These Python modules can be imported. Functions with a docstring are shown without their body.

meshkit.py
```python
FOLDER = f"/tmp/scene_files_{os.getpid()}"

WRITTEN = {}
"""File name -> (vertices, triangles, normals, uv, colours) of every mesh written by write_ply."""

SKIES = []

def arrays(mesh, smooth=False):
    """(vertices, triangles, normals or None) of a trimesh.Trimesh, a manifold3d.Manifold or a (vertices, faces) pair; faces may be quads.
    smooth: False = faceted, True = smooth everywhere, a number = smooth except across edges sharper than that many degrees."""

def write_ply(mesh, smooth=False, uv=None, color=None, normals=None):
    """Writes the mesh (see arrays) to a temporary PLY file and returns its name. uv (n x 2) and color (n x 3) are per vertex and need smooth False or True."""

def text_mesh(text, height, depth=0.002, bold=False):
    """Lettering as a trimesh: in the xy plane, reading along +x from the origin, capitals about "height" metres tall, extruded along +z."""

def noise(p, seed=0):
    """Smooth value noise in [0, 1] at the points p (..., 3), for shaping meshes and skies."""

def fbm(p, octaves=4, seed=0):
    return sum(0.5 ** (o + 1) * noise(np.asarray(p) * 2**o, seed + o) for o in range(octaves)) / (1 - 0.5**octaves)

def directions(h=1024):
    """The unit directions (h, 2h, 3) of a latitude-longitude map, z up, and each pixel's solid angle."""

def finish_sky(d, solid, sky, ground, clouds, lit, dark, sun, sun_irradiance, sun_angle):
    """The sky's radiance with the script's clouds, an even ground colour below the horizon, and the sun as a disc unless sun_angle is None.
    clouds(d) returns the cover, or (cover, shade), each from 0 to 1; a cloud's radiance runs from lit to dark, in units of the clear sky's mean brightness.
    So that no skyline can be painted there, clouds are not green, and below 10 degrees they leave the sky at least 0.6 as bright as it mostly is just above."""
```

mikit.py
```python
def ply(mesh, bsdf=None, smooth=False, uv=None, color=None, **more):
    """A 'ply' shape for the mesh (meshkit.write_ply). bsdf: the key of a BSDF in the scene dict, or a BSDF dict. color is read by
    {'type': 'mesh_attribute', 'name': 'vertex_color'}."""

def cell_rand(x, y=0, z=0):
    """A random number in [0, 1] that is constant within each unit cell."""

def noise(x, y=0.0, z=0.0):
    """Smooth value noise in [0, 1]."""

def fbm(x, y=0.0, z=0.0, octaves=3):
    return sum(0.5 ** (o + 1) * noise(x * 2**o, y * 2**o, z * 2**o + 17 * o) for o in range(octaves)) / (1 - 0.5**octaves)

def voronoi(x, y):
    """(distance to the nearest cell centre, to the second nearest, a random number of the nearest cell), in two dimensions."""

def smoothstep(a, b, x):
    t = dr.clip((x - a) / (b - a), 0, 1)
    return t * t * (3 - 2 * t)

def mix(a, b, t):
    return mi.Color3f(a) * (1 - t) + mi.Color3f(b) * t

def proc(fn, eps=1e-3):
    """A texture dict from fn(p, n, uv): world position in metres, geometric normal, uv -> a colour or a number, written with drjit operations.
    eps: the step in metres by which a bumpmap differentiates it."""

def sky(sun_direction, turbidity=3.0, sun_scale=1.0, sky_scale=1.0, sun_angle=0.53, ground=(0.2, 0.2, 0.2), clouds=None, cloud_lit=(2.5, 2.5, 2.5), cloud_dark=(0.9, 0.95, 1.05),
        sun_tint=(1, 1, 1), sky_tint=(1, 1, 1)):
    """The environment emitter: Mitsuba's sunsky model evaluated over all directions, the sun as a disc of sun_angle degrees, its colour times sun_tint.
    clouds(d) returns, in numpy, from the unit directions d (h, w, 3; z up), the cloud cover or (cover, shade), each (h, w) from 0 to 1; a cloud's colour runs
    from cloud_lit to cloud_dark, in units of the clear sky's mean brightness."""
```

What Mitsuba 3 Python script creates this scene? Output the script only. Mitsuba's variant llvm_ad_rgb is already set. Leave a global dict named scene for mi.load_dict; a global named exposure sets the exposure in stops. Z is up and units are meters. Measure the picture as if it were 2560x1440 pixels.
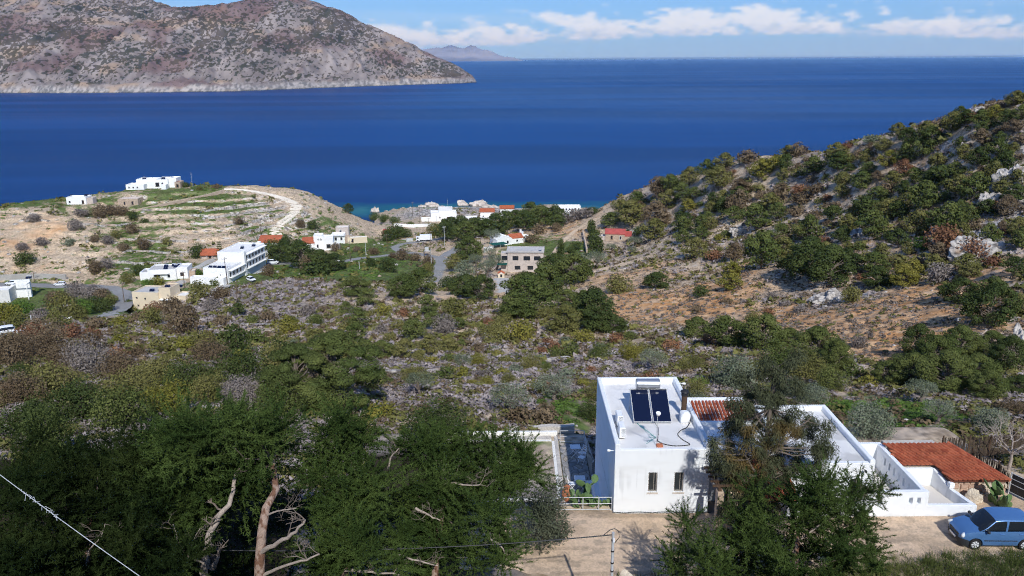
import math, random
import numpy as np
import trimesh
import drjit as dr
import mitsuba as mi
import mikit, meshkit
from mikit import proc, noise, fbm, voronoi, cell_rand, smoothstep, mix
from scipy.interpolate import RBFInterpolator, RegularGridInterpolator
from scipy.spatial import cKDTree

# ---------------------------------------------------------------- camera, sky, exposure
T = mi.ScalarTransform4f
F, PITCH, ROLL, EYE = 2000.0, math.radians(16.0), math.radians(0.37), np.array([0.0, 0.0, 22.585])
FW = np.array([0, math.cos(PITCH), -math.sin(PITCH)])
_u, _r = np.array([0, math.sin(PITCH), math.cos(PITCH)]), np.array([1.0, 0, 0])
RT = math.cos(ROLL) * _r - math.sin(ROLL) * _u
UP = math.cos(ROLL) * _u + math.sin(ROLL) * _r
SEA = -86.0
scene, labels = {}, {}
scene['camera'] = {'type': 'perspective', 'fov': math.degrees(2 * math.atan(1280 / F)), 'fov_axis': 'x', 'near_clip': 0.5, 'far_clip': 300000.0,
                   'to_world': T().look_at(origin=EYE.tolist(), target=(EYE + FW).tolist(), up=UP.tolist()),
                   'medium': {'type': 'ref', 'id': 'air'}}
exposure = 1.52
SUN = (0.17, -1.0, 0.81)


def clouds(d):
    """A bank of small cumulus low over the sea and a few thin streaks above it."""
    az = np.degrees(np.arctan2(d[..., 0], d[..., 1]))
    el = np.degrees(np.arcsin(np.clip(d[..., 2], -1, 1)))
    p = np.stack([az * 0.36, el * 1.15, 0 * az], -1)
    big = meshkit.fbm(p, 5, seed=5)
    fine = meshkit.fbm(p * np.array([3.0, 3.0, 1]) + 9.1, 4, seed=8)
    tiny = meshkit.fbm(p * np.array([8.0, 9.0, 1]) + 4.7, 3, seed=9)
    n = 0.46 * big + 0.34 * fine + 0.20 * tiny
    base = 0.95 + 0.5 * np.sin(az * 0.11) + 0.6 * (meshkit.noise(np.stack([az * 0.1, 0 * az, 0 * az], -1), 3) - 0.5)
    h = el - base
    band = np.clip(h / 0.25, 0, 1) * np.clip((2.6 - h) / 1.9, 0, 1)
    c = np.clip((n - 0.60 + 0.26 * band) / 0.12, 0, 1) * np.clip(band * 3, 0, 1)
    wisp = np.clip((meshkit.fbm(np.stack([az * 0.07, el * 0.8 + az * 0.02, 0 * az + 3], -1), 4, seed=21) - 0.55) / 0.3, 0, 1) * np.clip((el - 1.5) / 2, 0, 1)
    low = np.clip(1 - np.abs(el - 0.9) / 1.3, 0, 1) * np.clip((meshkit.fbm(np.stack([az * 0.12, el * 1.6, 0 * az + 7], -1), 4, seed=31) - 0.42) / 0.3, 0, 1)
    thin = np.maximum(0.28 * wisp, 0.15 * low)
    veil = 0.55 * np.exp(-np.clip(el, 0, 90) / 1.6)
    shade = np.clip(0.70 - h / 1.4 + (0.5 - 0.5 * fine - 0.5 * tiny) * 2.4, 0, 1)
    a = np.maximum(c * 0.88, thin)
    cover = a + (1 - a) * veil
    shade = (a * shade + (1 - a) * veil) / np.maximum(cover, 1e-6)
    return cover, shade


scene['sky'] = mikit.sky(SUN, turbidity=3.0, ground=(0.06, 0.08, 0.12), clouds=clouds, cloud_lit=(3.0, 3.15, 3.4), cloud_dark=(1.25, 1.75, 2.5), sun_tint=(0.96, 1.19, 1.64), sky_tint=(0.72, 1.06, 1.56))


# ---------------------------------------------------------------- helpers
def ray(px, py):
    return FW + RT * (px - 1280) / F - UP * (py - 720) / F


def at_dist(px, py, y):
    d = ray(px, py)
    return EYE + d * (y / d[1])


def at_level(px, py, z):
    d = ray(px, py)
    return EYE + d * ((z - EYE[2]) / d[2])


def numbered(name, taken):
    if name not in taken:
        return name
    k = 1
    while f'{name}_{k:03d}' in taken:
        k += 1
    return f'{name}_{k:03d}'


KEYS = set()


def new_key(name, parent=None):
    k = numbered(f'{parent}__{name}' if parent else name, KEYS)
    KEYS.add(k)
    return k


def thing(name, label, category, group=None):
    k = new_key(name)
    labels[k] = {'label': label, 'category': category}
    if group:
        labels[k]['group'] = group
    return k


def put(name, mesh, bsdf, parent=None, smooth=False, label=None, kind=None, **more):
    """One entry of the scene: a part of parent, or a thing of its own under its name."""
    k = new_key(name, parent)
    scene[k] = mikit.ply(mesh, bsdf, smooth=smooth, **more)
    if label or kind:
        labels.setdefault(k, {})
        if label:
            labels[k]['label'] = label
        if kind:
            labels[k]['kind'] = kind
    return k


def fill(key, mesh, bsdf, smooth=False, **more):
    scene[key] = mikit.ply(mesh, bsdf, smooth=smooth, **more)
    return key


def copy_of(name, source, to_world, parent=None):
    """A further entry that shares the mesh of another one."""
    k = new_key(name, parent)
    scene[k] = {**scene[source], 'to_world': to_world}
    return k


class MB:
    """Collects simple solids into one mesh."""

    def __init__(self):
        self.v, self.f, self.n = [], [], 0

    def add(self, v, f):
        v, f = np.asarray(v, float), np.asarray(f, int)
        if f.shape[1] == 4:
            f = np.vstack([f[:, [0, 1, 2]], f[:, [0, 2, 3]]])
        self.v.append(v)
        self.f.append(f + self.n)
        self.n += len(v)
        return self

    def box(self, x0, x1, y0, y1, z0, z1, m=None, ch=0.0):
        if ch > 0:
            c = ch
            v = []
            for z, i in ((z0, 0), (z1 - c, 0), (z1, c)):
                v += [(x0 + i, y0 + i, z), (x1 - i, y0 + i, z), (x1 - i, y1 - i, z), (x0 + i, y1 - i, z)]
            f = [(3, 2, 1, 0), (8, 9, 10, 11)]
            for a in (0, 4):
                f += [(a + k, a + (k + 1) % 4, a + 4 + (k + 1) % 4, a + 4 + k) for k in range(4)]
        else:
            v = [(x0, y0, z0), (x1, y0, z0), (x1, y1, z0), (x0, y1, z0), (x0, y0, z1), (x1, y0, z1), (x1, y1, z1), (x0, y1, z1)]
            f = [(3, 2, 1, 0), (4, 5, 6, 7), (0, 1, 5, 4), (1, 2, 6, 5), (2, 3, 7, 6), (3, 0, 4, 7)]
        v = np.array(v, float)
        if m is not None:
            v = v @ m[:3, :3].T + m[:3, 3]
        return self.add(v, f)

    def prism(self, poly, z0, z1):
        """A counter-clockwise polygon (convex) drawn up from z0 to z1 (numbers or one per corner)."""
        n = len(poly)
        p = np.asarray(poly, float)
        a = np.column_stack([p, np.broadcast_to(z0, n)])
        b = np.column_stack([p, np.broadcast_to(z1, n)])
        f = [(i, (i + 1) % n, n + (i + 1) % n) for i in range(n)] + [(i, n + (i + 1) % n, n + i) for i in range(n)]
        f += [(0, i + 1, i) for i in range(1, n - 1)] + [(n, n + i, n + i + 1) for i in range(1, n - 1)]
        return self.add(np.vstack([a, b]), f)

    def tube(self, pts, r, sides=6, cap=True):
        v, f = tube(pts, r, sides, cap)
        return self.add(v, f)

    def mesh(self):
        return trimesh.Trimesh(np.vstack(self.v), np.vstack(self.f), process=False)


def tube(pts, r, sides=6, cap=True):
    p = np.asarray(pts, float)
    n = len(p)
    r = np.broadcast_to(np.asarray(r, float), n)
    t = np.gradient(p, axis=0)
    t /= np.linalg.norm(t, axis=1, keepdims=True) + 1e-12
    ref = np.array([0, 0, 1.0]) if abs(t[:, 2]).mean() < 0.8 else np.array([1.0, 0, 0])
    a = np.cross(t, ref)
    a /= np.linalg.norm(a, axis=1, keepdims=True) + 1e-12
    b = np.cross(t, a)
    ang = np.linspace(0, 2 * np.pi, sides, endpoint=False)
    v = (p[:, None] + r[:, None, None] * (np.cos(ang)[None, :, None] * a[:, None] + np.sin(ang)[None, :, None] * b[:, None])).reshape(-1, 3)
    f = []
    for i in range(n - 1):
        for k in range(sides):
            q = (k + 1) % sides
            f += [(i * sides + k, (i + 1) * sides + q, i * sides + q), (i * sides + k, (i + 1) * sides + k, (i + 1) * sides + q)]
    if cap:
        for base, s in ((0, 1), ((n - 1) * sides, -1)):
            for k in range(1, sides - 1):
                f.append((base, base + k, base + k + 1) if s > 0 else (base, base + k + 1, base + k))
    return v, np.array(f)


def catenary(a, b, sag, n=24):
    t = np.linspace(0, 1, n)[:, None]
    p = np.asarray(a, float) * (1 - t) + np.asarray(b, float) * t
    p[:, 2] -= (4 * sag * t * (1 - t))[:, 0]
    return p


def frame(x, y, z, rz=0.0, s=1.0):
    c, q = math.cos(rz), math.sin(rz)
    return np.array([[c * s, -q * s, 0, x], [q * s, c * s, 0, y], [0, 0, s, z], [0, 0, 0, 1.0]])


def moved(mesh_or_vf, m):
    v, f = mesh_or_vf if isinstance(mesh_or_vf, tuple) else (mesh_or_vf.vertices, mesh_or_vf.faces)
    return np.asarray(v) @ m[:3, :3].T + m[:3, 3], np.asarray(f)


# ---------------------------------------------------------------- terrain
# ground points read off the site: where on the slope (given by a sight line) and how far
GROUND = [
    # left, brow and valley
    (0, 960, 62), (150, 950, 70), (60, 1110, 46), (0, 860, 105), (200, 900, 88), (400, 900, 88), (420, 850, 118), (600, 860, 110), (600, 960, 72), (0, 1250, 33), (300, 1150, 38), (700, 1020, 58), (330, 1000, 58),
    (150, 850, 115), (0, 812, 170), (200, 800, 180), (420, 800, 165), (330, 785, 225), (150, 765, 240), (60, 740, 265), (310, 740, 252), (0, 790, 215), (560, 790, 155), (700, 790, 150), (700, 740, 190), (700, 705, 228), (520, 745, 218),
    (400, 772, 240), (470, 735, 246), (150, 714, 278), (0, 708, 282), (200, 692, 288), (50, 690, 288), (200, 632, 306), (60, 640, 306), (100, 603, 322), (100, 560, 333), (100, 532, 338), (240, 545, 345), (100, 512, 358), (195, 512, 360), (10, 520, 352), (310, 515, 364),
    (390, 476, 382), (600, 560, 348), (600, 500, 374), (480, 600, 330), (430, 650, 300), (350, 705, 272), (350, 600, 325), (300, 660, 297), (560, 715, 268), (640, 660, 305), (700, 645, 322), (690, 600, 350), (690, 570, 356), (745, 530, 374), (720, 500, 384), (600, 478, 386),
    (500, 540, 354), (450, 500, 372), (820, 560, 376), (780, 600, 355), (850, 630, 330),
    # rims of the headland
    (0, 512, 362), (100, 499, 374), (240, 488, 380), (330, 473, 390), (480, 466, 396), (580, 468, 398), (700, 468, 402), (760, 478, 404), (800, 495, 408), (862, 522, 415), (930, 560, 425),
    # middle valley
    (900, 600, 380), (1000, 620, 355), (1060, 602, 384), (1100, 650, 315), (1095, 690, 265), (950, 650, 308), (1060, 742, 200), (1130, 738, 204), (850, 690, 248), (900, 740, 192), (1210, 730, 212), (1300, 700, 236), (1300, 672, 276), (1300, 600, 345), (1240, 600, 345),
    (1450, 565, 370), (1430, 625, 308), (1560, 605, 328), (1500, 690, 226), (1600, 645, 258), (1450, 740, 190), (1250, 800, 148), (1000, 800, 148), (850, 800, 150), (1000, 860, 113), (1250, 870, 108), (1500, 860, 112), (1160, 925, 86), (1400, 930, 84), (1000, 960, 75), (1250, 1000, 65),
    (1380, 985, 68), (1300, 1065, 55), (1150, 1075, 54), (900, 1040, 58), (780, 900, 90),
    (1000, 560, 450), (1000, 542, 505), (960, 535, 545), (1100, 548, 480), (1200, 548, 480), (1300, 545, 485), (1430, 537, 520), (1500, 545, 450),
    # right slope
    (1700, 880, 100), (1620, 960, 72), (1700, 800, 138), (1850, 830, 117), (1600, 760, 165), (1700, 700, 196), (1640, 600, 285), (1600, 560, 340), (1700, 540, 300), (1750, 620, 235), (1900, 700, 168), (1900, 600, 220), (1900, 500, 260), (2100, 700, 148), (2100, 600, 178), (2100, 500, 215), (2050, 430, 250),
    (2300, 660, 142), (2300, 560, 165), (2300, 450, 190), (2300, 380, 205), (2500, 600, 138), (2500, 480, 158), (2500, 380, 172), (2500, 300, 182), (2500, 700, 116), (2300, 760, 116), (2100, 790, 118), (2300, 850, 92), (2500, 820, 92), (2150, 890, 88), (2450, 920, 76), (2300, 980, 66), (2500, 1010, 60), (2150, 1010, 62),
    (1900, 930, 82), (1900, 1000, 66), (1750, 1000, 66), (2300, 1075, 53), (2500, 1080, 52), (2560, 1180, 42), (2200, 1080, 53),
    (1530, 522, 470), (1590, 490, 430), (1650, 458, 390), (1720, 428, 350), (1800, 408, 312), (1900, 392, 288), (2000, 385, 268), (2100, 368, 250), (2200, 340, 232), (2300, 312, 216), (2430, 275, 202), (2560, 238, 190), (2700, 195, 180), (2750, 400, 160), (2750, 700, 105), (2750, 900, 75), (2750, 1100, 50),
    (-200, 520, 360), (-200, 720, 275), (-200, 820, 150), (-200, 960, 62), (-200, 1200, 36),
]
_pts = [at_dist(*g) for g in GROUND]
RIM = [g for g in GROUND if g in ((0, 512, 362), (100, 499, 374), (240, 488, 380), (330, 473, 390), (480, 466, 396), (580, 468, 398), (700, 468, 402), (760, 478, 404), (800, 495, 408), (862, 522, 415))]
for g in RIM:
    a = at_dist(*g)
    for k, z in ((1.06, a[2] - 9), (1.14, SEA - 3), (1.3, SEA - 20)):
        _pts.append(np.array([a[0] * k, a[1] * k, z]))
RIDGE = [(1530, 522, 470), (1590, 490, 430), (1650, 458, 390), (1720, 428, 350), (1800, 408, 312), (1900, 392, 288), (2000, 385, 268), (2100, 368, 250), (2200, 340, 232), (2300, 312, 216), (2430, 275, 202), (2560, 238, 190), (2700, 195, 180)]
for g in RIDGE:
    a = at_dist(*g)
    _pts.append(np.array([a[0] * 1.12, a[1] * 1.12, a[2] - 0.035 * a[1] - 4]))
    _pts.append(np.array([a[0] * 1.35, a[1] * 1.35, min(a[2] - 0.14 * a[1], -40) - 14]))
    _pts.append(np.array([a[0] * 1.75, a[1] * 1.75, SEA - 12]))
for px, y in ((930, 575), (1000, 588), (1100, 604), (1200, 604), (1300, 596), (1440, 592), (1540, 560)):
    a = at_dist(px, 525, y)
    _pts.append(np.array([a[0], a[1], SEA - 0.2]))
    _pts.append(np.array([a[0] * 1.1, a[1] * 1.1, SEA - 7]))
for r in (-0.9, -0.6, -0.3, 0, 0.3, 0.6, 0.9):
    _pts.append(np.array([r * 720, 720, SEA - 25]))
# the plot with the house and the slope up to the road
for x, y, z in ((-6, 34, 0.6), (0, 34, 0.1), (0, 30, 0.2), (10, 36, 0), (10, 31, 0), (20, 36, 0), (20, 31, 0.1), (28, 36, 0), (28, 42, -1.5), (24, 46, -2.2), (16, 52, -4), (8, 56, -6.5), (0, 48, -3.4), (-8, 48, -3.4), (-10, 40, -1.5),
                (-22, 30, 2.6), (-14, 30, 1.6), (-30, 26, 5), (-10, 22, 4.2), (0, 24, 3.6), (10, 25, 3.6), (20, 25, 3.6), (30, 25, 3.6), (-30, 18, 8.5), (-10, 16, 8), (10, 16, 8.5), (30, 16, 8.5), (-30, 8, 15), (0, 8, 15.5), (30, 8, 15), (-20, 2, 20.5), (20, 2, 20.5), (38, 36, 0.5), (38, 28, 2.4)):
    _pts.append(np.array([x, y, z], float))
_pts = np.array(_pts)


def _par(x, y):
    return np.stack([1.5 * x / (y + 16.0), np.log(y + 16.0)], -1)


_rbf = RBFInterpolator(_par(_pts[:, 0], _pts[:, 1]), _pts[:, 2], kernel='thin_plate_spline', smoothing=0.0006, neighbors=60)
_gu, _gv = np.linspace(-2.0, 2.0, 300), np.linspace(math.log(16.5), math.log(800), 320)
_q = np.stack(np.meshgrid(_gu, _gv, indexing='ij'), -1).reshape(-1, 2)
_base = RegularGridInterpolator((_gu, _gv), _rbf(_q).reshape(len(_gu), len(_gv)), bounds_error=False, fill_value=None)


def sstep(a, b, x):
    t = np.clip((x - a) / (b - a), 0, 1)
    return t * t * (3 - 2 * t)


def region(x, y, pts, scale):
    """Soft blob membership in [0, 1]; pts: sight lines with distance to the middle and radius in metres."""
    out = np.zeros(np.shape(x))
    for px, py, yy, r in pts:
        c = at_dist(px, py, yy)
        out = np.maximum(out, np.exp(-(((x - c[0]) / r) ** 2 + ((y - c[1]) / r) ** 2) ** 2))
    return out


TERRACES = [(600, 530, 362, 40), (520, 575, 345, 34), (430, 620, 318, 32), (330, 620, 318, 28), (700, 540, 372, 22), (330, 560, 342, 28), (430, 500, 372, 26), (150, 520, 355, 26), (640, 490, 380, 24)]
LEVELS = []   # (distance function, height, blend) of made ground: pads, roads


def road_field(path, half, blend):
    """path: (n, 3) centre line. Returns fn(x, y) -> (weight, height)."""
    p = np.asarray(path)
    seg = np.linalg.norm(np.diff(p[:, :2], axis=0), axis=1)
    s = np.concatenate([[0], np.cumsum(seg)])
    q = np.stack([np.interp(np.linspace(0, s[-1], int(s[-1]) + 2), s, p[:, k]) for k in range(3)], 1)
    tree = cKDTree(q[:, :2])
    r = half + blend
    lo, hi = q[:, :2].min(0) - r, q[:, :2].max(0) + r

    def fn(x, y):
        a, h = np.zeros(np.shape(x)), np.zeros(np.shape(x))
        m = (x > lo[0]) & (x < hi[0]) & (y > lo[1]) & (y < hi[1])
        if m.any():
            d, i = tree.query(np.column_stack([x[m], y[m]]))
            a[m], h[m] = 1 - sstep(half, r, d), q[i, 2]
        return a, h
    return fn


def rect_field(x0, x1, y0, y1, z, blend):
    def fn(x, y):
        d = np.hypot(np.maximum(np.maximum(x0 - x, x - x1), 0), np.maximum(np.maximum(y0 - y, y - y1), 0))
        return 1 - sstep(0, blend, d), np.full(np.shape(x), float(z))
    return fn


def rough(x, y):
    p = np.stack([x, y, 0 * x], -1)
    return (meshkit.fbm(p / 22.0, 4, 11) - 0.5) * 3.2 * sstep(30, 160, y) + (meshkit.fbm(p / 5.0, 3, 12) - 0.5) * 1.1 * sstep(36, 90, y) + (meshkit.fbm(p / 1.3, 2, 13) - 0.5) * 0.3 * sstep(38, 60, y)


def height(x, y):
    x, y = np.atleast_1d(np.asarray(x, float)), np.atleast_1d(np.asarray(y, float))
    z = _base(_par(x, np.maximum(y, 0.5)))
    w = region(x, y, TERRACES, 1)
    st = 1.9
    t = z / st + 0.45 * (meshkit.fbm(np.stack([x / 40, y / 40, 0 * x], -1), 2, 4) - 0.5)
    fl = np.floor(t)
    zt = (fl + sstep(0.80, 1.0, t - fl)) * st + (z - t * st)
    r = rough(x, y)
    shore = 1 - 0.75 * np.exp(-((z - SEA) / 6.0) ** 2)
    z = z * (1 - 0.85 * w) + zt * 0.85 * w + r * (1 - 0.65 * w) * shore
    for fn in LEVELS:
        a, h = fn(x, y)
        z = z * (1 - a) + h * a
    return z


def ground_at(px, py, y0=24.0, y1=700.0):
    """Where a sight line first meets the ground."""
    d = ray(px, py)
    ys = np.exp(np.linspace(math.log(y0), math.log(y1), 420))
    p = EYE + d * (ys / d[1])[:, None]
    hit = np.nonzero(p[:, 2] < height(p[:, 0], p[:, 1]))[0]
    k = max(hit[0] if len(hit) else len(ys) - 1, 1)
    a, b = ys[k - 1], ys[k]
    for _ in range(12):
        m = 0.5 * (a + b)
        q = EYE + d * (m / d[1])
        if q[2] < height(q[0], q[1])[0]:
            b = m
        else:
            a = m
    q = EYE + d * (b / d[1])
    q[2] = height(q[0], q[1])[0]
    return q


# made ground: the plot, roads and paths (before anything is stood on the slope)
LEVELS.append(rect_field(-1, 27, 29.5, 46, 0.0, 3.5))
LEVELS.append(rect_field(-9.5, 5.1, 38.5, 52.5, -3.35, 0.8))
# ---------------------------------------------------------------- materials
def col(c, rough=0.8, spec=0.2, **more):
    tex = {'type': 'rgb', 'value': list(c)} if not isinstance(c, dict) else c
    return {'type': 'twosided', 'bsdf': {'type': 'principled', 'base_color': tex, 'roughness': rough, 'specular': spec, **more}}


def tint(c, amount=0.2, scale=1.0, fine=0.0):
    """A colour with soft uneven tone."""
    c = np.asarray(c, float)

    def fn(p, n, uv):
        k = 1 + amount * (2 * fbm(p.x * scale, p.y * scale, p.z * scale, 3) - 1)
        if fine:
            k = k * (1 + fine * (2 * noise(p.x * scale * 9, p.y * scale * 9, p.z * scale * 9) - 1))
        return mi.Color3f(*c.tolist()) * k
    return proc(fn)


def ground_colour(p, n, uv):
    """uv.x: 0 grey litter, 0.5 cream earth, 1 red earth. uv.y: above 0 green growth, below 0 bare rock."""
    big = fbm(p.x / 9, p.y / 9, p.z / 9, 4)
    mid = fbm(p.x / 1.7, p.y / 1.7, p.z / 1.7, 3)
    fine = fbm(p.x * 2.3, p.y * 2.3, p.z * 2.3, 2)
    s = dr.clip(uv.x + (big - 0.5) * 0.5 + (mid - 0.5) * 0.25, 0, 1)
    litter = mix((0.22, 0.188, 0.170), (0.35, 0.30, 0.272), smoothstep(0.3, 0.75, mid))
    cream = mix((0.36, 0.265, 0.175), (0.60, 0.47, 0.335), smoothstep(0.3, 0.66, fine * 0.6 + mid * 0.4))
    red = mix((0.55, 0.275, 0.115), (0.68, 0.44, 0.25), smoothstep(0.3, 0.75, mid))
    litter = mix(litter, (0.040, 0.032, 0.024), smoothstep(-0.05, -0.30, uv.x))  # dark forest floor, with the shade under the pines put into the colour
    c = mix(litter, cream, smoothstep(0.08, 0.42, s))
    c = mix(c, red, smoothstep(0.52, 0.80, s))
    crack = smoothstep(0.42, 0.5, noise(p.x / 1.1 + 3 * mid, p.y / 1.1, p.z / 0.7))
    rock = mix((0.17, 0.15, 0.135), (0.57, 0.515, 0.46), smoothstep(0.30, 0.72, 0.55 * fine + 0.45 * crack))
    rock = mix(rock, (0.42, 0.27, 0.16), smoothstep(0.56, 0.75, big) * 0.55)
    steep = smoothstep(0.74, 0.52, n.z)
    wr = smoothstep(0.25, 0.6, dr.maximum(-uv.y, steep * 0.55) + (mid - 0.5) * 0.9 + (big - 0.5) * 0.5)
    c = mix(c, rock, wr)
    green = mix((0.055, 0.085, 0.022), (0.085, 0.150, 0.030), smoothstep(0.35, 0.7, mid))
    green = mix(green, (0.15, 0.15, 0.05), smoothstep(0.5, 0.8, fine) * 0.5)
    wg = smoothstep(0.40, 0.62, uv.y * 1.2 + (big - 0.5) * 0.9 + (mid - 0.5) * 0.7) * smoothstep(0.55, 0.8, n.z)
    c = mix(c, green, wg * 0.9)
    return c * (0.78 + 0.44 * fine)


def ground_relief(p, n, uv):
    return fbm(p.x * 1.1, p.y * 1.1, p.z * 1.1, 4)


def mountain_colour(p, n, uv):
    w = fbm(p.x / 140, p.y / 300, p.z / 120, 3)
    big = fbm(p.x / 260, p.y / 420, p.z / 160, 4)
    mid = fbm(p.x / 46, p.y / 130, p.z / 60, 4)
    rill = noise(p.x / 17 + 5 * w, p.y / 260, p.z / 95)
    spot = noise(p.x / 11, p.y / 30, p.z / 13)
    spot2 = noise(p.x / 5.5 + 40, p.y / 15, p.z / 6.5)
    c = mix((0.185, 0.150, 0.135), (0.345, 0.290, 0.265), smoothstep(0.25, 0.75, 0.6 * mid + 0.4 * rill))
    c = mix(c, (0.40, 0.265, 0.165), smoothstep(0.58, 0.70, fbm(p.x / 110 + 9, p.y / 210, p.z / 60, 3)) * 0.55)
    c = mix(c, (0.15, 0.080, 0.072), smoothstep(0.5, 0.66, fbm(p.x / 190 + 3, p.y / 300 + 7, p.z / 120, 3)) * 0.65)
    gully = smoothstep(0.60, 0.72, noise(p.x / 75 + 4 * w, p.y / 900, p.z / 420))
    dens = smoothstep(0.36, 0.66, big) + 0.5 * gully  # broad shrub patches also put cloud shadow into the slope colour
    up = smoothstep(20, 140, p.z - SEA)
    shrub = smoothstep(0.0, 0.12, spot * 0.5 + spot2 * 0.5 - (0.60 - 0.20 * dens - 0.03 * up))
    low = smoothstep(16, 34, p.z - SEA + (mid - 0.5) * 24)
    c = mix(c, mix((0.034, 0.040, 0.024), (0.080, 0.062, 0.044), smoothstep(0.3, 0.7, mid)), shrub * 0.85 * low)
    cliff = mix((0.17, 0.16, 0.155), (0.42, 0.37, 0.335), smoothstep(0.3, 0.7, noise(p.x / 7, p.y / 16, p.z / 30) * 0.65 + spot2 * 0.35))
    cliff = mix(cliff, (0.44, 0.30, 0.19), smoothstep(0.58, 0.7, mid) * 0.6)
    c = mix(cliff, c, smoothstep(10, 30, p.z - SEA + (mid - 0.5) * 30))
    return mix((0.07, 0.065, 0.06), c, smoothstep(0.8, 5.5, p.z - SEA + spot * 3))


def far_colour(p, n, uv):
    a = fbm(p.x / 2500, p.y / 2500, p.z / 800, 4)
    return mix((0.16, 0.14, 0.13), (0.34, 0.30, 0.28), smoothstep(0.3, 0.7, a))


COVE = at_level(1180, 520, SEA)


def sea_colour(p, n, uv):
    d = dr.sqrt(dr.square((p.x - float(COVE[0])) / 165.0) + dr.square((p.y - float(COVE[1]) + 8) / 34.0))
    wob = fbm(p.x / 25, p.y / 25, 0.0, 3)
    shallow = smoothstep(1.25, 0.45, d + (wob - 0.5) * 0.7)
    streak = fbm(p.x / 900 + 0.3 * fbm(p.x / 300, p.y / 300, 2.0, 2), p.y / 160, 0.0, 4)
    deep = mix((0.0020, 0.030, 0.122), (0.0036, 0.043, 0.168), smoothstep(0.30, 0.70, streak))
    return mix(deep, mix((0.006, 0.085, 0.13), (0.03, 0.15, 0.16), smoothstep(0.45, 0.7, wob)), shallow)


def sea_rough(p, n, uv):
    a = fbm(p.x / 2600, p.y / 420, 5.0, 4)
    return 0.34 + 0.07 * smoothstep(0.3, 0.7, a)


def wave(p, n, uv):
    return fbm(p.x / 5.0, p.y / 3.2, 1.0, 3)


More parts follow.
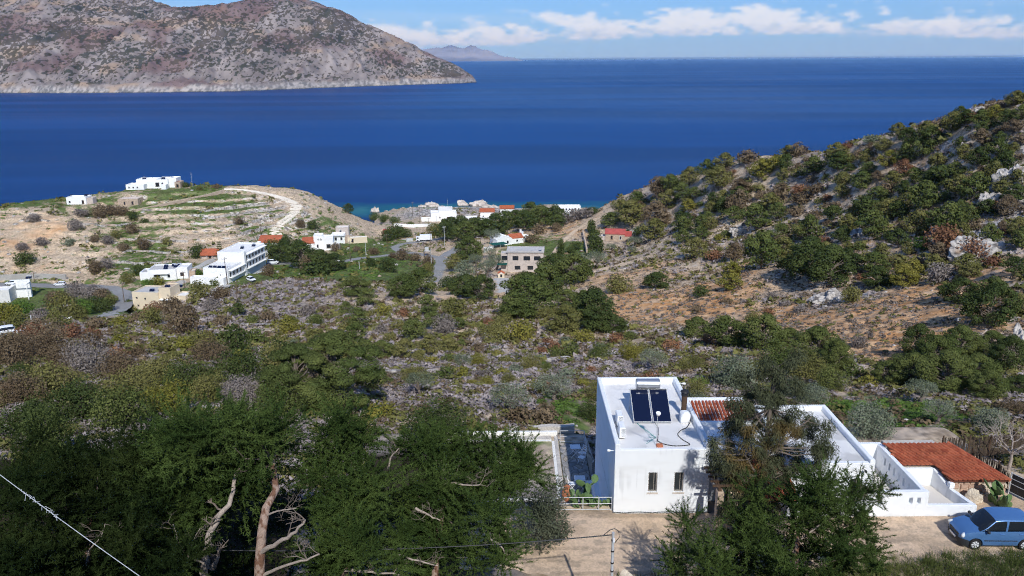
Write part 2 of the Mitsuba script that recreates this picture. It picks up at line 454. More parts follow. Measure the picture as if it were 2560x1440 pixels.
B = scene
B['m_ground'] = {'type': 'bumpmap', 'arbitrary': proc(ground_relief, 0.15), 'scale': 0.28, 'bsdf': {'type': 'twosided', 'bsdf': {'type': 'diffuse', 'reflectance': proc(ground_colour)}}}
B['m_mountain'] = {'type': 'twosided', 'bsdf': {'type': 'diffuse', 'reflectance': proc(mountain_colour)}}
B['m_far'] = {'type': 'twosided', 'bsdf': {'type': 'diffuse', 'reflectance': proc(far_colour)}}
B['m_sea'] = {'type': 'principled', 'base_color': proc(sea_colour), 'roughness': proc(sea_rough), 'specular': 0.03}

# ---------------------------------------------------------------- air
B['air'] = {'type': 'homogeneous', 'albedo': {'type': 'rgb', 'value': [0.95, 0.955, 0.97]}, 'sigma_t': {'type': 'rgb', 'value': [0.7e-5, 1.2e-5, 2.0e-5]}}
B['haze'] = {'type': 'cube', 'to_world': T().translate([0, 28500, (1150 + SEA - 28) / 2]).scale([60000, 31500, (1150 - SEA + 28) / 2]),
             'bsdf': {'type': 'null'}, 'interior': {'type': 'ref', 'id': 'air'}}
labels['haze'] = {'label': 'thin blue sea haze over the water and the far coast', 'kind': 'stuff'}

# ---------------------------------------------------------------- roads and tracks


def track(pts, half, blend=1.5, smooth=5):
    p = np.array([ground_at(*q) for q in pts])
    seg = np.linalg.norm(np.diff(p[:, :2], axis=0), axis=1)
    s = np.concatenate([[0], np.cumsum(seg)])
    m = max(int(s[-1] / 2.0), 8)
    q = np.stack([np.interp(np.linspace(0, s[-1], m), s, p[:, k]) for k in range(3)], 1)
    for _ in range(smooth):
        q[1:-1] = (q[:-2] + 2 * q[1:-1] + q[2:]) / 4
    LEVELS.append(road_field(q, half + 0.3, blend))
    return q


def ribbon(q, half, lift=0.05, cross=4, uneven=0.12):
    t = np.gradient(q[:, :2], axis=0)
    t /= np.linalg.norm(t, axis=1, keepdims=True)
    nrm = np.stack([-t[:, 1], t[:, 0]], 1)
    v, f = [], []
    for i in range(len(q)):
        w = half * (1 + uneven * math.sin(i * 1.3) * math.sin(i * 0.37 + 1))
        for k in range(cross + 1):
            o = (2 * k / cross - 1) * w
            v.append((q[i, 0] + nrm[i, 0] * o, q[i, 1] + nrm[i, 1] * o, q[i, 2] + lift - (0.12 if k in (0, cross) else 0)))
    for i in range(len(q) - 1):
        for k in range(cross):
            a = i * (cross + 1) + k
            f.append((a, a + 1, a + cross + 2, a + cross + 1))
    return np.array(v), np.array(f)


ROADS = {
    'village_road': ([(-60, 712), (0, 711), (80, 712), (150, 716), (235, 716), (285, 720), (318, 738), (312, 758), (285, 778), (262, 792)], 3.4, 'asphalt'),
    'village_lane': ([(640, 668), (590, 700), (520, 735), (470, 728), (440, 716), (458, 700), (486, 672), (520, 655), (545, 640)], 2.0, 'concrete'),
    'headland_track': ([(560, 473), (590, 472), (640, 479), (700, 492), (735, 506), (748, 520), (728, 540), (697, 560), (684, 578), (692, 600), (712, 622), (716, 640)], 3.0, 'track'),
    'valley_road': ([(1075, 712), (1092, 690), (1098, 668), (1106, 648), (1122, 632), (1150, 618)], 3.2, 'asphalt'),
    'valley_road_bend': ([(1104, 646), (1080, 640), (1040, 634), (1000, 629), (985, 618), (1003, 610), (1045, 605), (1090, 599), (1128, 592)], 2.6, 'asphalt'),
    'hairpin_road': ([(1078, 712), (1055, 728), (1062, 741), (1100, 745), (1150, 741), (1195, 735)], 2.6, 'asphalt'),
    'hillside_path': ([(1470, 684), (1500, 676), (1540, 666), (1580, 655), (1622, 642)], 1.5, 'dirt'),
    'orchard_track': ([(1380, 640), (1405, 605), (1440, 575), (1490, 548), (1535, 528)], 1.4, 'dirt'),
    'parking_lane': ([(640, 660), (690, 660), (740, 657), (800, 660), (850, 655), (900, 645), (960, 640), (1000, 632)], 2.4, 'asphalt'),
    'garden_drive': ([(1262, 735), (1258, 715), (1255, 695)], 2.6, 'concrete'),
}
_roads = {k: (track(p, h), h, m) for k, (p, h, m) in ROADS.items()}
PADS = []


def pad(px, py, half, blend=4.0, drop=0.0):
    """Levels the ground round a building site; returns its centre."""
    c = ground_at(px, py)
    c[2] -= drop
    PADS.append((c[0], c[1], half + 0.5))

    def fn(x, y):
        d = np.hypot(x - c[0], y - c[1])
        return 1 - sstep(half, half + blend, d), np.full(np.shape(x), c[2])
    LEVELS.append(fn)
    return c


SITES = {k: pad(*v) for k, v in {
    'villa': (385, 474, 13), 'small_white': (196, 511, 6), 'hut': (322, 513, 5), 'balcony_house': (672, 640, 6), 'tile_house': (800, 626, 8), 'terrace_house': (848, 606, 6),
    'tile_shed': (527, 648, 5), 'solar_house': (415, 700, 11), 'terrace_block': (566, 712, 15), 'cream_house': (395, 775, 10), 'edge_house': (20, 752, 9),
    'shore_house': (1112, 553, 8), 'shore_tile_a': (1219, 555, 6), 'shore_tile_b': (1268, 548, 5), 'arcade': (1420, 540, 10), 'white_tile': (1280, 612, 11), 'concrete_house': (1306, 680, 9), 'red_house': (1543, 603, 8), 'shore_small': (1178, 557, 4), 'shrine': (1253, 695, 1.5), 'brown_shed': (982, 590, 6), 'block_shed': (890, 608, 5),
}.items()}

for k, (q, h, m) in _roads.items():
    put(k, ribbon(q, h), 'm_' + m, smooth=True, kind='structure')
B['m_asphalt'] = col(tint((0.20, 0.195, 0.19), 0.18, 0.15, 0.12), 0.9)
B['m_concrete'] = col(tint((0.36, 0.34, 0.31), 0.2, 0.3, 0.1), 0.9)
B['m_track'] = col(tint((0.74, 0.65, 0.52), 0.10, 0.25, 0.06), 0.95)
B['m_dirt'] = col(tint((0.45, 0.34, 0.235), 0.22, 0.3, 0.15), 0.95)

# ---------------------------------------------------------------- ground
SOIL = [(100, 520, .5, .6), (50, 508, .5, .9), (240, 565, .5, .35), (100, 580, .68, -.5), (300, 600, .5, .5), (500, 540, .45, .75), (600, 500, .42, .85), (650, 560, .42, .9), (560, 605, .5, -.1), (480, 590, .52, -.2), (300, 650, .5, .6), (150, 660, .5, 0), (200, 692, .5, 0), (380, 640, .5, .7), (470, 482, .45, .6), (380, 492, .45, .55),
        (760, 505, .42, .4), (830, 540, .45, .35), (800, 580, .42, .75), (870, 575, .3, .55), (90, 732, .5, 1), (130, 748, .5, .7), (250, 760, .3, .6), (60, 800, .3, .5), (520, 500, .42, .9), (700, 520, .42, .75), (60, 640, .5, .35), (20, 600, .68, -.5), (700, 600, .55, 0), (330, 560, .5, .45),
        (700, 682, .3, 1.1), (860, 690, .3, 1), (900, 680, .3, 1), (930, 620, .3, 1), (960, 660, .3, 1), (1080, 615, .6, 0), (1000, 562, .5, .3), (1150, 690, .4, .2), (1300, 702, .4, .1), (1420, 572, .78, .25), (1480, 560, .85, 0), (1370, 592, .6, .7), (1420, 622, .5, .9), (1560, 640, .5, 0), (1090, 560, .5, 0), (1180, 522, .5, -1), (1050, 528, .5, -1), (950, 545, .4, .2), (1330, 540, .5, -.5),
        (700, 732, .04, 0), (600, 742, .12, 0), (600, 800, .25, .1), (900, 780, .28, .1), (1160, 780, .4, .2), (300, 830, .35, 0), (400, 900, .3, .1), (50, 945, .55, 0), (150, 950, .5, 0), (1100, 920, .14, 0), (1250, 960, .14, 0), (1000, 930, .12, 0), (1400, 1010, .3, .55), (1300, 1080, .35, .4), (1150, 1000, .15, .1), (1500, 900, .16, .05), (1640, 960, .25, .5), (1770, 885, .5, 0), (700, 900, .2, .2), (300, 1000, .3, .1), (700, 1000, .2, .1), (950, 1050, .4, .1), (1260, 820, .35, .1), (1000, 830, .3, .15),
        (1560, 700, .75, -.05), (1620, 760, .9, -.2), (1700, 780, .9, 0), (1550, 760, .85, 0), (1800, 720, .75, -.15), (1750, 640, .5, -.25), (1900, 560, .55, -.35), (1850, 480, .55, -.35), (2040, 402, .12, 0), (2000, 620, .62, -.35), (2100, 742, .62, -.5), (2200, 650, .66, -.35), (2300, 760, .8, 0), (2250, 850, .85, 0), (2400, 800, .8, 0), (2100, 800, .8, 0), (2480, 860, .62, -.3), (2530, 430, .2, -1.2), (2470, 560, .4, -.6), (2400, 400, .6, -.2), (2540, 300, .5, -.2), (2300, 450, .6, -.3), (2150, 550, .58, -.35), (1950, 800, .85, -.1), (700, 470, .5, -.5), (640, 470, .5, -.2), (850, 520, .5, -.3), (560, 470, .5, .2), (790, 490, .5, -.3), (1650, 560, .45, -.25), (1600, 520, .2, -.2), (1650, 480, .2, -.2), (1560, 545, .3, 0), (1700, 500, .45, -.3), (1600, 580, .3, -.2), (1750, 560, .5, -.3), (1540, 530, .3, 0),
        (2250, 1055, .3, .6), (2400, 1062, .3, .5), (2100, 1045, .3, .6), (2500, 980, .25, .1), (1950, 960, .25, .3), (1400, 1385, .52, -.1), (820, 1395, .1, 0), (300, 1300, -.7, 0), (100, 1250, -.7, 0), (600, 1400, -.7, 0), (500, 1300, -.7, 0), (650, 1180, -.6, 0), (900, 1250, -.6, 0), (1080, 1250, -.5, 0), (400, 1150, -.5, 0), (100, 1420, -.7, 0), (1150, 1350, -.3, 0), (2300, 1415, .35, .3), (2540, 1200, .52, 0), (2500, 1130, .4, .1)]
_sp = np.array([ground_at(a, b) for a, b, _, _ in SOIL])
_sq = _par(_sp[:, 0], _sp[:, 1])
_sv = np.array([(c, d) for _, _, c, d in SOIL])


def soil(x, y):
    q = _par(np.ravel(x), np.ravel(y))
    out = np.zeros((len(q), 2))
    for i in range(0, len(q), 20000):
        d2 = ((q[i:i + 20000, None] - _sq[None]) ** 2).sum(-1)
        w = np.exp(-d2 / 0.0045) + 0.0004 / (d2 + 0.004)
        out[i:i + 20000] = w @ _sv / w.sum(1, keepdims=True)
    return out


NU, NV = 540, 790
_mu, _mv = np.linspace(-1.3, 1.3, NU), np.concatenate([np.linspace(math.log(24.0), math.log(246), 330, endpoint=False), np.linspace(math.log(246), math.log(466), 400, endpoint=False), np.linspace(math.log(466), math.log(760), 60)])
_UU, _VV = np.meshgrid(_mu, _mv, indexing='ij')
_Y = np.exp(_VV) - 16.0
_X = _UU * (_Y + 16.0) / 1.5
_Z = np.maximum(height(_X, _Y), SEA - 26)
_ground = RegularGridInterpolator((_mu, _mv), _Z, bounds_error=False, fill_value=None)


def height(x, y):
    x, y = np.atleast_1d(np.asarray(x, float)), np.atleast_1d(np.asarray(y, float))
    return _ground(_par(x, y))


_idx = np.arange(NU * NV).reshape(NU, NV)
_fq = np.stack([_idx[:-1, :-1], _idx[1:, :-1], _idx[1:, 1:], _idx[:-1, 1:]], -1).reshape(-1, 4)
_low = (_Z < SEA - 6).ravel()
_fq = _fq[~_low[_fq].all(1)]
_v = np.stack([_X, _Y, _Z], -1).reshape(-1, 3)
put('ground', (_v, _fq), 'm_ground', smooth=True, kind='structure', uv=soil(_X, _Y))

# ---------------------------------------------------------------- sea, mountain, far coast
put('sea', (np.array([(-59800, -2900, SEA), (59800, -2900, SEA), (59800, 59800, SEA), (-59800, 59800, SEA)]), np.array([(0, 1, 2, 3)])), 'm_sea', kind='structure')


def mountain():
    shore_px = [(-420, 236), (-200, 234), (0, 233), (200, 233), (400, 231), (600, 228), (800, 220), (1000, 213), (1100, 210), (1170, 207.5), (1190, 206)]
    crest_px = [(-420, -70), (-200, -70), (0, -52), (150, -55), (260, -40), (360, -12), (430, 13), (500, 11), (560, 8), (640, 3), (700, -1), (770, 2), (850, 27), (905, 52), (1000, 95), (1060, 126), (1130, 158), (1180, 188), (1192, 204)]
    xs = np.linspace(-420, 1191, 640)
    sy = np.interp(xs, *zip(*shore_px))
    cy = np.interp(xs, *zip(*crest_px))
    sh = np.array([at_level(a, b, SEA) for a, b in zip(xs, sy)])
    depth = np.interp(xs, [-420, 300, 430, 700, 1000, 1150, 1191], [1350, 1250, 1000, 1050, 700, 300, 40])
    cr = np.array([at_dist(a, b, s[1] + d) for a, b, s, d in zip(xs, cy, sh, depth)])
    ts = np.concatenate([np.linspace(-0.01, 0.06, 12), np.linspace(0.07, 1.0, 150), np.linspace(1.02, 1.9, 20)])
    P = sh[:, None] * (1 - ts[None, :, None]) + cr[:, None] * ts[None, :, None]
    H = (cr[:, 2] - SEA)[:, None]
    t = ts[None, :]
    cliff = 26 * np.clip(H / 90, 0.15, 1) * sstep(0.0, 0.035, t)
    body = np.where(t <= 1, 0.52 * t + 0.48 * sstep(0.0, 1.0, t) , 1 - 0.95 * np.clip(t - 1, 0, 1) ** 1.2)
    q = np.stack([P[..., 0], P[..., 1], 0 * P[..., 0]], -1)
    gul = np.abs(meshkit.fbm(np.stack([P[..., 0] / 190 + 0.8 * meshkit.fbm(q / 400, 3, 71), P[..., 1] / 700, 0 * P[..., 0]], -1), 4, 70) - 0.5) * 2
    rel = (meshkit.fbm(q / 130, 5, 72) - 0.5) * 70 + (meshkit.fbm(q / 26, 3, 73) - 0.5) * 16
    amp = np.clip(H / 300, 0.05, 1) * sstep(0.0, 0.12, t) * (1 - 0.75 * sstep(0.75, 0.97, t))
    z = SEA + cliff * (1 - t.clip(0, 1)) + body * H + amp * (1.15 * rel + 120 * (gul - 0.25)) + 5 * np.clip(H / 90, .2, 1) * (meshkit.noise(q / 15, 74) - .5) * sstep(0, .03, t)
    z = np.where(t < 0, SEA - 4, z)
    v = np.stack([P[..., 0], P[..., 1] + 24 * (meshkit.fbm(q / 45, 3, 75) - 0.5) * (t < 0.2), z], -1)
    n, m = v.shape[:2]
    i = np.arange(n * m).reshape(n, m)
    f = np.stack([i[:-1, :-1], i[1:, :-1], i[1:, 1:], i[:-1, 1:]], -1).reshape(-1, 4)
    return v.reshape(-1, 3), f


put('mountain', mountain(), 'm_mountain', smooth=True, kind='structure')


def far_coast():
    prof = [(1010, 140), (1050, 124), (1085, 120), (1110, 117), (1128, 113), (1145, 118), (1160, 121), (1178, 114), (1190, 116), (1205, 124), (1225, 127), (1245, 136), (1270, 142), (1290, 147), (1312, 152)]
    xs = np.linspace(1000, 1314, 160)
    py = np.interp(xs, *zip(*prof))
    py += (meshkit.fbm(np.stack([xs / 14, 0 * xs, 0 * xs], -1), 3, 61) - 0.5) * 5
    v = []
    for k, tt in enumerate(np.linspace(0, 1, 24)):
        for x, y in zip(xs, py):
            top = at_dist(x, min(y, 152.0), 44000)
            a = np.array([top[0] * 39500 / 44000, 39500, SEA - 5])
            q = a * (1 - tt) + top * tt
            h = max(top[2] - SEA, 0)
            q[2] = SEA - 5 + (h + 5) * (0.35 * tt + 0.65 * tt ** 1.6)
            q[2] += 0.3 * h * math.sin(math.pi * tt) * (meshkit.fbm(np.array([q[0] / 1260 + 2 * tt, q[1] / 4800, 0.0]), 4, 62) - 0.5)
            v.append(q)
    n = len(xs)
    f = [(k * n + i, k * n + i + 1, (k + 1) * n + i + 1, (k + 1) * n + i) for k in range(23) for i in range(n - 1)]
    return np.array(v), np.array(f)


put('distant_hills', far_coast(), 'm_far', smooth=True, kind='structure')
# ---------------------------------------------------------------- plants
from shapely.geometry import Polygon, box as sbox, Point


def made_ground(x, y):
    w = np.zeros(np.shape(x))
    for fn in LEVELS:
        w = np.maximum(w, fn(x, y)[0])
    return w


def leaves(rng, centre, radii, n, size, aspect=1.0, shell=0.72, jitter=0.55, droop=0.0, flat=0.0):
    """n leaf sprays spread through the outer part of a rounded clump."""
    d = rng.normal(size=(n, 3))
    d /= np.linalg.norm(d, axis=1, keepdims=True)
    r = shell + (1 - shell) * rng.random((n, 1)) ** 0.7
    r *= 1 + 0.18 * (rng.random((n, 1)) - 0.5)
    c = np.asarray(centre) + d * r * np.asarray(radii)
    nrm = d / np.asarray(radii)
    nrm /= np.linalg.norm(nrm, axis=1, keepdims=True)
    nrm = nrm + jitter * rng.normal(size=(n, 3)) + np.array([0, 0, flat])
    nrm /= np.linalg.norm(nrm, axis=1, keepdims=True)
    a = np.cross(nrm, rng.normal(size=(n, 3)))
    if droop:
        a = 0.55 * d * np.array([1, 1, 0.3]) - np.array([0, 0, 0.75]) + 0.5 * rng.normal(size=(n, 3))
    a /= np.linalg.norm(a, axis=1, keepdims=True) + 1e-9
    b = np.cross(nrm, a)
    s = size * (0.6 + 0.8 * rng.random((n, 1)))
    return np.stack([c - b * s * 0.5 * aspect, c + b * s * 0.5 * aspect, c + a * s], 1).reshape(-1, 3)


def tri_mesh(vs):
    v = np.vstack(vs)
    return v, np.arange(len(v)).reshape(-1, 3)


def join(parts):
    mb = MB()
    for v, f in parts:
        mb.add(v, f)
    return np.vstack(mb.v), np.vstack(mb.f)


def limb(rng, a, b, r0, r1, wob=0.06, n=5, sides=5):
    t = np.linspace(0, 1, n)[:, None]
    p = np.asarray(a) * (1 - t) + np.asarray(b) * t
    L = np.linalg.norm(np.asarray(b) - np.asarray(a))
    p[1:-1] += rng.normal(size=(n - 2, 3)) * wob * L
    return tube(p, np.linspace(r0, r1, n), sides)


def pine(seed, nclump=20, per=110, leaf=0.21, h=4.1, w=5.0, lean=0.35, low=0.18, out=0.45, fat=1.0):
    """A wind-shaped pine: layered, cushion-like clumps on a short leaning trunk. About h tall and w wide."""
    rng = np.random.default_rng(seed)
    top = np.array([lean * rng.normal(), lean * rng.normal(), h])
    cl, wood = [], [limb(rng, (0, 0, -0.4), top * 0.8, 0.035 * h, 0.01 * h, 0.03, 6, 6)]
    for k in range(nclump):
        u = (k + 0.5 * rng.random()) / nclump
        z = h * (low + (1 - low) * (0.06 + 0.86 * u))
        prof = math.sin(math.pi * (0.22 + 0.74 * u)) ** 0.8 * (1.0 if u < 0.8 else 0.75)
        ang = 2.4 * k + rng.normal() * 0.5
        rr = 0.5 * w * prof * (out + (1 - out) * rng.random() ** 0.5)
        rad = fat * w * (0.13 + 0.09 * rng.random()) * (1.0 - 0.25 * u)
        c = np.array([math.cos(ang) * max(rr - rad * 0.6, 0), math.sin(ang) * max(rr - rad * 0.6, 0), z]) + top * np.array([1, 1, 0]) * u
        rd = np.array([rad * (1 + 0.3 * rng.random()), rad * (1 + 0.3 * rng.random()), rad * (0.5 + 0.2 * rng.random())])
        cl.append(leaves(rng, c, rd, per, leaf, jitter=0.36, flat=0.3, shell=0.8))
        wood.append(limb(rng, top * 0.8 * min(0.9, max(0.1, (z / h - 0.15))), c, 0.012 * h, 0.005 * h, 0.05, 4, 4))
    return tri_mesh(cl), join(wood)


def olive(seed, n=2600, leaf=0.17, h=3.6, w=4.4):
    rng = np.random.default_rng(seed)
    cl, wood = [], []
    fork = np.array([0.1 * rng.normal(), 0.1 * rng.normal(), 0.28 * h])
    wood.append(limb(rng, (0.15 * rng.normal(), 0, -0.3), fork, 0.075 * h, 0.055 * h, 0.08, 5, 7))
    m = 13
    for k in range(m):
        ang = 2.4 * k + rng.normal() * 0.3
        u = rng.random()
        rr = 0.5 * w * (0.25 + 0.6 * math.sqrt((k + 0.5) / m))
        c = np.array([math.cos(ang) * rr, math.sin(ang) * rr, h * (0.42 + 0.42 * (1 - (rr / (0.5 * w)) ** 2) + 0.1 * u)])
        rd = w * np.array([0.17, 0.17, 0.14]) * (0.8 + 0.5 * rng.random())
        cl.append(leaves(rng, c, rd, n // m, leaf, aspect=0.45, shell=0.35, jitter=0.9))
        if k % 2 == 0:
            mid = fork + (c - fork) * 0.5 + np.array([0, 0, 0.05 * h])
            wood.append(tube(np.array([fork, mid, c]), [0.035 * h, 0.02 * h, 0.006 * h], 5))
    return tri_mesh(cl), join(wood)


def shrub(seed, n=520, leaf=0.16, h=1.3, w=2.2, lobes=6, shell=0.6):
    """A rounded bush, about h tall and w wide, with a few stems."""
    rng = np.random.default_rng(seed)
    cl, wood = [], []
    for k in range(lobes):
        ang, rr = 2.4 * k + rng.normal() * 0.4, 0.5 * w * 0.62 * math.sqrt(k / lobes)
        hh = h * (0.62 + 0.3 * rng.random()) * (1 - 0.35 * (rr / (0.5 * w)))
        c = np.array([math.cos(ang) * rr, math.sin(ang) * rr, hh * 0.5])
        cl.append(leaves(rng, c, np.array([w * 0.25, w * 0.25, hh * 0.56]), n // lobes, leaf, shell=shell, jitter=0.6))
        wood.append(limb(rng, (0, 0, -0.15), c + np.array([0, 0, hh * 0.2]), 0.03, 0.012, 0.06, 4, 4))
    return tri_mesh(cl), join(wood)


def twigs(rng, p, d, length, r, depth, out, spread=0.6):
    q = p + d * length
    out.append(tube(np.array([p, (p + q) / 2 + rng.normal(size=3) * 0.05 * length, q]), [r, r * 0.85, r * 0.65], 4 if depth < 3 else 5, False))
    if depth == 0:
        return
    for _ in range(3 if depth > 1 else 3):
        e = d + spread * rng.normal(size=3)
        e[2] = abs(e[2]) * 0.6 + 0.15
        e /= np.linalg.norm(e)
        twigs(rng, q - d * length * 0.15 * rng.random(), e, length * (0.62 + 0.2 * rng.random()), r * 0.6, depth - 1, out, spread)


def leaf_colour(a, b, scale=0.35):
    def fn(p, n, uv):
        k = fbm(p.x * scale, p.y * scale, p.z * scale, 2)
        f = noise(p.x * 3.1, p.y * 3.1, p.z * 3.1)
        return mix(a, b, smoothstep(0.25, 0.75, k)) * (0.72 + 0.56 * f)
    return proc(fn)


LEAF = {
    'dark': ((0.046, 0.064, 0.022), (0.080, 0.100, 0.032)), 'green': ((0.070, 0.092, 0.028), (0.122, 0.138, 0.043)), 'olive': ((0.118, 0.118, 0.038), (0.180, 0.165, 0.058)),
    'yellow': ((0.150, 0.145, 0.030), (0.215, 0.190, 0.045)), 'rust': ((0.165, 0.082, 0.050), (0.255, 0.130, 0.070)), 'silver': ((0.120, 0.142, 0.090), (0.20, 0.22, 0.15)),
    'twig': ((0.150, 0.125, 0.110), (0.235, 0.200, 0.180)), 'grey': ((0.245, 0.205, 0.195), (0.36, 0.307, 0.295)), 'brown': ((0.115, 0.082, 0.050), (0.190, 0.140, 0.088)), 'bright': ((0.070, 0.125, 0.026), (0.125, 0.190, 0.042)),
}
for k, (a, b) in LEAF.items():
    B['m_leaf_' + k] = {'type': 'twosided', 'bsdf': {'type': 'diffuse', 'reflectance': leaf_colour(a, b)}}
B['m_bark'] = col(tint((0.17, 0.135, 0.11), 0.35, 6.0, 0.2), 0.95)
B['m_bark_pale'] = col(tint((0.34, 0.28, 0.235), 0.35, 5.0, 0.25), 0.95)

_proto, _variants = {}, {}


def proto(kind, k):
    if (kind, k) not in _proto:
        if kind == 'pine':
            m = pine(100 + k, 22, 105, 0.23, lean=0.3)
        elif kind == 'bigpine':
            m = pine(140 + k, 36, 230, 0.15, lean=0.3, low=0.12, out=0.65, fat=0.85)
        elif kind == 'nearpine':
            m = pine(160 + k, 40, 520, 0.095, lean=0.3, low=0.12, out=0.7, fat=0.8)
        elif kind == 'cushion':
            m = pine(180 + k, 42, 1000, 0.07, lean=0.25, low=0.08, out=0.85, fat=0.66)
        elif kind == 'nearbush':
            m = shrub(360 + k, 5200, 0.078, 2.6, 3.0, 11, 0.6)
        elif kind == 'olive':
            m = olive(200 + k)
        elif kind == 'round':
            m = shrub(300 + k, 1500, 0.15, 2.6, 3.0, 9, 0.7)
        elif kind == 'column':
            m = shrub(340 + k, 1100, 0.16, 3.2, 1.7, 7, 0.7)
        else:
            m = shrub(400 + k, 560, 0.15, 1.3, 2.2, 6)
        _proto[(kind, k)] = m, float(np.ptp(m[0][0][:, 0]) + np.ptp(m[0][0][:, 1])) / 2
    return _proto[(kind, k)]


def group_of(kind, k, colour):
    key = f'plant_{kind}_{k}_{colour}'
    if key not in scene:
        (crown, wood), _ = proto(kind, k)
        scene[key] = {'type': 'shapegroup', 'crown': mikit.ply(crown, 'm_leaf_' + colour), 'trunk': mikit.ply(wood, 'm_bark', smooth=True)}
    return key


PLANTS = []
NAMES = {'pine': 'pine_tree', 'bigpine': 'pine_tree', 'nearpine': 'pine_tree', 'cushion': 'pine_tree', 'nearbush': 'bushy_tree', 'olive': 'olive_tree', 'round': 'bushy_tree', 'column': 'garden_tree', 'shrub': 'shrub'}
prng = random.Random(7)


def plant(kind, px, py, wpx, colour, stretch=1.0, label=None, at=None):
    """A plant standing where the sight line meets the slope, its crown wpx wide (in photo pixels at that distance)."""
    g = ground_at(px, py) if at is None else at
    depth = (g - EYE) @ FW
    if depth < 98 and kind in ('bigpine', 'round'):
        kind = {'bigpine': 'nearpine', 'round': 'nearbush'}[kind]
    k = prng.randrange(5 if kind in ('pine', 'shrub') else 3)
    w = wpx * depth / F
    s = 1.16 * w / proto(kind, k)[1]
    key = new_key(NAMES[kind])
    scene[key] = {'type': 'instance', 'plant': {'type': 'ref', 'id': group_of(kind, k, colour)},
                  'to_world': T().translate([float(g[0]), float(g[1]), float(g[2]) - 0.05]).rotate([0, 0, 1], prng.uniform(0, 360)).scale([s, s, s * stretch * prng.uniform(0.78, 1.18)])}
    PLANTS.append([key, kind, colour, w, px, py, label])
    return key


def zoomed(x0, y0, s, rows):
    return [(r[0], x0 + r[1] / s, y0 + r[2] / s, r[3] / s, r[4]) for r in rows]


P, Q, O, R, S, C = 'pine', 'bigpine', 'olive', 'round', 'shrub', 'column'
LIST = []
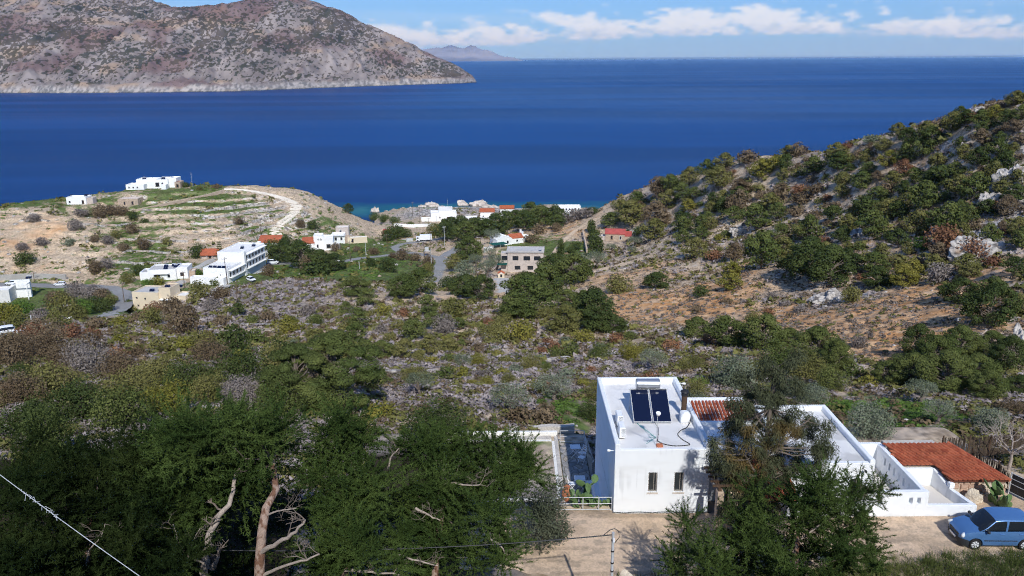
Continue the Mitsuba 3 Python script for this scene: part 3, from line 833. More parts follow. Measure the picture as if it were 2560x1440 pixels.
# right hillside
LIST += zoomed(1700, 200, 2.88, [
    (P, 60, 770, 160, 'olive'), (P, 430, 900, 160, 'green'), (P, 300, 965, 120, 'dark'), (P, 60, 960, 120, 'yellow'), (P, 220, 970, 120, 'olive'), (P, 390, 1020, 160, 'green'), (P, 550, 1080, 200, 'green'), (P, 690, 1000, 150, 'green'), (P, 150, 1090, 120, 'green'), (S, 340, 1130, 90, 'green'), (S, 280, 1150, 80, 'yellow'),
    (P, 500, 1210, 90, 'green'), (P, 620, 1200, 130, 'green'), (P, 100, 1285, 180, 'olive'), (S, 410, 1260, 110, 'olive'), (P, 590, 1360, 260, 'green'), (S, 735, 1085, 90, 'green'), (P, 370, 1430, 150, 'yellow'), (Q, 930, 1440, 340, 'dark'), (P, 1085, 1010, 150, 'dark'), (P, 930, 1150, 190, 'green'), (P, 1210, 1090, 150, 'olive'), (P, 1380, 1140, 240, 'green'),
    (P, 1350, 1000, 200, 'dark'), (P, 1500, 1010, 180, 'olive'), (P, 1160, 1180, 140, 'dark'), (P, 1570, 1210, 160, 'dark'), (P, 1700, 1130, 200, 'olive'), (P, 1880, 1110, 220, 'green'), (P, 1760, 950, 240, 'green'), (P, 1580, 1000, 140, 'dark'), (P, 1900, 770, 200, 'dark'), (P, 2100, 880, 200, 'green'), (P, 1980, 830, 180, 'olive'), (P, 1690, 750, 160, 'green'), (P, 1520, 760, 140, 'olive'),
    (P, 1290, 800, 160, 'green'), (P, 1130, 660, 200, 'dark'), (P, 1480, 640, 140, 'yellow'), (P, 1350, 690, 120, 'green'), (S, 1220, 590, 130, 'olive'), (P, 1620, 600, 160, 'green'), (P, 1820, 490, 170, 'dark'), (P, 1950, 380, 160, 'olive'), (P, 1760, 420, 130, 'olive'), (P, 2060, 330, 140, 'dark'), (P, 2250, 290, 140, 'yellow'), (P, 2400, 190, 140, 'olive'), (P, 2440, 300, 130, 'green'), (P, 2400, 390, 150, 'brown'),
    (P, 2300, 570, 170, 'green'), (P, 2170, 480, 150, 'brown'), (P, 2050, 590, 120, 'olive'), (P, 2420, 770, 170, 'olive'), (P, 2390, 880, 160, 'dark'), (P, 1740, 1230, 140, 'bright'), (P, 1640, 1440, 170, 'yellow'), (P, 1400, 1400, 200, 'green'), (P, 1450, 1320, 160, 'olive'), (P, 2060, 1400, 200, 'olive'), (P, 2400, 1410, 190, 'dark'), (S, 900, 870, 130, 'brown'), (S, 700, 620, 140, 'yellow'), (S, 640, 650, 150, 'olive'),
    (S, 490, 600, 160, 'brown'), (P, 300, 660, 150, 'olive'), (P, 200, 710, 150, 'green'), (S, 1200, 500, 100, 'rust'), (R, 1900, 1230, 240, 'rust'), (R, 2100, 1290, 240, 'rust'), (S, 2240, 1340, 150, 'rust'), (S, 1060, 870, 80, 'rust'), (P, 1600, 830, 130, 'dark'), (S, 860, 890, 140, 'brown'), (S, 700, 890, 190, 'brown'), (S, 1000, 810, 150, 'brown'), (S, 850, 545, 130, 'brown'), (P, 1650, 480, 140, 'dark'), (S, 1380, 450, 120, 'silver'),
    (P, 1560, 430, 130, 'olive'), (P, 960, 690, 190, 'green'), (P, 1600, 700, 140, 'rust'), (P, 1750, 560, 150, 'green'), (P, 2150, 640, 160, 'dark'), (P, 2240, 730, 150, 'olive'), (P, 2300, 820, 140, 'olive'), (P, 2200, 980, 160, 'dark'), (S, 2260, 930, 120, 'rust'), (P, 2330, 980, 150, 'brown'), (P, 2020, 980, 150, 'green'), (S, 1040, 1190, 120, 'rust'), (P, 1260, 1020, 130, 'olive'), (P, 1050, 1260, 130, 'green'), (P, 1200, 1330, 150, 'dark'),
    (P, 20, 870, 130, 'green'), (P, 30, 1060, 120, 'dark'), (P, 200, 1080, 130, 'olive'), (P, 20, 1180, 130, 'green'), (P, 110, 850, 120, 'green'), (P, 560, 720, 150, 'yellow'), (P, 780, 560, 130, 'olive'), (S, 960, 500, 150, 'olive'), (P, 1460, 520, 130, 'olive'), (P, 1850, 640, 130, 'olive'), (P, 1990, 700, 140, 'green'), (P, 2330, 660, 150, 'dark'), (P, 1800, 800, 160, 'dark'), (P, 1440, 880, 150, 'green'), (P, 1620, 920, 150, 'olive'), (P, 880, 1290, 140, 'olive'), (P, 760, 1390, 130, 'dark'), (P, 1830, 1390, 150, 'olive'), (P, 2240, 1180, 140, 'green'), (P, 2420, 1140, 150, 'olive')])
# lower right slope and the wood behind the house
LIST += zoomed(1700, 640, 2.88, [
    (Q, 120, 590, 210, 'green'), (Q, 350, 640, 230, 'green'), (R, 195, 640, 130, 'rust'), (P, 400, 650, 130, 'yellow'), (Q, 580, 670, 240, 'bright'), (Q, 760, 650, 170, 'green'), (Q, 1000, 780, 280, 'green'), (Q, 1130, 820, 180, 'green'), (R, 150, 290, 125, 'dark'), (R, 1230, 330, 150, 'olive'), (P, 340, 250, 170, 'yellow'), (Q, 1080, 215, 330, 'dark'), (Q, 1400, 230, 210, 'dark'),
    (Q, 1620, 225, 190, 'yellow'), (R, 1860, 190, 160, 'twig'), (P, 2080, 160, 150, 'olive'), (Q, 2200, 510, 330, 'dark'), (Q, 1980, 340, 240, 'dark'), (P, 2410, 420, 170, 'olive'), (P, 2250, 330, 200, 'green'), (Q, 1650, 910, 260, 'green'), (Q, 1900, 970, 310, 'green'), (Q, 2110, 920, 250, 'bright'), (Q, 1810, 810, 230, 'green'), (Q, 2200, 1020, 200, 'bright'), (Q, 2350, 810, 210, 'dark'), (Q, 2430, 1000, 160, 'dark'),
    (Q, 1500, 920, 180, 'green'), (S, 1350, 940, 160, 'yellow'), (Q, 2000, 730, 220, 'green'), (Q, 1710, 720, 190, 'dark'), (Q, 2230, 720, 190, 'green'), (R, 1350, 1300, 340, 'silver'), (R, 100, 820, 180, 'olive'), (R, 390, 960, 310, 'silver'), (S, 130, 935, 130, 'bright'), (R, 110, 1070, 180, 'silver'), (O, 1730, 1060, 200, 'silver'), (O, 1850, 1210, 230, 'silver'), (R, 2230, 1250, 240, 'silver'), (R, 2400, 1130, 190, 'brown'),
    (S, 1240, 880, 160, 'green'), (S, 1600, 990, 120, 'olive'), (S, 640, 420, 90, 'rust'), (R, 1290, 660, 130, 'twig'), (S, 870, 400, 120, 'twig'), (S, 760, 360, 80, 'twig'), (S, 340, 345, 90, 'brown'), (S, 110, 400, 90, 'brown'), (S, 660, 310, 80, 'twig'), (R, 520, 500, 120, 'olive'), (R, 700, 830, 300, 'green'), (R, 930, 900, 260, 'olive'), (R, 1080, 960, 220, 'green'), (R, 560, 880, 160, 'olive'), (R, 800, 1010, 200, 'silver'), (R, 960, 1060, 200, 'silver')])
# headland and village
LIST += zoomed(0, 400, 2.88, [
    (R, 175, 300, 95, 'dark'), (R, 720, 415, 115, 'brown'), (R, 800, 395, 110, 'brown'), (R, 880, 400, 110, 'brown'), (R, 960, 428, 90, 'dark'), (S, 1040, 450, 65, 'dark'), (S, 240, 440, 110, 'twig'), (S, 590, 400, 120, 'twig'), (R, 545, 505, 95, 'twig'), (R, 955, 525, 95, 'brown'), (R, 835, 560, 85, 'olive'), (R, 685, 588, 72, 'brown'), (R, 775, 605, 85, 'twig'), (R, 895, 650, 85, 'brown'), (R, 1035, 645, 105, 'brown'), (R, 1195, 605, 62, 'olive'),
    (R, 1180, 650, 52, 'olive'), (R, 300, 612, 95, 'twig'), (S, 505, 615, 85, 'silver'), (R, 190, 745, 145, 'dark'), (R, 160, 645, 90, 'twig'), (R, 690, 815, 110, 'brown'), (R, 765, 780, 110, 'twig'), (R, 1720, 462, 72, 'brown'), (R, 2165, 483, 72, 'brown'), (R, 2258, 495, 95, 'dark'), (R, 1430, 705, 115, 'dark'), (S, 1740, 622, 65, 'twig'), (R, 920, 885, 105, 'olive'), (R, 1000, 825, 85, 'dark'),
    (R, 1060, 915, 110, 'bright'), (R, 1140, 905, 110, 'yellow'), (R, 1430, 830, 62, 'bright'), (R, 400, 1035, 150, 'brown'), (R, 560, 985, 150, 'twig'), (R, 660, 1000, 150, 'twig'), (R, 740, 1010, 120, 'brown'), (R, 690, 1075, 150, 'dark'), (R, 460, 1110, 180, 'olive'), (R, 800, 1030, 100, 'olive'), (R, 760, 1090, 130, 'dark'), (R, 600, 1110, 150, 'bright'), (R, 560, 1160, 150, 'olive'),
    (R, 60, 1170, 190, 'yellow'), (R, 170, 1130, 150, 'bright'), (R, 140, 1240, 170, 'olive'), (R, 290, 1180, 150, 'twig'), (R, 400, 1200, 150, 'olive'), (R, 1250, 1115, 170, 'brown'), (R, 1440, 1000, 170, 'olive'), (R, 1590, 1000, 150, 'brown'), (R, 1120, 1115, 140, 'rust'), (P, 1705, 1125, 110, 'dark'), (Q, 2080, 735, 190, 'dark'), (Q, 2190, 775, 200, 'dark'), (R, 2260, 790, 170, 'brown'), (Q, 2320, 800, 190, 'dark'), (Q, 2400, 800, 170, 'dark'), (S, 2270, 830, 220, 'dark'),
    (R, 1980, 705, 150, 'dark'), (R, 1930, 835, 95, 'brown'), (S, 1850, 1320, 190, 'green'), (S, 1640, 1285, 115, 'green'), (S, 1320, 1375, 170, 'yellow'), (S, 1560, 900, 90, 'green'), (R, 1290, 1030, 120, 'olive'), (R, 1530, 1080, 120, 'twig'), (S, 1640, 1110, 110, 'olive'), (R, 2420, 655, 80, 'brown'), (R, 2060, 620, 110, 'dark'), (S, 1070, 200, 30, 'dark'), (R, 1208, 185, 42, 'dark'), (S, 1340, 195, 60, 'dark'), (S, 1440, 215, 60, 'olive'), (S, 1560, 205, 60, 'brown'), (S, 1105, 190, 50, 'brown'),
    (R, 80, 940, 60, 'olive'), (R, 930, 1045, 60, 'green'), (S, 1000, 1170, 120, 'brown'), (S, 1380, 1120, 110, 'twig'), (S, 1810, 1180, 100, 'green'), (S, 940, 1090, 90, 'olive')])
# valley
LIST += zoomed(850, 450, 2.88, [
    (P, 770, 440, 170, 'dark'), (P, 890, 440, 180, 'green'), (P, 1100, 400, 190, 'dark'), (P, 1340, 370, 170, 'dark'), (P, 1430, 310, 140, 'green'), (P, 1550, 350, 140, 'dark'), (P, 990, 380, 150, 'green'), (P, 60, 240, 80, 'dark'), (R, 510, 335, 62, 'green'), (P, 850, 410, 170, 'dark'), (P, 950, 420, 180, 'dark'), (P, 1050, 410, 160, 'dark'), (R, 680, 400, 130, 'olive'), (P, 1200, 360, 180, 'green'), (P, 1320, 345, 180, 'dark'), (P, 1450, 340, 190, 'green'), (P, 1600, 300, 100, 'dark'), (P, 1150, 390, 130, 'dark'), (P, 1380, 300, 150, 'green'), (P, 1530, 320, 130, 'dark'), (P, 790, 360, 120, 'dark'), (P, 1260, 290, 110, 'dark'), (P, 760, 400, 120, 'dark'), (R, 1700, 260, 80, 'dark'), (R, 1820, 250, 90, 'dark'),
    (Q, 910, 600, 180, 'green'), (P, 820, 660, 130, 'olive'), (O, 1100, 460, 115, 'silver'), (O, 980, 630, 100, 'silver'), (O, 1080, 570, 95, 'silver'), (O, 1130, 650, 140, 'silver'), (Q, 130, 830, 210, 'green'), (P, 40, 970, 110, 'green'), (P, 190, 910, 150, 'green'), (Q, 440, 850, 230, 'green'), (Q, 580, 830, 230, 'green'), (Q, 880, 850, 200, 'dark'), (Q, 1000, 870, 180, 'dark'), (R, 790, 790, 150, 'dark'), (R, 900, 710, 150, 'silver'), (O, 770, 770, 90, 'silver'), (O, 1060, 700, 130, 'silver'),
    (Q, 1350, 990, 360, 'green'), (Q, 1510, 720, 190, 'dark'), (Q, 1650, 750, 240, 'green'), (Q, 1460, 860, 260, 'green'), (Q, 1270, 1000, 210, 'green'), (P, 1730, 710, 150, 'dark'), (Q, 1600, 1110, 220, 'olive'), (Q, 1850, 1090, 270, 'dark'), (Q, 1960, 1100, 180, 'dark'), (Q, 1750, 1010, 190, 'green'), (Q, 1660, 910, 160, 'green'), (R, 1300, 1160, 220, 'yellow'), (R, 1130, 1110, 140, 'olive'), (R, 1180, 1040, 120, 'olive'), (R, 1760, 1180, 170, 'yellow'), (S, 1990, 1170, 130, 'rust'),
    (C, 1810, 375, 60, 'dark'), (C, 1822, 440, 75, 'dark'), (C, 1835, 500, 85, 'dark'), (C, 1845, 545, 95, 'dark'), (R, 1700, 500, 100, 'dark'), (R, 1660, 525, 80, 'dark'), (C, 1585, 560, 62, 'dark'), (C, 1590, 500, 60, 'dark'), (O, 1950, 525, 85, 'silver'), (O, 1850, 640, 130, 'silver'), (O, 2100, 545, 70, 'silver'), (Q, 2280, 785, 190, 'dark'), (R, 2000, 815, 180, 'olive'), (P, 1940, 335, 150, 'green'), (R, 1740, 600, 110, 'silver'), (O, 2130, 480, 110, 'silver'), (R, 2150, 400, 90, 'green'),
    (R, 540, 580, 90, 'brown'), (R, 450, 575, 100, 'brown'), (R, 380, 560, 70, 'brown'), (R, 240, 535, 85, 'brown'), (R, 120, 515, 62, 'brown'), (R, 640, 610, 80, 'brown'), (R, 350, 660, 120, 'dark'), (R, 230, 620, 80, 'dark'), (R, 640, 660, 90, 'olive'), (P, 520, 1150, 190, 'green'), (Q, 330, 1270, 190, 'green'), (R, 760, 1115, 165, 'twig'), (P, 690, 1070, 160, 'green'), (P, 850, 1070, 120, 'green'), (P, 640, 970, 140, 'green'), (S, 310, 970, 120, 'yellow'), (S, 60, 1080, 150, 'olive'), (O, 880, 1370, 125, 'silver'), (O, 2250, 1380, 180, 'silver'),
    (R, 1560, 370, 70, 'brown'), (S, 1380, 450, 110, 'brown'), (S, 1700, 290, 140, 'twig'), (S, 1790, 265, 120, 'twig'), (S, 1620, 320, 110, 'twig'), (S, 1440, 380, 110, 'brown'), (R, 420, 400, 110, 'dark'), (R, 320, 300, 90, 'green'), (R, 390, 310, 80, 'green'), (R, 250, 290, 80, 'green'), (R, 400, 420, 120, 'dark'), (R, 470, 410, 90, 'dark'), (R, 350, 440, 110, 'dark'), (P, 1470, 1010, 120, 'olive'), (P, 100, 1180, 160, 'green'), (P, 200, 1290, 190, 'green'), (P, 40, 1280, 150, 'olive'), (P, 450, 1290, 160, 'olive'), (P, 650, 1260, 170, 'olive'), (P, 770, 1240, 150, 'olive'), (P, 130, 1080, 170, 'green'),
    (S, 1480, 1340, 80, 'bright'), (S, 1580, 1310, 60, 'yellow'), (S, 270, 1410, 90, 'bright'), (S, 1450, 1250, 100, 'rust'), (S, 1560, 1240, 110, 'rust'), (S, 1090, 1345, 40, 'rust'), (S, 1000, 1240, 120, 'brown'), (S, 890, 1420, 140, 'yellow'), (S, 1620, 1430, 150, 'silver'), (S, 1260, 1400, 110, 'silver'), (S, 1200, 1330, 120, 'olive'), (S, 660, 1330, 100, 'yellow'), (S, 1860, 1250, 90, 'olive')])
# the slope between
LIST += [(O, 1385, 1002, 95, 'silver'), (O, 1275, 1038, 92, 'silver'), (O, 1050, 990, 62, 'silver'), (R, 1095, 1092, 150, 'dark'), (S, 1300, 1060, 80, 'brown'), (S, 1360, 1062, 90, 'brown'), (S, 945, 1045, 72, 'yellow'), (R, 600, 960, 130, 'dark'), (R, 610, 1020, 110, 'twig'), (S, 700, 1000, 110, 'bright'), (R, 700, 950, 120, 'olive'), (R, 1480, 1050, 70, 'dark'), (R, 1500, 1000, 60, 'olive'),
         (R, 1740, 1000, 70, 'olive'), (R, 400, 960, 120, 'olive'), (R, 230, 940, 130, 'twig'), (R, 300, 950, 90, 'brown'), (R, 470, 990, 130, 'dark'), (R, 330, 1010, 150, 'olive'), (R, 130, 1000, 130, 'olive'), (R, 60, 1010, 110, 'brown'), (R, 200, 1050, 150, 'dark'), (R, 80, 1090, 150, 'dark'), (R, 420, 1040, 130, 'yellow'), (R, 520, 1010, 100, 'olive'), (R, 30, 900, 110, 'brown'), (R, 130, 890, 110, 'brown'), (R, 90, 870, 90, 'rust'), (R, 40, 920, 110, 'brown'), (R, 160, 920, 100, 'brown'), (R, 300, 1070, 160, 'green'), (R, 130, 1150, 160, 'dark')]
_hr = random.Random(3)
for r in LIST:
    k_, x_, y_, w_, c_ = r
    if x_ < 560 and y_ < 690 and c_ in ('brown', 'twig'):
        c_ = _hr.choice(('olive', 'dark', 'twig', 'dark'))
    if c_ == 'bright' and k_ in (P, Q):
        c_ = 'green'
    if c_ == 'rust' and x_ > 1700 and k_ == S and _hr.random() < 0.5:
        c_ = 'brown'
    if k_ == Q and x_ > 1500 and y_ > 850:
        plant(k_, x_, y_ + 4, w_ * 1.28, c_, 1.12)
    elif k_ == Q and 1100 < x_ < 1600 and y_ < 850:
        plant(k_, x_, y_, w_ * 1.14, c_)
    else:
        plant(*r)
_taken = [(r[1], r[2], r[3]) for r in LIST]


def scatter(poly, n, choices, wmin, wmax, gap=0.42):
    pg = Polygon(poly)
    x0, y0, x1, y1 = pg.bounds
    for _ in range(n * 12):
        if n <= 0:
            return
        px, py, w = prng.uniform(x0, x1), prng.uniform(y0, y1), prng.uniform(wmin, wmax)
        kind, colour = prng.choice(choices)
        if not pg.contains(Point(px, py)) or any(abs(px - a) < gap * (w + c) and abs(py - b) < 0.5 * gap * (w + c) for a, b, c in _taken):
            continue
        g = ground_at(px, py)
        if made_ground(g[:1], g[1:2])[0] > 0.05:
            continue
        _taken.append((px, py, w))
        plant(kind, px, py, w * (0.72 if kind == S else 1), colour, at=g)
        n -= 1


scatter([(1560, 570), (1700, 445), (1850, 405), (2000, 398), (2150, 375), (2400, 295), (2560, 255), (2560, 640), (2450, 660), (2200, 700), (1900, 690), (1700, 650), (1620, 610)], 150, [(P, 'olive'), (P, 'green'), (P, 'dark'), (P, 'olive'), (S, 'olive'), (S, 'brown'), (S, 'rust'), (S, 'green'), (S, 'brown'), (P, 'brown')], 24, 76, 0.32)
scatter([(1515, 560), (1560, 528), (1700, 455), (1770, 480), (1700, 600), (1600, 625)], 26, [(P, 'olive'), (P, 'green'), (P, 'dark')], 38, 62, 0.34)
scatter([(560, 800), (900, 770), (1250, 800), (1560, 830), (1700, 880), (1650, 1000), (1300, 980), (950, 960), (700, 850)], 100, [(S, 'olive'), (R, 'olive'), (R, 'green'), (S, 'yellow'), (S, 'brown'), (R, 'yellow'), (S, 'rust'), (S, 'silver'), (S, 'twig'), (S, 'green')], 32, 74, 0.36)
scatter([(0, 850), (350, 800), (560, 795), (720, 900), (560, 1000), (0, 1010)], 80, [(R, 'brown'), (S, 'brown'), (R, 'olive'), (S, 'rust'), (R, 'twig'), (S, 'yellow'), (R, 'dark'), (S, 'olive')], 46, 95, 0.34)
scatter([(0, 985), (700, 985), (720, 1090), (0, 1120)], 34, [(R, 'olive'), (R, 'dark'), (R, 'green'), (S, 'bright')], 70, 120, 0.34)
plant('cushion', 830, 1020, 240, 'green', 1.15, 'broad wind-sculpted pine with cushion-like clumps, standing alone above the dark foreground pines')
plant('cushion', 745, 1022, 170, 'dark', 1.05, 'pine pressed against the left side of the broad wind-sculpted pine')
# ---------------------------------------------------------------- low scrub and stones


def scrub():
    rng = np.random.default_rng(5)
    n = 72000
    u = rng.uniform(-1.06, 1.06, n)
    v = rng.uniform(math.log(16 + 40), math.log(16 + 560), n)
    y = np.exp(v) - 16
    x = u * (y + 16) / 1.5
    z = height(x, y)
    s = soil(x, y)
    su = s[:, 0] + 0.35 * (meshkit.fbm(np.stack([x / 9, y / 9, 0 * x], -1), 3, 91) - 0.5)
    sv = s[:, 1]
    head = (x < -40 - 0.02 * y) & (y > 255) & (sv > -2)
    patch = meshkit.fbm(np.stack([x / 5, y / 5, 0 * x], -1), 2, 92)
    dens = np.where(su < 0.28, 0.9, np.where(su < 0.62, 0.55, 1.0)) * np.where(sv < -0.25, 1.35, 1) * np.where(sv > 0.7, 0.25, 1)
    dens = np.where(head, np.where(sv > 0.2, 0.95, 0.3), dens) * np.where(y > 300, 0.7, 1) * (0.35 + 1.1 * patch)
    keep = (rng.random(n) < dens) & (z > SEA + 3) & (made_ground(x, y) < 0.15)
    x, y, z, su, sv, head = (a[keep] for a in (x, y, z, su, sv, head))
    n = len(x)
    r = rng.random(n)
    kind = np.where(su < 0.28, np.where(r < 0.64, 0, np.where(r < 0.82, 1, 2)), np.where(su < 0.62, np.where(r < 0.3, 0, np.where(r < 0.66, 1, 2)), np.where(r < 0.72, 4, np.where(r < 0.88, 2, 1))))
    kind = np.where(head, np.where(r < 0.75, 3, 1), kind)
    kind = np.where((sv > 0.45) & (r < 0.8), 3, kind)
    size = (0.32 + 0.55 * rng.random(n) ** 1.6) * np.where(kind == 1, 1.25, 1.0) * np.clip(0.75 + y / 260, 0.9, 1.9) * np.where(kind == 3, 0.8, 1)
    size *= np.where(su > 0.62, 0.50, 1)
    proto_far = [np.vstack([leaves(np.random.default_rng(50 + k), (0, 0, 0.12), np.array([0.95, 0.95, 0.62]), 18, 0.64, shell=0.6, jitter=0.42, flat=0.3)]) for k in range(5)]
    proto_near = [np.vstack([leaves(np.random.default_rng(60 + k), (0, 0, 0.12), np.array([0.95, 0.95, 0.66]), 56, 0.34, shell=0.6, jitter=0.45, flat=0.25)]) for k in range(5)]
    for k, (name, mat, lab) in enumerate((('grey_scrub', 'grey', 'grey thorny cushion scrub covering the dry slope below the house'), ('olive_scrub', 'olive', 'olive green low scrub spread over the slopes'),
                                          ('brown_scrub', 'brown', 'brown heath scrub spread over the slopes'), ('herb_cover', 'bright', 'fresh green herbs growing on the terraces and meadows'), ('earth_tussocks', 'twig', 'small grey brown tussocks dotted over the red earth slope'))):
        out = []
        for i in np.nonzero(kind == k)[0]:
            p = (proto_near if y[i] < 92 else proto_far)[i % 5]
            a = rng.random() * 6.283
            c, q = math.cos(a) * size[i], math.sin(a) * size[i]
            out.append(np.stack([p[:, 0] * c - p[:, 1] * q + x[i], p[:, 0] * q + p[:, 1] * c + y[i], p[:, 2] * size[i] * (0.45 if k == 3 else 0.85) + z[i]], 1))
        put(name, tri_mesh(out), 'm_leaf_' + mat, label=lab, kind='stuff')


scrub()
B['m_rock'] = {'type': 'twosided', 'bsdf': {'type': 'diffuse', 'reflectance': proc(lambda p, n, uv: mix(mix((0.13, 0.115, 0.105), (0.52, 0.475, 0.43), smoothstep(0.28, 0.62, 0.55 * fbm(p.x * 1.1, p.y * 1.1, p.z * 1.6, 4) + 0.45 * noise(p.x * 2.6 + 2 * fbm(p.x, p.y, p.z, 2), p.y * 2.6, p.z * 0.7))), (0.44, 0.29, 0.18), smoothstep(0.56, 0.75, fbm(p.x / 3, p.y / 3, p.z / 3 + 4, 3)) * 0.6))}}
B['m_shore_rock'] = {'type': 'twosided', 'bsdf': {'type': 'diffuse', 'reflectance': proc(lambda p, n, uv: mix(mix((0.42, 0.36, 0.31), (0.66, 0.58, 0.51), smoothstep(0.3, 0.65, fbm(p.x / 2.2, p.y / 2.2, p.z / 1.6, 4))), (0.13, 0.12, 0.10), smoothstep(1.0, 0.1, p.z - SEA)))}}


def boulder(seed, sub=2, rough_=0.45):
    m = trimesh.creation.icosphere(sub, 1.0)
    v = np.array(m.vertices)
    d = v / np.linalg.norm(v, axis=1, keepdims=True)
    k = 1 + rough_ * (meshkit.fbm(d * 1.7 + seed * 3.1, 4, seed) - 0.5) * 2
    cut = np.random.default_rng(seed).normal(size=(7, 3))
    cut /= np.linalg.norm(cut, axis=1, keepdims=True)
    v = d * k[:, None]
    for c in cut:
        over = np.maximum(v @ c - 0.72, 0)
        v -= over[:, None] * c * 0.85
    return v, np.array(m.faces)


def stones():
    rng = np.random.default_rng(6)
    n = 16000
    u, v = rng.uniform(-1.06, 1.06, n), rng.uniform(math.log(16 + 42), math.log(16 + 430), n)
    y = np.exp(v) - 16
    x = u * (y + 16) / 1.5
    s = soil(x, y)
    head = (x < -40) & (y > 290)
    z = height(x, y)
    keep = (rng.random(n) < np.where(s[:, 1] < -0.25, 0.36, np.where(head, 0.5, 0.05))) & (made_ground(x, y) < 0.1) & (z > SEA + 3)
    out = MB()
    pr = [boulder(k, 1) for k in range(6)]
    for i in np.nonzero(keep)[0]:
        pv, pf = pr[i % 6]
        sz = (0.12 + 0.5 * rng.random() ** 3) * np.clip(0.7 + y[i] / 220, 0.8, 2)
        a = rng.random() * 6.283
        m = frame(x[i], y[i], z[i], a, sz)
        out.add(pv * np.array([1, 0.8, 0.6]) @ m[:3, :3].T + m[:3, 3], pf)
    put('loose_stones', out.mesh(), 'm_rock', kind='stuff', label='pale loose stones scattered over the rocky slopes and terraces')


stones()


def outcrop(px, py, wpx, hpx, seed, label, mat='m_rock', name='rock_outcrop', squash=0.8, at=None, group=None):
    g = ground_at(px, py) if at is None else at
    k = (g - EYE) @ FW / F
    w, h = wpx * k / 2, hpx * k
    key = thing(name, label, 'rock', group)
    v, f = boulder(seed, 4, 0.55)
    if name in ('shore_rock', 'rock_outcrop'):
        d = v / np.linalg.norm(v, axis=1, keepdims=True)
        v = v * (0.45 + 1.1 * meshkit.fbm(d * np.array([3.2, 3.2, 1.4]) + seed, 5, seed + 3))[:, None]
    p = v * np.array([w, w * squash, h])
    p += 0.10 * w * (meshkit.fbm(v * 5 + seed, 4, seed)[:, None] - 0.5) * 2 * v
    fill(key, (p + g + np.array([0, 0, (-0.35 if name == 'rock_outcrop' else -0.05) * h]), f), mat)


outcrop(2545, 455, 110, 62, 3, 'large white rock outcrop at the right edge, high on the hillside')
outcrop(2480, 500, 60, 40, 4, 'dark sided rock ledge just below the large white outcrop')
outcrop(2450, 640, 150, 62, 5, 'broad streaked rock face among brown bushes on the right hillside')
outcrop(2150, 585, 60, 22, 6, 'pale rock slab between pines on the middle of the right hillside')
outcrop(2090, 742, 120, 26, 8, 'long pale rock ledge above the red slope, under the largest dark pine')
outcrop(2460, 860, 60, 40, 9, 'pale ochre boulder in the tree shade at the lower right slope')
outcrop(2545, 855, 50, 50, 10, 'grey boulder at the right edge beside the ochre boulder')
outcrop(2455, 280, 42, 18, 11, 'white rock sticking up on the ridge line near the top right')
outcrop(2297, 327, 14, 9, 12, 'tiny white rock on the ridge line where it flattens')
outcrop(1860, 580, 60, 22, 13, 'bright rock patch on the left part of the right hillside')
outcrop(1715, 432, 18, 9, 14, 'small white rock on the ridge above the sea, at its left')
outcrop(1790, 465, 50, 24, 15, 'white broken rocks near the ridge in front of the brown scrub')
for i, (px, py, w, h, lab) in enumerate([(939, 530, 20, 14, 'leftmost white sea stack standing alone at the cove'), (1010, 542, 36, 22, 'big pale shore rock at the left end of the reef'), (1003, 527, 16, 6, 'low reef rock left of the big pale shore rock, at the waterline'), (1032, 526, 28, 9, 'reef rock between the utility poles at the cove'), (1056, 521, 26, 10, 'middle reef rock in the arc of rocks round the cove'),
                                         (1078, 516, 36, 13, 'highest reef rock at the top of the arc round the cove'), (1103, 518, 26, 6, 'flat reef rock beside the gap in the reef'), (1157, 513, 32, 12, 'jagged brown reef rock right of the gap'), (1196, 514, 46, 17, 'large white reef rock at the right end of the reef'), (1226, 520, 40, 11, 'flat white rock tapering into the sea at the right end of the reef'), (1185, 528, 90, 9, 'long flat pale rock shelf behind the white shore house'), (985, 524, 12, 4, 'small reef rock just above the water, second from the sea stack'), (966, 528, 10, 3, 'small wave-washed rock next to the sea stack')]):
    a = at_level(px, py + 1, SEA)
    outcrop(0, 0, w * 1.15, h * 0.95, 20 + i, lab, 'm_shore_rock', 'shore_rock', 0.7, np.array([a[0], a[1], SEA]), 'rocks round the cove')

# ---------------------------------------------------------------- buildings far below
B['m_white'] = col(tint((0.78, 0.77, 0.75), 0.06, 0.8, 0.03), 0.85)
B['m_cream'] = col(tint((0.66, 0.55, 0.40), 0.10, 0.5, 0.04), 0.85)
B['m_plaster'] = col(tint((0.48, 0.41, 0.36), 0.2, 0.6, 0.1), 0.9)
B['m_grey_roof'] = col(tint((0.40, 0.385, 0.37), 0.2, 0.5, 0.1), 0.9)
B['m_pale_roof'] = col(tint((0.62, 0.605, 0.585), 0.12, 0.6, 0.06), 0.9)
B['m_stone'] = col(tint((0.40, 0.31, 0.235), 0.35, 1.6, 0.2), 0.95)
B['m_pane'] = col((0.018, 0.022, 0.028), 0.12, 0.5)
B['m_panel'] = col((0.006, 0.010, 0.032), 0.13, 0.5)
B['m_steel'] = {'type': 'twosided', 'bsdf': {'type': 'principled', 'base_color': {'type': 'rgb', 'value': [0.62, 0.63, 0.65]}, 'metallic': 0.85, 'roughness': 0.34}}
B['m_galv'] = col(tint((0.46, 0.46, 0.46), 0.15, 2.0, 0.1), 0.5, 0.5)
B['m_wood'] = col(tint((0.17, 0.105, 0.06), 0.3, 3.0, 0.2), 0.8)
B['m_pole'] = col(tint((0.13, 0.095, 0.07), 0.25, 1.0, 0.2), 0.9)
B['m_black'] = col((0.02, 0.02, 0.022), 0.5, 0.4)
B['m_red_roof'] = col(tint((0.40, 0.085, 0.075), 0.2, 0.6, 0.1), 0.85)
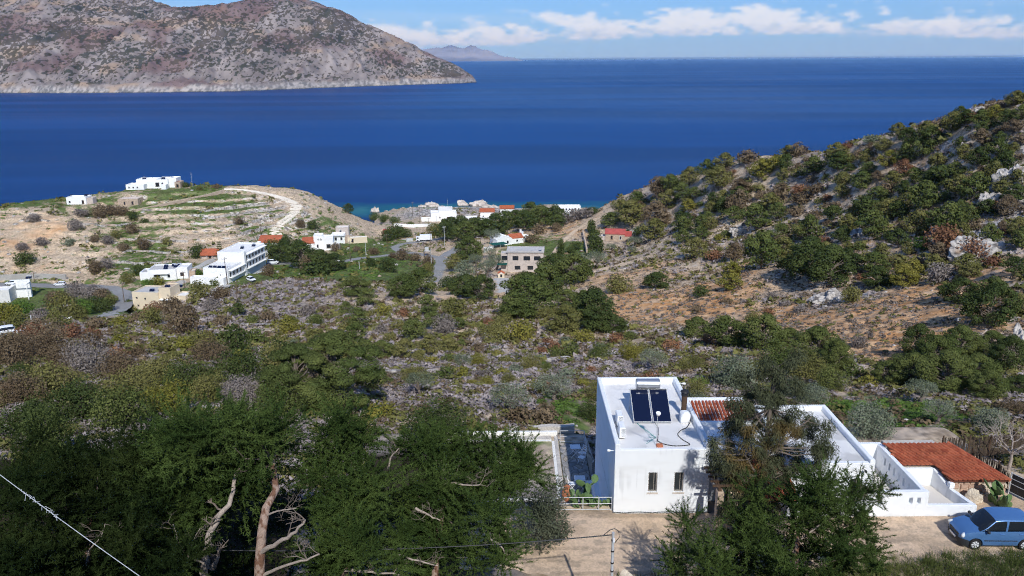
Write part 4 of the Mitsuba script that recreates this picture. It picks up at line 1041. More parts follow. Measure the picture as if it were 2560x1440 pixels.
B['m_tile_far'] = {'type': 'bumpmap', 'arbitrary': proc(lambda p, n, uv: dr.abs(dr.sin(uv.x * math.pi / 0.24)), 0.02), 'scale': 0.06, 'bsdf': col(tint((0.42, 0.12, 0.06), 0.3, 1.3, 0.2), 0.85)}
B['m_net'] = col((0.012, 0.075, 0.062), 0.9)


class House:
    def __init__(self, name, label, site, rz=0.0, category='house'):
        self.c = SITES[site]
        self.k = float((self.c - EYE) @ FW / F)
        self.m = frame(self.c[0], self.c[1], self.c[2], rz, self.k)
        self.key = thing(name, label, category)

    def part(self, name, mb, mat, parent=None, smooth=False, **more):
        me = mb.mesh() if isinstance(mb, MB) else mb
        return put(name, moved(me, self.m), mat, parent or self.key, smooth, **more)

    def block(self, x0, x1, y0, y1, h, mat='m_white', z0=0.0, roof='m_pale_roof', lip=3.0):
        t = 1.8
        mb = MB().box(x0, x1, y0, y1, z0 - (24 if z0 == 0 else 0), z0 + h)
        if lip:
            z, q = z0 + h, z0 + h + lip
            mb.box(x0, x1, y0, y0 + t, z, q).box(x0, x1, y1 - t, y1, z, q).box(x0, x0 + t, y0 + t, y1 - t, z, q).box(x1 - t, x1, y0 + t, y1 - t, z, q)
        w = self.part('wall', mb, mat)
        if lip and roof:
            self.part('roof', MB().box(x0 + t, x1 - t, y0 + t, y1 - t, z0 + h, z0 + h + 0.25), roof)
        return w

    def tiles(self, x0, x1, y0, y1, z, rise, kind='front', mat='m_tile_far', over=2.0):
        """front: falls towards the viewer; gable: ridge along x; side: ridge along y."""
        x0, x1, y0, y1 = x0 - over, x1 + over, y0 - over, y1 + over
        ym, xm = (y0 + y1) / 2, (x0 + x1) / 2
        if kind == 'front':
            quads = [[(x0, y0, z), (x1, y0, z), (x1, y1, z + rise), (x0, y1, z + rise)]]
        elif kind == 'gable':
            quads = [[(x0, y0, z), (x1, y0, z), (x1, ym, z + rise), (x0, ym, z + rise)], [(x1, y1, z), (x0, y1, z), (x0, ym, z + rise), (x1, ym, z + rise)]]
        else:
            quads = [[(x0, y1, z), (x0, y0, z), (xm, y0, z + rise), (xm, y1, z + rise)], [(x1, y0, z), (x1, y1, z), (xm, y1, z + rise), (xm, y0, z + rise)]]
        mb, uv = MB(), []
        for q in quads:
            q = np.array(q, float)
            n = np.cross(q[1] - q[0], q[3] - q[0])
            n /= np.linalg.norm(n)
            v = np.vstack([q, q - n * 1.4])
            mb.add(v, [(0, 1, 2, 3), (7, 6, 5, 4), (0, 4, 5, 1), (1, 5, 6, 2), (2, 6, 7, 3), (3, 7, 4, 0)])
            e = np.linalg.norm(q[1] - q[0]) * self.k
            h = np.linalg.norm(q[3] - q[0]) * self.k
            uv += [(0, 0), (e, 0), (e, h), (0, h)] * 2
        key = self.part('roof', mb, mat, uv=np.array(uv))
        if kind != 'front':
            g = MB()
            if kind == 'gable':
                for x in (x0 + over, x1 - over - 1):
                    g.add([(x, y0 + over, z), (x, y1 - over, z), (x, ym, z + rise - 1.4), (x + 1, y0 + over, z), (x + 1, y1 - over, z), (x + 1, ym, z + rise - 1.4)], [(0, 2, 1), (3, 4, 5), (0, 1, 4), (0, 4, 3), (1, 2, 5), (1, 5, 4), (2, 0, 3), (2, 3, 5)])
            else:
                for y in (y0 + over, y1 - over - 1):
                    g.add([(x0 + over, y, z), (x1 - over, y, z), (xm, y, z + rise - 1.4), (x0 + over, y + 1, z), (x1 - over, y + 1, z), (xm, y + 1, z + rise - 1.4)], [(0, 1, 2), (3, 5, 4), (0, 4, 1), (0, 3, 4), (1, 5, 2), (1, 4, 5), (2, 3, 0), (2, 5, 3)])
            self.part('gable_wall', g, 'm_white')
        return key

    def window(self, face, u, z, w, h, at, name='window', frame_mat='m_white', pane='m_pane', sill=True):
        """face F (towards the viewer), L or R; u along the face, at: the face's position."""
        def bx(a0, a1, d0, d1, z0, z1, mb):
            if face == 'F':
                mb.box(a0, a1, at - d1, at - d0, z0, z1)
            elif face == 'R':
                mb.box(at + d0, at + d1, a0, a1, z0, z1)
            else:
                mb.box(at - d1, at - d0, a0, a1, z0, z1)
            return mb
        t = 0.5
        fr = MB()
        bx(u - w / 2 - t, u - w / 2, 0, 0.6, z, z + h, fr)
        bx(u + w / 2, u + w / 2 + t, 0, 0.6, z, z + h, fr)
        bx(u - w / 2 - t, u + w / 2 + t, 0, 0.6, z + h, z + h + t, fr)
        if sill:
            bx(u - w / 2 - 1, u + w / 2 + 1, 0, 1.1, z - 0.6, z, fr)
        k = self.part(name, fr, frame_mat)
        self.part('pane', bx(u - w / 2, u + w / 2, 0, 0.2, z, z + h, MB()), pane, k)  # for arches, doorways and openings this dark sheet stands for the shade inside

    def solar(self, x, y, z, w=9, tank=True, n=2):
        s = 7.0
        mb = MB()
        for i in range(n):
            a, b = x + (i - n / 2) * (w / n + 0.4), x + (i - n / 2 + 1) * (w / n + 0.4) - 0.5
            mb.add([(a, y, z + 1), (b, y, z + 1), (b, y + s * 0.8, z + s * 0.75), (a, y + s * 0.8, z + s * 0.75), (a, y, z + .4), (b, y, z + .4), (b, y + s * .8, z + s * .66), (a, y + s * .8, z + s * .66)], [(0, 1, 2, 3), (7, 6, 5, 4), (0, 4, 5, 1), (1, 5, 6, 2), (2, 6, 7, 3), (3, 7, 4, 0)])
        mb.box(x - 0.4, x + 0.4, y + s * 0.7, y + s * 0.8, z, z + s * 0.7)
        k = self.part('solar_panel', mb, 'm_panel')
        if tank:
            t = MB().tube([(x - w * 0.42, y + s * 0.9, z + s * 0.85), (x + w * 0.42, y + s * 0.9, z + s * 0.85)], 1.5, 10)
            self.part('water_tank', t, 'm_steel', k, 40)

    def balcony(self, face, u0, u1, at, z, out=6, mat='m_white', rail=4.5):
        s, r = MB(), MB()
        for mb, d0, d1, a, b in ((s, 0, out, z - 1, z), (r, out - 0.6, out, z + rail - 0.6, z + rail)):
            if face == 'F':
                mb.box(u0, u1, at - d1, at - d0, a, b)
            else:
                mb.box(at + d0, at + d1, u0, u1, a, b)
        for u in np.arange(u0, u1 + 0.1, max((u1 - u0) / max(int((u1 - u0) / 6), 1), 1)):
            if face == 'F':
                r.box(u - 0.2, u + 0.2, at - out, at - out + 0.5, z, z + rail - 0.6)
            else:
                r.box(at + out - 0.5, at + out, u - 0.2, u + 0.2, z, z + rail - 0.6)
        k = self.part('balcony', s, mat)
        self.part('railing', r, 'm_white', k)


h = House('white_villa', 'rambling white flat-roofed villa on the crest of the headland above the sea', 'villa', 0.05)
h.block(-68, -24, 0, 34, 10); h.block(-55, -6, 34, 70, 18); h.block(-34, 8, 20, 34, 14); h.block(-2, 28, 22, 70, 19); h.block(28, 46, 30, 66, 21); h.block(46, 60, 16, 44, 13, 'm_stone', roof='m_red_roof'); h.block(18, 30, 0, 16, 9)
for u in (-60, -50, -40):
    h.window('F', u, 4, 3.5, 4, 0)
h.window('F', -25, 6, 4, 5, 20); h.window('F', 2, 5, 8, 9, 20, 'door', 'm_wood'); h.window('F', 14, 9, 4, 5, 22); h.window('F', 53, 3, 5, 7, 16, 'door', 'm_wood'); h.solar(-40, 46, 18); h.solar(10, 40, 19)
h = House('small_white_house', 'small white cube house with two dark windows on the left rim of the headland', 'small_white', 0.05)
h.block(-28, 20, 0, 34, 15); h.block(20, 34, 6, 26, 12, 'm_plaster')
h.window('F', -20, 4, 4, 5, 0); h.window('F', 12, 2, 4, 8, 0, 'door', 'm_wood'); h.window('R', 10, 5, 4, 5, 20); h.solar(16, 10, 18, 8, False)
h = House('stone_hut', 'abandoned bare stone hut with a flat roof and door gaps on the headland', 'hut')
h.block(-26, 24, 0, 30, 15, 'm_stone', roof='m_plaster', lip=1.2); h.window('F', -10, 1, 4, 8, 0, 'doorway', 'm_stone', sill=False); h.window('F', 10, 1, 5, 9, 0, 'doorway', 'm_stone', sill=False); h.window('R', 14, 4, 5, 6, 24, 'window', 'm_stone', sill=False)
h = House('balcony_house', 'tall white house with a red roof and a shaded balcony where the track begins', 'balcony_house')
h.block(-25, 27, 4, 34, 34, lip=0); h.tiles(-25, 27, 4, 34, 34, 12, 'front'); h.block(-25, -17, -6, 4, 36, lip=1.5); h.balcony('F', -17, 27, 4, 17, 7); h.window('F', -2, 19, 10, 11, 4, 'door', 'm_wood'); h.window('F', 16, 20, 5, 8, 4); h.window('F', 4, 3, 6, 10, 4, 'door', 'm_wood'); h.block(-30, -10, -22, -6, 6, 'm_white')
h = House('red_gable_house', 'white house with one bright red tiled roof and round windows, behind the dark tree clump', 'tile_house', 0.15)
h.block(-42, -14, 0, 30, 20, lip=0); h.tiles(-42, -14, 0, 30, 20, 9, 'front'); h.block(-14, 8, 4, 36, 34); h.block(8, 34, -2, 30, 30); h.block(34, 50, -10, 6, 14)
for u in (-3, 4):
    h.window('F', u, 25, 3, 4, 4)
h.window('F', 22, 6, 9, 9, -2, 'door', 'm_wood'); h.window('F', -5, 6, 4, 8, 4); h.window('R', 15, 8, 5, 7, 34); h.window('F', -30, 7, 5, 7, 0); h.window('F', 43, 4, 5, 5, -10)
h = House('stepped_house', 'white and grey stepped house with open terraces, right of the red gable house', 'terrace_house', 0.1)
h.block(-18, 14, 0, 26, 18, 'm_white'); h.block(-10, 22, 26, 52, 30, 'm_plaster'); h.block(14, 26, 4, 22, 10, 'm_stone')
h.window('F', -8, 5, 6, 8, 0); h.window('F', 6, 6, 5, 7, 0); h.window('F', 2, 20, 5, 6, 26); h.balcony('F', -18, 14, 0, 18, 5)
h = House('tiled_shelter', 'low open shelter under a bright red tiled hip roof, beside the tall sparse conifer', 'tile_shed', 0.0, 'shelter')
h.block(-24, 18, 6, 28, 10, 'm_plaster', lip=0); h.tiles(-26, 20, 0, 34, 10, 14, 'gable', over=1)
for u in (-24, -10, 4, 18):
    h.part('post', MB().box(u - 0.8, u + 0.8, 0.5, 2, -10, 10), 'm_plaster')
h.window('F', -4, 1, 6, 8, 6, 'door', 'm_wood')
h = House('solar_panel_house', 'low white house with a grey flat roof crowded with dark solar panels', 'solar_house', 0.10)
h.block(-62, -42, 2, 44, 18, roof='m_grey_roof'); h.block(-42, 26, 0, 58, 24, roof='m_grey_roof'); h.block(26, 52, 8, 52, 26); h.block(52, 66, 20, 44, 14, 'm_stone')
for x, y in ((-8, 36), (10, 40), (-2, 12), (18, 28), (22, 42)):
    h.solar(x, y, 24, 10, x != -2)
h.window('F', -20, 8, 14, 6, 0, 'awning_window'); h.window('F', 8, 6, 6, 8, 0); h.window('F', 38, 8, 8, 8, 8, 'door', 'm_wood'); h.part('awning', MB().box(-28, 10, -8, 0, 17, 18), 'm_white')
h = House('terraced_apartment_block', 'long white apartment block with two storeys of shaded balconies running back from the lane', 'terrace_block', -0.16)
h.block(-92, -2, -8, 12, 16); h.block(-66, 0, 12, 96, 36); h.block(-72, 2, 98, 215, 56); h.block(0, 7, 90, 100, 64, lip=0); h.block(-60, -10, 215, 240, 48)
for y0, y1, zs, x in ((16, 90, (14,), 0), (102, 212, (16, 36), 2)):
    for z in zs:
        h.balcony('R', y0, y1, x, z, 9, rail=5)
        for u in np.arange(y0 + 8, y1 - 4, 18):
            h.window('R', u, z, 8, 11, x, 'door', 'm_galv', sill=False)
    h.part('canopy', MB().box(x, x + 10, y0, y1, zs[-1] + 17, zs[-1] + 18.2), 'm_white')
for x in (-52, -40, -28, -16):
    h.solar(x, 22, 36, 10, False, 1)
h.solar(-30, 150, 56); h.solar(-12, 180, 56); h.window('F', -36, 8, 3, 3, -8); h.window('F', -20, 20, 3, 3, 12)
h = House('cream_house', 'cream plastered house with small windows and solar panels on its roofs, beside the grey road', 'cream_house', -0.12)
h.block(-64, 6, 0, 64, 42, 'm_cream', roof='m_grey_roof'); h.block(6, 36, 4, 50, 54, 'm_cream', roof='m_stone'); h.block(36, 66, 20, 60, 30, 'm_cream'); h.block(66, 100, 24, 48, 16, 'm_cream'); h.block(-84, -64, 4, 26, 10, 'm_cream')
for u, z in ((-52, 28), (-30, 26), (-50, 8), (-30, 10)):
    h.window('F', u, z, 4.5, 5, 0, frame_mat='m_cream')
h.window('F', 20, 16, 14, 9, 4, 'loggia', 'm_wood'); h.solar(-22, 18, 42, 12); h.solar(-2, 24, 42, 12); h.solar(20, 20, 54, 12, False, 3); h.solar(34, 54, 44, 12); h.part('canopy', MB().box(8, 36, -4, 4, 27, 28.5), 'm_white')
h = House('roadside_house', 'grey and white house cut by the left edge, with a white arbour wall', 'edge_house', 0.2)
h.block(-60, 12, -16, 20, 30, 'm_pale_roof'); h.block(4, 12, 20, 28, 34, lip=0); h.block(12, 48, 24, 28, 46, lip=0); h.part('beam', MB().box(12, 48, 2, 4, 38, 40).box(12, 14, 4, 24, 38, 40).box(46, 48, 4, 24, 38, 40).box(46, 48, 2, 4, 0, 38), 'm_white'); h.window('F', -20, 8, 12, 12, -16, 'door', 'm_galv'); h.solar(44, 30, 46, 14)
h = House('white_shore_house', 'large white house with a hipped pale roof on the cove behind the pines', 'shore_house', 0.12)
h.block(-34, 30, 0, 40, 18); h.block(-14, 20, 16, 44, 25, lip=0); h.tiles(-14, 20, 16, 44, 25, 7, 'gable', 'm_pale_roof', 0.5); h.window('F', -12, 8, 3, 4, 0); h.window('F', 10, 3, 8, 7, 0, 'door', 'm_wood'); h.block(-58, -34, 4, 20, 5)
h = House('red_roofed_shore_house', 'white two-storey shore house with a straight red roof, left one of the pair', 'shore_tile_a')
h.block(-18, 16, 0, 24, 26, lip=0); h.tiles(-18, 16, 0, 24, 26, 7, 'gable'); h.block(-14, 20, -14, 0, 8); h.window('F', -11, 12, 3, 4, 0); h.window('F', 8, 12, 3, 4, 0); h.window('F', 2, -1, 6, 6, -14, 'door', 'm_wood'); h.window('F', 2, 9, 3, 3, 0)
h = House('red_roofed_shore_house', 'white shore house with a straight red roof, right one of the pair', 'shore_tile_b')
h.block(-17, 16, 0, 22, 27, lip=0); h.tiles(-17, 16, 0, 22, 27, 7, 'gable'); h.window('F', -12, 17, 3, 4, 0); h.window('F', 4, 17, 3, 4, 0)
h = House('low_shore_house', 'low white flat house between the hipped shore house and the red roofed pair', 'shore_small')
h.block(-20, 14, 0, 20, 11); h.window('F', -10, 3, 3, 4, 0); h.window('F', 2, 2, 5, 7, 0, 'door', 'm_wood')
h = House('arcaded_house', 'white building with a row of arches on the shore, behind the pines at the right', 'arcade', 0.0)
h.block(-32, 32, 8, 34, 20); h.block(-10, 20, -2, 8, 9)
for u in np.linspace(-27, 27, 8):
    h.window('F', u, 13, 3.6, 5.0, 8, 'arch', 'm_white', sill=False)
for u in np.linspace(-30, 30, 9):
    h.part('merlon', MB().tube([(u, 9, 22), (u, 9, 25.5)], [1.8, 1.2], 8), 'm_white')
h = House('whitewashed_cottage', 'white cottage with a pale gable, red tiled wing and chimneys above a green shade net', 'white_tile', 0.45)
h.block(-40, 2, 4, 44, 16, lip=0); h.tiles(-40, 2, 4, 44, 16, 9, 'side', 'm_white', 1); h.block(2, 36, 8, 40, 14, lip=0); h.tiles(2, 36, 8, 40, 14, 9, 'gable', over=1); h.part('chimney', MB().box(36, 40, 26, 31, 6, 30), 'm_white'); h.part('chimney', MB().box(44, 47, 30, 34, 4, 24), 'm_white'); h.block(36, 56, 20, 36, 12); h.window('F', -10, 4, 5, 7, 4); h.window('F', 18, 5, 5, 5, 8)
h.part('shade_net', MB().box(-62, -22, -22, 2, 9, 9.8), 'm_net')
for u, y in ((-62, -22), (-23, -22), (-42, -22), (-62, 0)):
    h.part('post', MB().box(u, u + 1, y, y + 1, -12, 9), 'm_galv')
h.block(-84, -62, -20, -16, 6, lip=0)
h = House('unfinished_concrete_house', 'unfinished bare concrete house with empty window holes and a flat grey slab roof', 'concrete_house', -0.06)
h.block(-36, 52, 0, 56, 52, 'm_plaster', roof='m_grey_roof', lip=1.0); h.block(-54, -36, 4, 30, 46, 'm_plaster', roof='m_grey_roof', lip=1.0); h.part('roof_slab', MB().box(-40, 54, -3, 58, 50, 52.6), 'm_grey_roof'); h.part('roof_hatch', MB().box(40, 47, 6, 12, 53, 53.6), 'm_pane')
for u, w in ((-17, 18), (11, 20), (37, 20)):
    h.window('F', u, 30, w * 0.8, 11, 0, 'opening', 'm_plaster', sill=False)
h.window('F', -45, 29, 14, 11, 4, 'opening', 'm_plaster', sill=False)
for u in (-12, 20):
    h.window('F', u, 6, 14, 10, 0, 'opening', 'm_plaster', sill=False)
h.part('canopy', MB().box(-62, -38, -14, 2, 21, 22.5), 'm_net')
h = House('red_roofed_stone_house', 'stone house with a bright red metal roof at the foot of the right hillside', 'red_house', -0.18)
h.block(-30, 18, 0, 30, 18, 'm_stone', lip=0); h.tiles(-30, 18, 0, 30, 18, 11, 'gable', 'm_red_roof', 1.5); h.block(18, 34, 4, 26, 13, 'm_stone', lip=0); h.tiles(18, 34, 4, 26, 13, 8, 'front', 'm_red_roof', 1); h.window('F', 8, 5, 4, 8, 0); h.window('F', -14, 5, 4, 8, 0, 'door', 'm_wood'); h.block(-50, -30, 4, 28, 8, 'm_plaster')
h = House('gate_shrine', 'tiny cream chapel with a terracotta roof standing at the end of the drive', 'shrine', 0.0, 'shrine')
h.block(-8, 8, 0, 12, 12, 'm_cream', lip=0); h.tiles(-8, 8, 0, 12, 12, 5, 'side', over=1); h.window('F', 0, 2, 4, 7, 0, 'door', 'm_wood', sill=False)
h = House('low_brown_shed', 'long low shed with a faded brownish red roof at the edge of the meadow', 'brown_shed', 0.1, 'shed')
h.block(-22, 24, 4, 22, 8, 'm_stone', lip=0); h.tiles(-24, 26, 0, 26, 8, 5, 'front', 'm_red_roof', 1); h.window('F', 0, 1, 8, 6, 4, 'door', 'm_wood')
h = House('cream_meadow_building', 'plain cream walled flat building at the left edge of the meadow', 'block_shed', 0.18, 'shed')
h.block(-20, 28, 0, 14, 14, 'm_cream', roof='m_pale_roof', lip=0.8); h.window('F', -8, 3, 4, 8, 0, 'door', 'm_wood')

# ---------------------------------------------------------------- poles, masts, walls below
POLES = [(1112, 617, 565, 'pale concrete pole with a crossarm by the road bend', 'c'), (1093, 589, 540, 'slim pale pole behind the white truck', 'p'), (1050, 566, 518, 'dark wooden pole left of the white shore house', 'w'), (1032, 542, 505, 'dark wooden pole nearest to the cove rocks', 'w'), (1074, 599, 544, 'dark pole just left of the slim pale pole', 'w'), (1061, 641, 600, 'left pole of the transformer platform at the road fork', 't'), (1077, 641, 577, 'right pole of the transformer platform at the road fork', 'w'), (1079, 674, 622, 'pale lamp pole beside the valley road', 'p'),
         (1203, 645, 592, 'dark pole left of the white cottage', 'w'), (1194, 640, 600, 'thin dark pole among the olives left of the white cottage', 'w'), (876, 652, 602, 'leaning wooden pole right of the dark tree clump', 'w'), (968, 622, 585, 'dark pole under the low brown shed', 'w'), (916, 644, 604, 'thin pole on the green meadow', 'p'), (900, 675, 653, 'short pale post on the green meadow', 'p'), (312, 763, 705, 'dark pole in the bend of the grey road', 'w'), (176, 803, 758, 'dark pole in the bushes below the green field', 'w'),
         (86, 835, 787, 'pale leaning pole in the lower left bushes', 'p'), (593, 755, 700, 'dark pole in the scrub in front of the apartment block', 'w'), (569, 710, 643, 'tall dark pole at the front corner of the apartment block', 'w'), (462, 720, 678, 'pole carrying a grey box between the two white houses', 'w'), (86, 705, 679, 'dark pole by the road near the arbour wall', 'w'), (653, 591, 551, 'dark pole on the slope behind the balcony house', 'w'), (481, 467, 431, 'thin lattice mast on the headland crest', 'm'), (1120, 545, 498, 'floodlight mast left of the gap in the reef', 'p'), (1540, 590, 566, 'thin wooden pole in front of the red roofed stone house', 'w')]
for px, py, ty, lab, kind in POLES:
    g = ground_at(px, py)
    k = (g - EYE) @ FW / F
    hgt = (py - ty) * k / 0.975
    r = 0.13 if kind != 'm' else 0.06
    key = thing('utility_pole' if kind != 'm' else 'antenna_mast', lab, 'pole' if kind != 'm' else 'antenna', 'poles in the valley')
    lean = np.array([prng.uniform(-0.2, 0.2), prng.uniform(-0.2, 0.2), 0])
    put('shaft', tube([g - np.array([0, 0, 0.5]), g + lean * 0.5 + np.array([0, 0, hgt * 0.5]), g + lean + np.array([0, 0, hgt])], [r, r * 0.9, r * 0.7], 6), {'w': 'm_pole', 't': 'm_pole'}.get(kind, 'm_galv'), key, 60)
    top = g + lean + np.array([0, 0, hgt])
    if kind in 'cwt':
        put('crossarm', MB().box(-0.9, 0.9, -0.06, 0.06, -0.06, 0.06, frame(top[0], top[1] - 0.15, top[2] - 0.5, 0.4)).mesh(), 'm_pole' if kind == 'w' else 'm_galv', key)
        ins = MB()
        for u in (-0.75, 0, 0.75):
            m = frame(top[0], top[1] - 0.15, top[2] - 0.44, 0.4)
            ins.box(u - 0.06, u + 0.06, -0.06, 0.06, 0, 0.25, m)
        put('insulators', ins.mesh(), 'm_galv', key)
    if kind == 't':
        put('transformer', MB().box(0.3, 1.9, -0.5, 0.5, hgt * 0.35, hgt * 0.35 + 1.5, frame(g[0], g[1], g[2])).box(0, 2.3, -0.6, 0.6, hgt * 0.35 - 0.2, hgt * 0.35, frame(g[0], g[1], g[2])).mesh(), 'm_galv', key)
    if kind == 'm':
        el = MB()
        for q in (0.35, 0.6, 0.85, 0.95):
            el.tube([top - np.array([0.5, 0, hgt * (1 - q)]), top + np.array([0.5, 0, -hgt * (1 - q)])], 0.03, 4)
        put('element', el.mesh(), 'm_galv', key)


def wall_strip(name, label, px_pts, h, t, mat, cat='wall'):
    """A free-standing wall that follows the slope."""
    p = np.array([ground_at(*q) for q in px_pts])
    key = thing(name, label, cat)
    d = np.gradient(p[:, :2], axis=0)
    d /= np.linalg.norm(d, axis=1, keepdims=True)
    nn = np.stack([-d[:, 1], d[:, 0]], 1) * t / 2
    v = []
    for i in range(len(p)):
        for s, z in ((-1, -0.7), (1, -0.7), (1, h), (-1, h)):
            v.append((p[i, 0] + s * nn[i, 0], p[i, 1] + s * nn[i, 1], p[i, 2] + z))
    f = []
    for i in range(len(p) - 1):
        for k in range(4):
            a, b = i * 4 + k, i * 4 + (k + 1) % 4
            f.append((a, b, b + 4, a + 4))
    e = (len(p) - 1) * 4
    f += [(0, 3, 2, 1), (e, e + 1, e + 2, e + 3)]
    fill(key, (np.array(v), np.array(f)), mat)


wall_strip('retaining_wall', 'long grey concrete retaining wall above the village road', [(0, 700), (60, 697), (110, 697), (166, 699)], 1.9, 0.5, 'm_concrete')
wall_strip('white_wall', 'lowest white roadside wall among bushes at the left edge', [(0, 850), (20, 848), (40, 840)], 1.0, 0.6, 'm_white')
wall_strip('white_wall', 'second white roadside wall from the left edge', [(46, 843), (62, 838), (80, 831)], 1.1, 0.6, 'm_white')
wall_strip('white_wall', 'middle white roadside wall below the bushes', [(108, 826), (124, 821), (138, 815)], 1.1, 0.6, 'm_white')
wall_strip('white_wall', 'upper white roadside wall, next to a dark pole', [(172, 806), (182, 802), (194, 796)], 1.1, 0.6, 'm_white')
wall_strip('stone_wall', 'curved stone wall round the hairpin bend', [(1050, 737), (1062, 744), (1085, 748), (1110, 749), (1140, 746)], 1.0, 0.5, 'm_stone')
wall_strip('stone_wall', 'low stone wall along the end of the drive below the shrine', [(1228, 738), (1245, 742), (1262, 739)], 1.0, 0.4, 'm_stone')
wall_strip('stone_wall', 'straight dark stone wall between the two garden tree rows', [(1467, 632), (1462, 606), (1457, 584)], 1.6, 0.6, 'm_stone')
wall_strip('stone_wall', 'dry stone wall climbing to the crest of the headland', [(330, 530), (400, 516), (470, 500), (520, 490), (560, 478)], 0.9, 0.8, 'm_stone')

for nm, pts in (('uppermost terrace wall across the scrub slope, below the village houses', [(560, 812), (640, 816), (720, 812), (800, 815)]), ('pale stone terrace wall right of the broad wind-sculpted pine', [(930, 932), (1010, 936), (1100, 931), (1190, 928)]), ('stone terrace wall above the two olive trees, left of the house', [(1190, 968), (1280, 972), (1370, 966), (1440, 960)]),
                ('long stone terrace wall at the foot of the green grove', [(1330, 905), (1420, 900), (1520, 893), (1620, 888)]), ('short stone terrace wall on the middle of the scrub slope', [(960, 882), (1040, 880), (1110, 884)])):
    p_ = np.array(pts, float)
    q_ = np.linspace(0, len(pts) - 1, 14)
    wall_strip('terrace_wall', nm, list(zip(np.interp(q_, range(len(pts)), p_[:, 0]), np.interp(q_, range(len(pts)), p_[:, 1]) + 1.5 * np.sin(q_ * 5))), 0.42, 0.45, 'm_rock')

wall_strip('white_wall', 'long low white wall in front of the white shore house', [(985, 566), (1020, 568), (1060, 567), (1085, 566)], 1.6, 0.5, 'm_white')
wall_strip('white_wall', 'white garden wall before the red roofed shore houses', [(1140, 561), (1180, 563), (1225, 562)], 1.6, 0.5, 'm_white')

for i, pts in enumerate(([(500, 530), (600, 519), (690, 507)], [(520, 547), (610, 535), (712, 521)], [(560, 566), (640, 553), (722, 538)], [(600, 585), (650, 574), (694, 563)], [(200, 560), (260, 567), (330, 562)], [(300, 598), (400, 606), (500, 602)], [(320, 628), (420, 634), (500, 630)], [(280, 655), (350, 661), (430, 657)])):
    p_ = np.array(pts, float)
    q_ = np.linspace(0, 2, 16)
    wall_strip('terrace_wall', ('highest of the four stone terrace walls in the green field inside the track', 'second terrace wall from the top in the green field inside the track', 'third terrace wall from the top in the green field inside the track', 'lowest terrace wall in the green field, nearest to the balcony house', 'short terrace wall on the left headland below the small white house',
                                'upper terrace wall on the pale slope above the solar panel house', 'middle terrace wall on the pale slope above the solar panel house', 'lower terrace wall on the pale slope above the solar panel house')[i], list(zip(np.interp(q_, (0, 1, 2), p_[:, 0]), np.interp(q_, (0, 1, 2), p_[:, 1]) + 1.2 * np.sin(q_ * 9))), 0.75, 0.6, 'm_rock')

g = ground_at(553, 657)
t = thing('araucaria_tree', 'tall sparse conifer with tiered branches beside the tiled shelter', 'tree')
hh = 9.0
put('trunk', tube([g - np.array([0, 0, 0.4]), g + np.array([0.1, 0, hh])], [0.16, 0.03], 7), 'm_bark', t, 60)
rng = np.random.default_rng(15)
fr, br = [], []
for lv in range(9):
    z, L_ = 1.2 + lv * 0.86, 2.3 * (1 - lv / 10.5)
    for k_ in range(5):
        a_ = k_ * 1.257 + lv * 0.5
        d_ = np.array([math.cos(a_), math.sin(a_), 0.18])
        e_ = g + np.array([0, 0, z])
        br.append(tube([e_, e_ + d_ * L_], [0.035, 0.012], 4, False))
        for u_ in np.linspace(0.35, 1.0, 5):
            fr.append(leaves(rng, e_ + d_ * L_ * u_ + np.array([0, 0, 0.06]), (0.26, 0.26, 0.10), 22, 0.22, aspect=0.4, shell=0.3))
put('foliage', tri_mesh(fr), 'm_leaf_green', t)
put('branches', join(br), 'm_bark', t, kind='stuff')
# ---------------------------------------------------------------- the white house and its yard
import manifold3d
from scipy.spatial import Voronoi

B['m_wall'] = {'type': 'bumpmap', 'arbitrary': proc(lambda p, n, uv: fbm(p.x * 4, p.y * 4, p.z * 4, 3), 0.03), 'scale': 0.012, 'bsdf': col(proc(lambda p, n, uv: mix((0.775, 0.785, 0.79), (0.69, 0.685, 0.67), smoothstep(0.45, 0.8, fbm(p.x * 0.7, p.y * 0.7, p.z * 1.9, 4)) * 0.6) * (1 - 0.16 * smoothstep(0.62, 0.85, noise(p.x * 7, p.y * 7, p.z * 0.5)) * smoothstep(0.4, 0.7, fbm(p.x, p.y, p.z, 2)) - 0.20 * smoothstep(0.35, 0.0, p.z + 0.2 * noise(p.x * 5, p.y * 5, 0.0)) * smoothstep(-0.05, 0.0, p.z))), 0.85)}
B['m_screed'] = col(proc(lambda p, n, uv: mix((0.70, 0.68, 0.655), (0.47, 0.45, 0.43), smoothstep(0.46, 0.72, fbm(p.x * 0.9, p.y * 0.9, p.z, 5)) * 0.75)), 0.9)
B['m_court'] = col(proc(lambda p, n, uv: mix((0.60, 0.55, 0.49), (0.40, 0.36, 0.32), smoothstep(0.45, 0.72, fbm(p.x * 1.1, p.y * 1.1, p.z, 5)))), 0.9)
B['m_drive'] = {'type': 'bumpmap', 'arbitrary': proc(lambda p, n, uv: fbm(p.x * 6, p.y * 6, 0.0, 4), 0.03), 'scale': 0.03, 'bsdf': col(proc(lambda p, n, uv: mix(mix((0.60, 0.445, 0.31), (0.47, 0.345, 0.235), smoothstep(0.4, 0.7, fbm(p.x * 0.45, p.y * 0.6, 0.0, 4))), (0.30, 0.235, 0.175), smoothstep(0.5, 0.72, fbm(p.x * 1.7 + 5, p.y * 2.3, 0.0, 4)) * 0.55) * (0.85 + 0.3 * noise(p.x * 14, p.y * 14, 0.0)) * (1 - 0.22 * smoothstep(0.55, 0.75, noise(p.x * 0.12 + 0.5 * noise(p.x * 0.3, p.y * 0.3, 3.0), p.y * 2.1, 7.0)))), 0.95)}
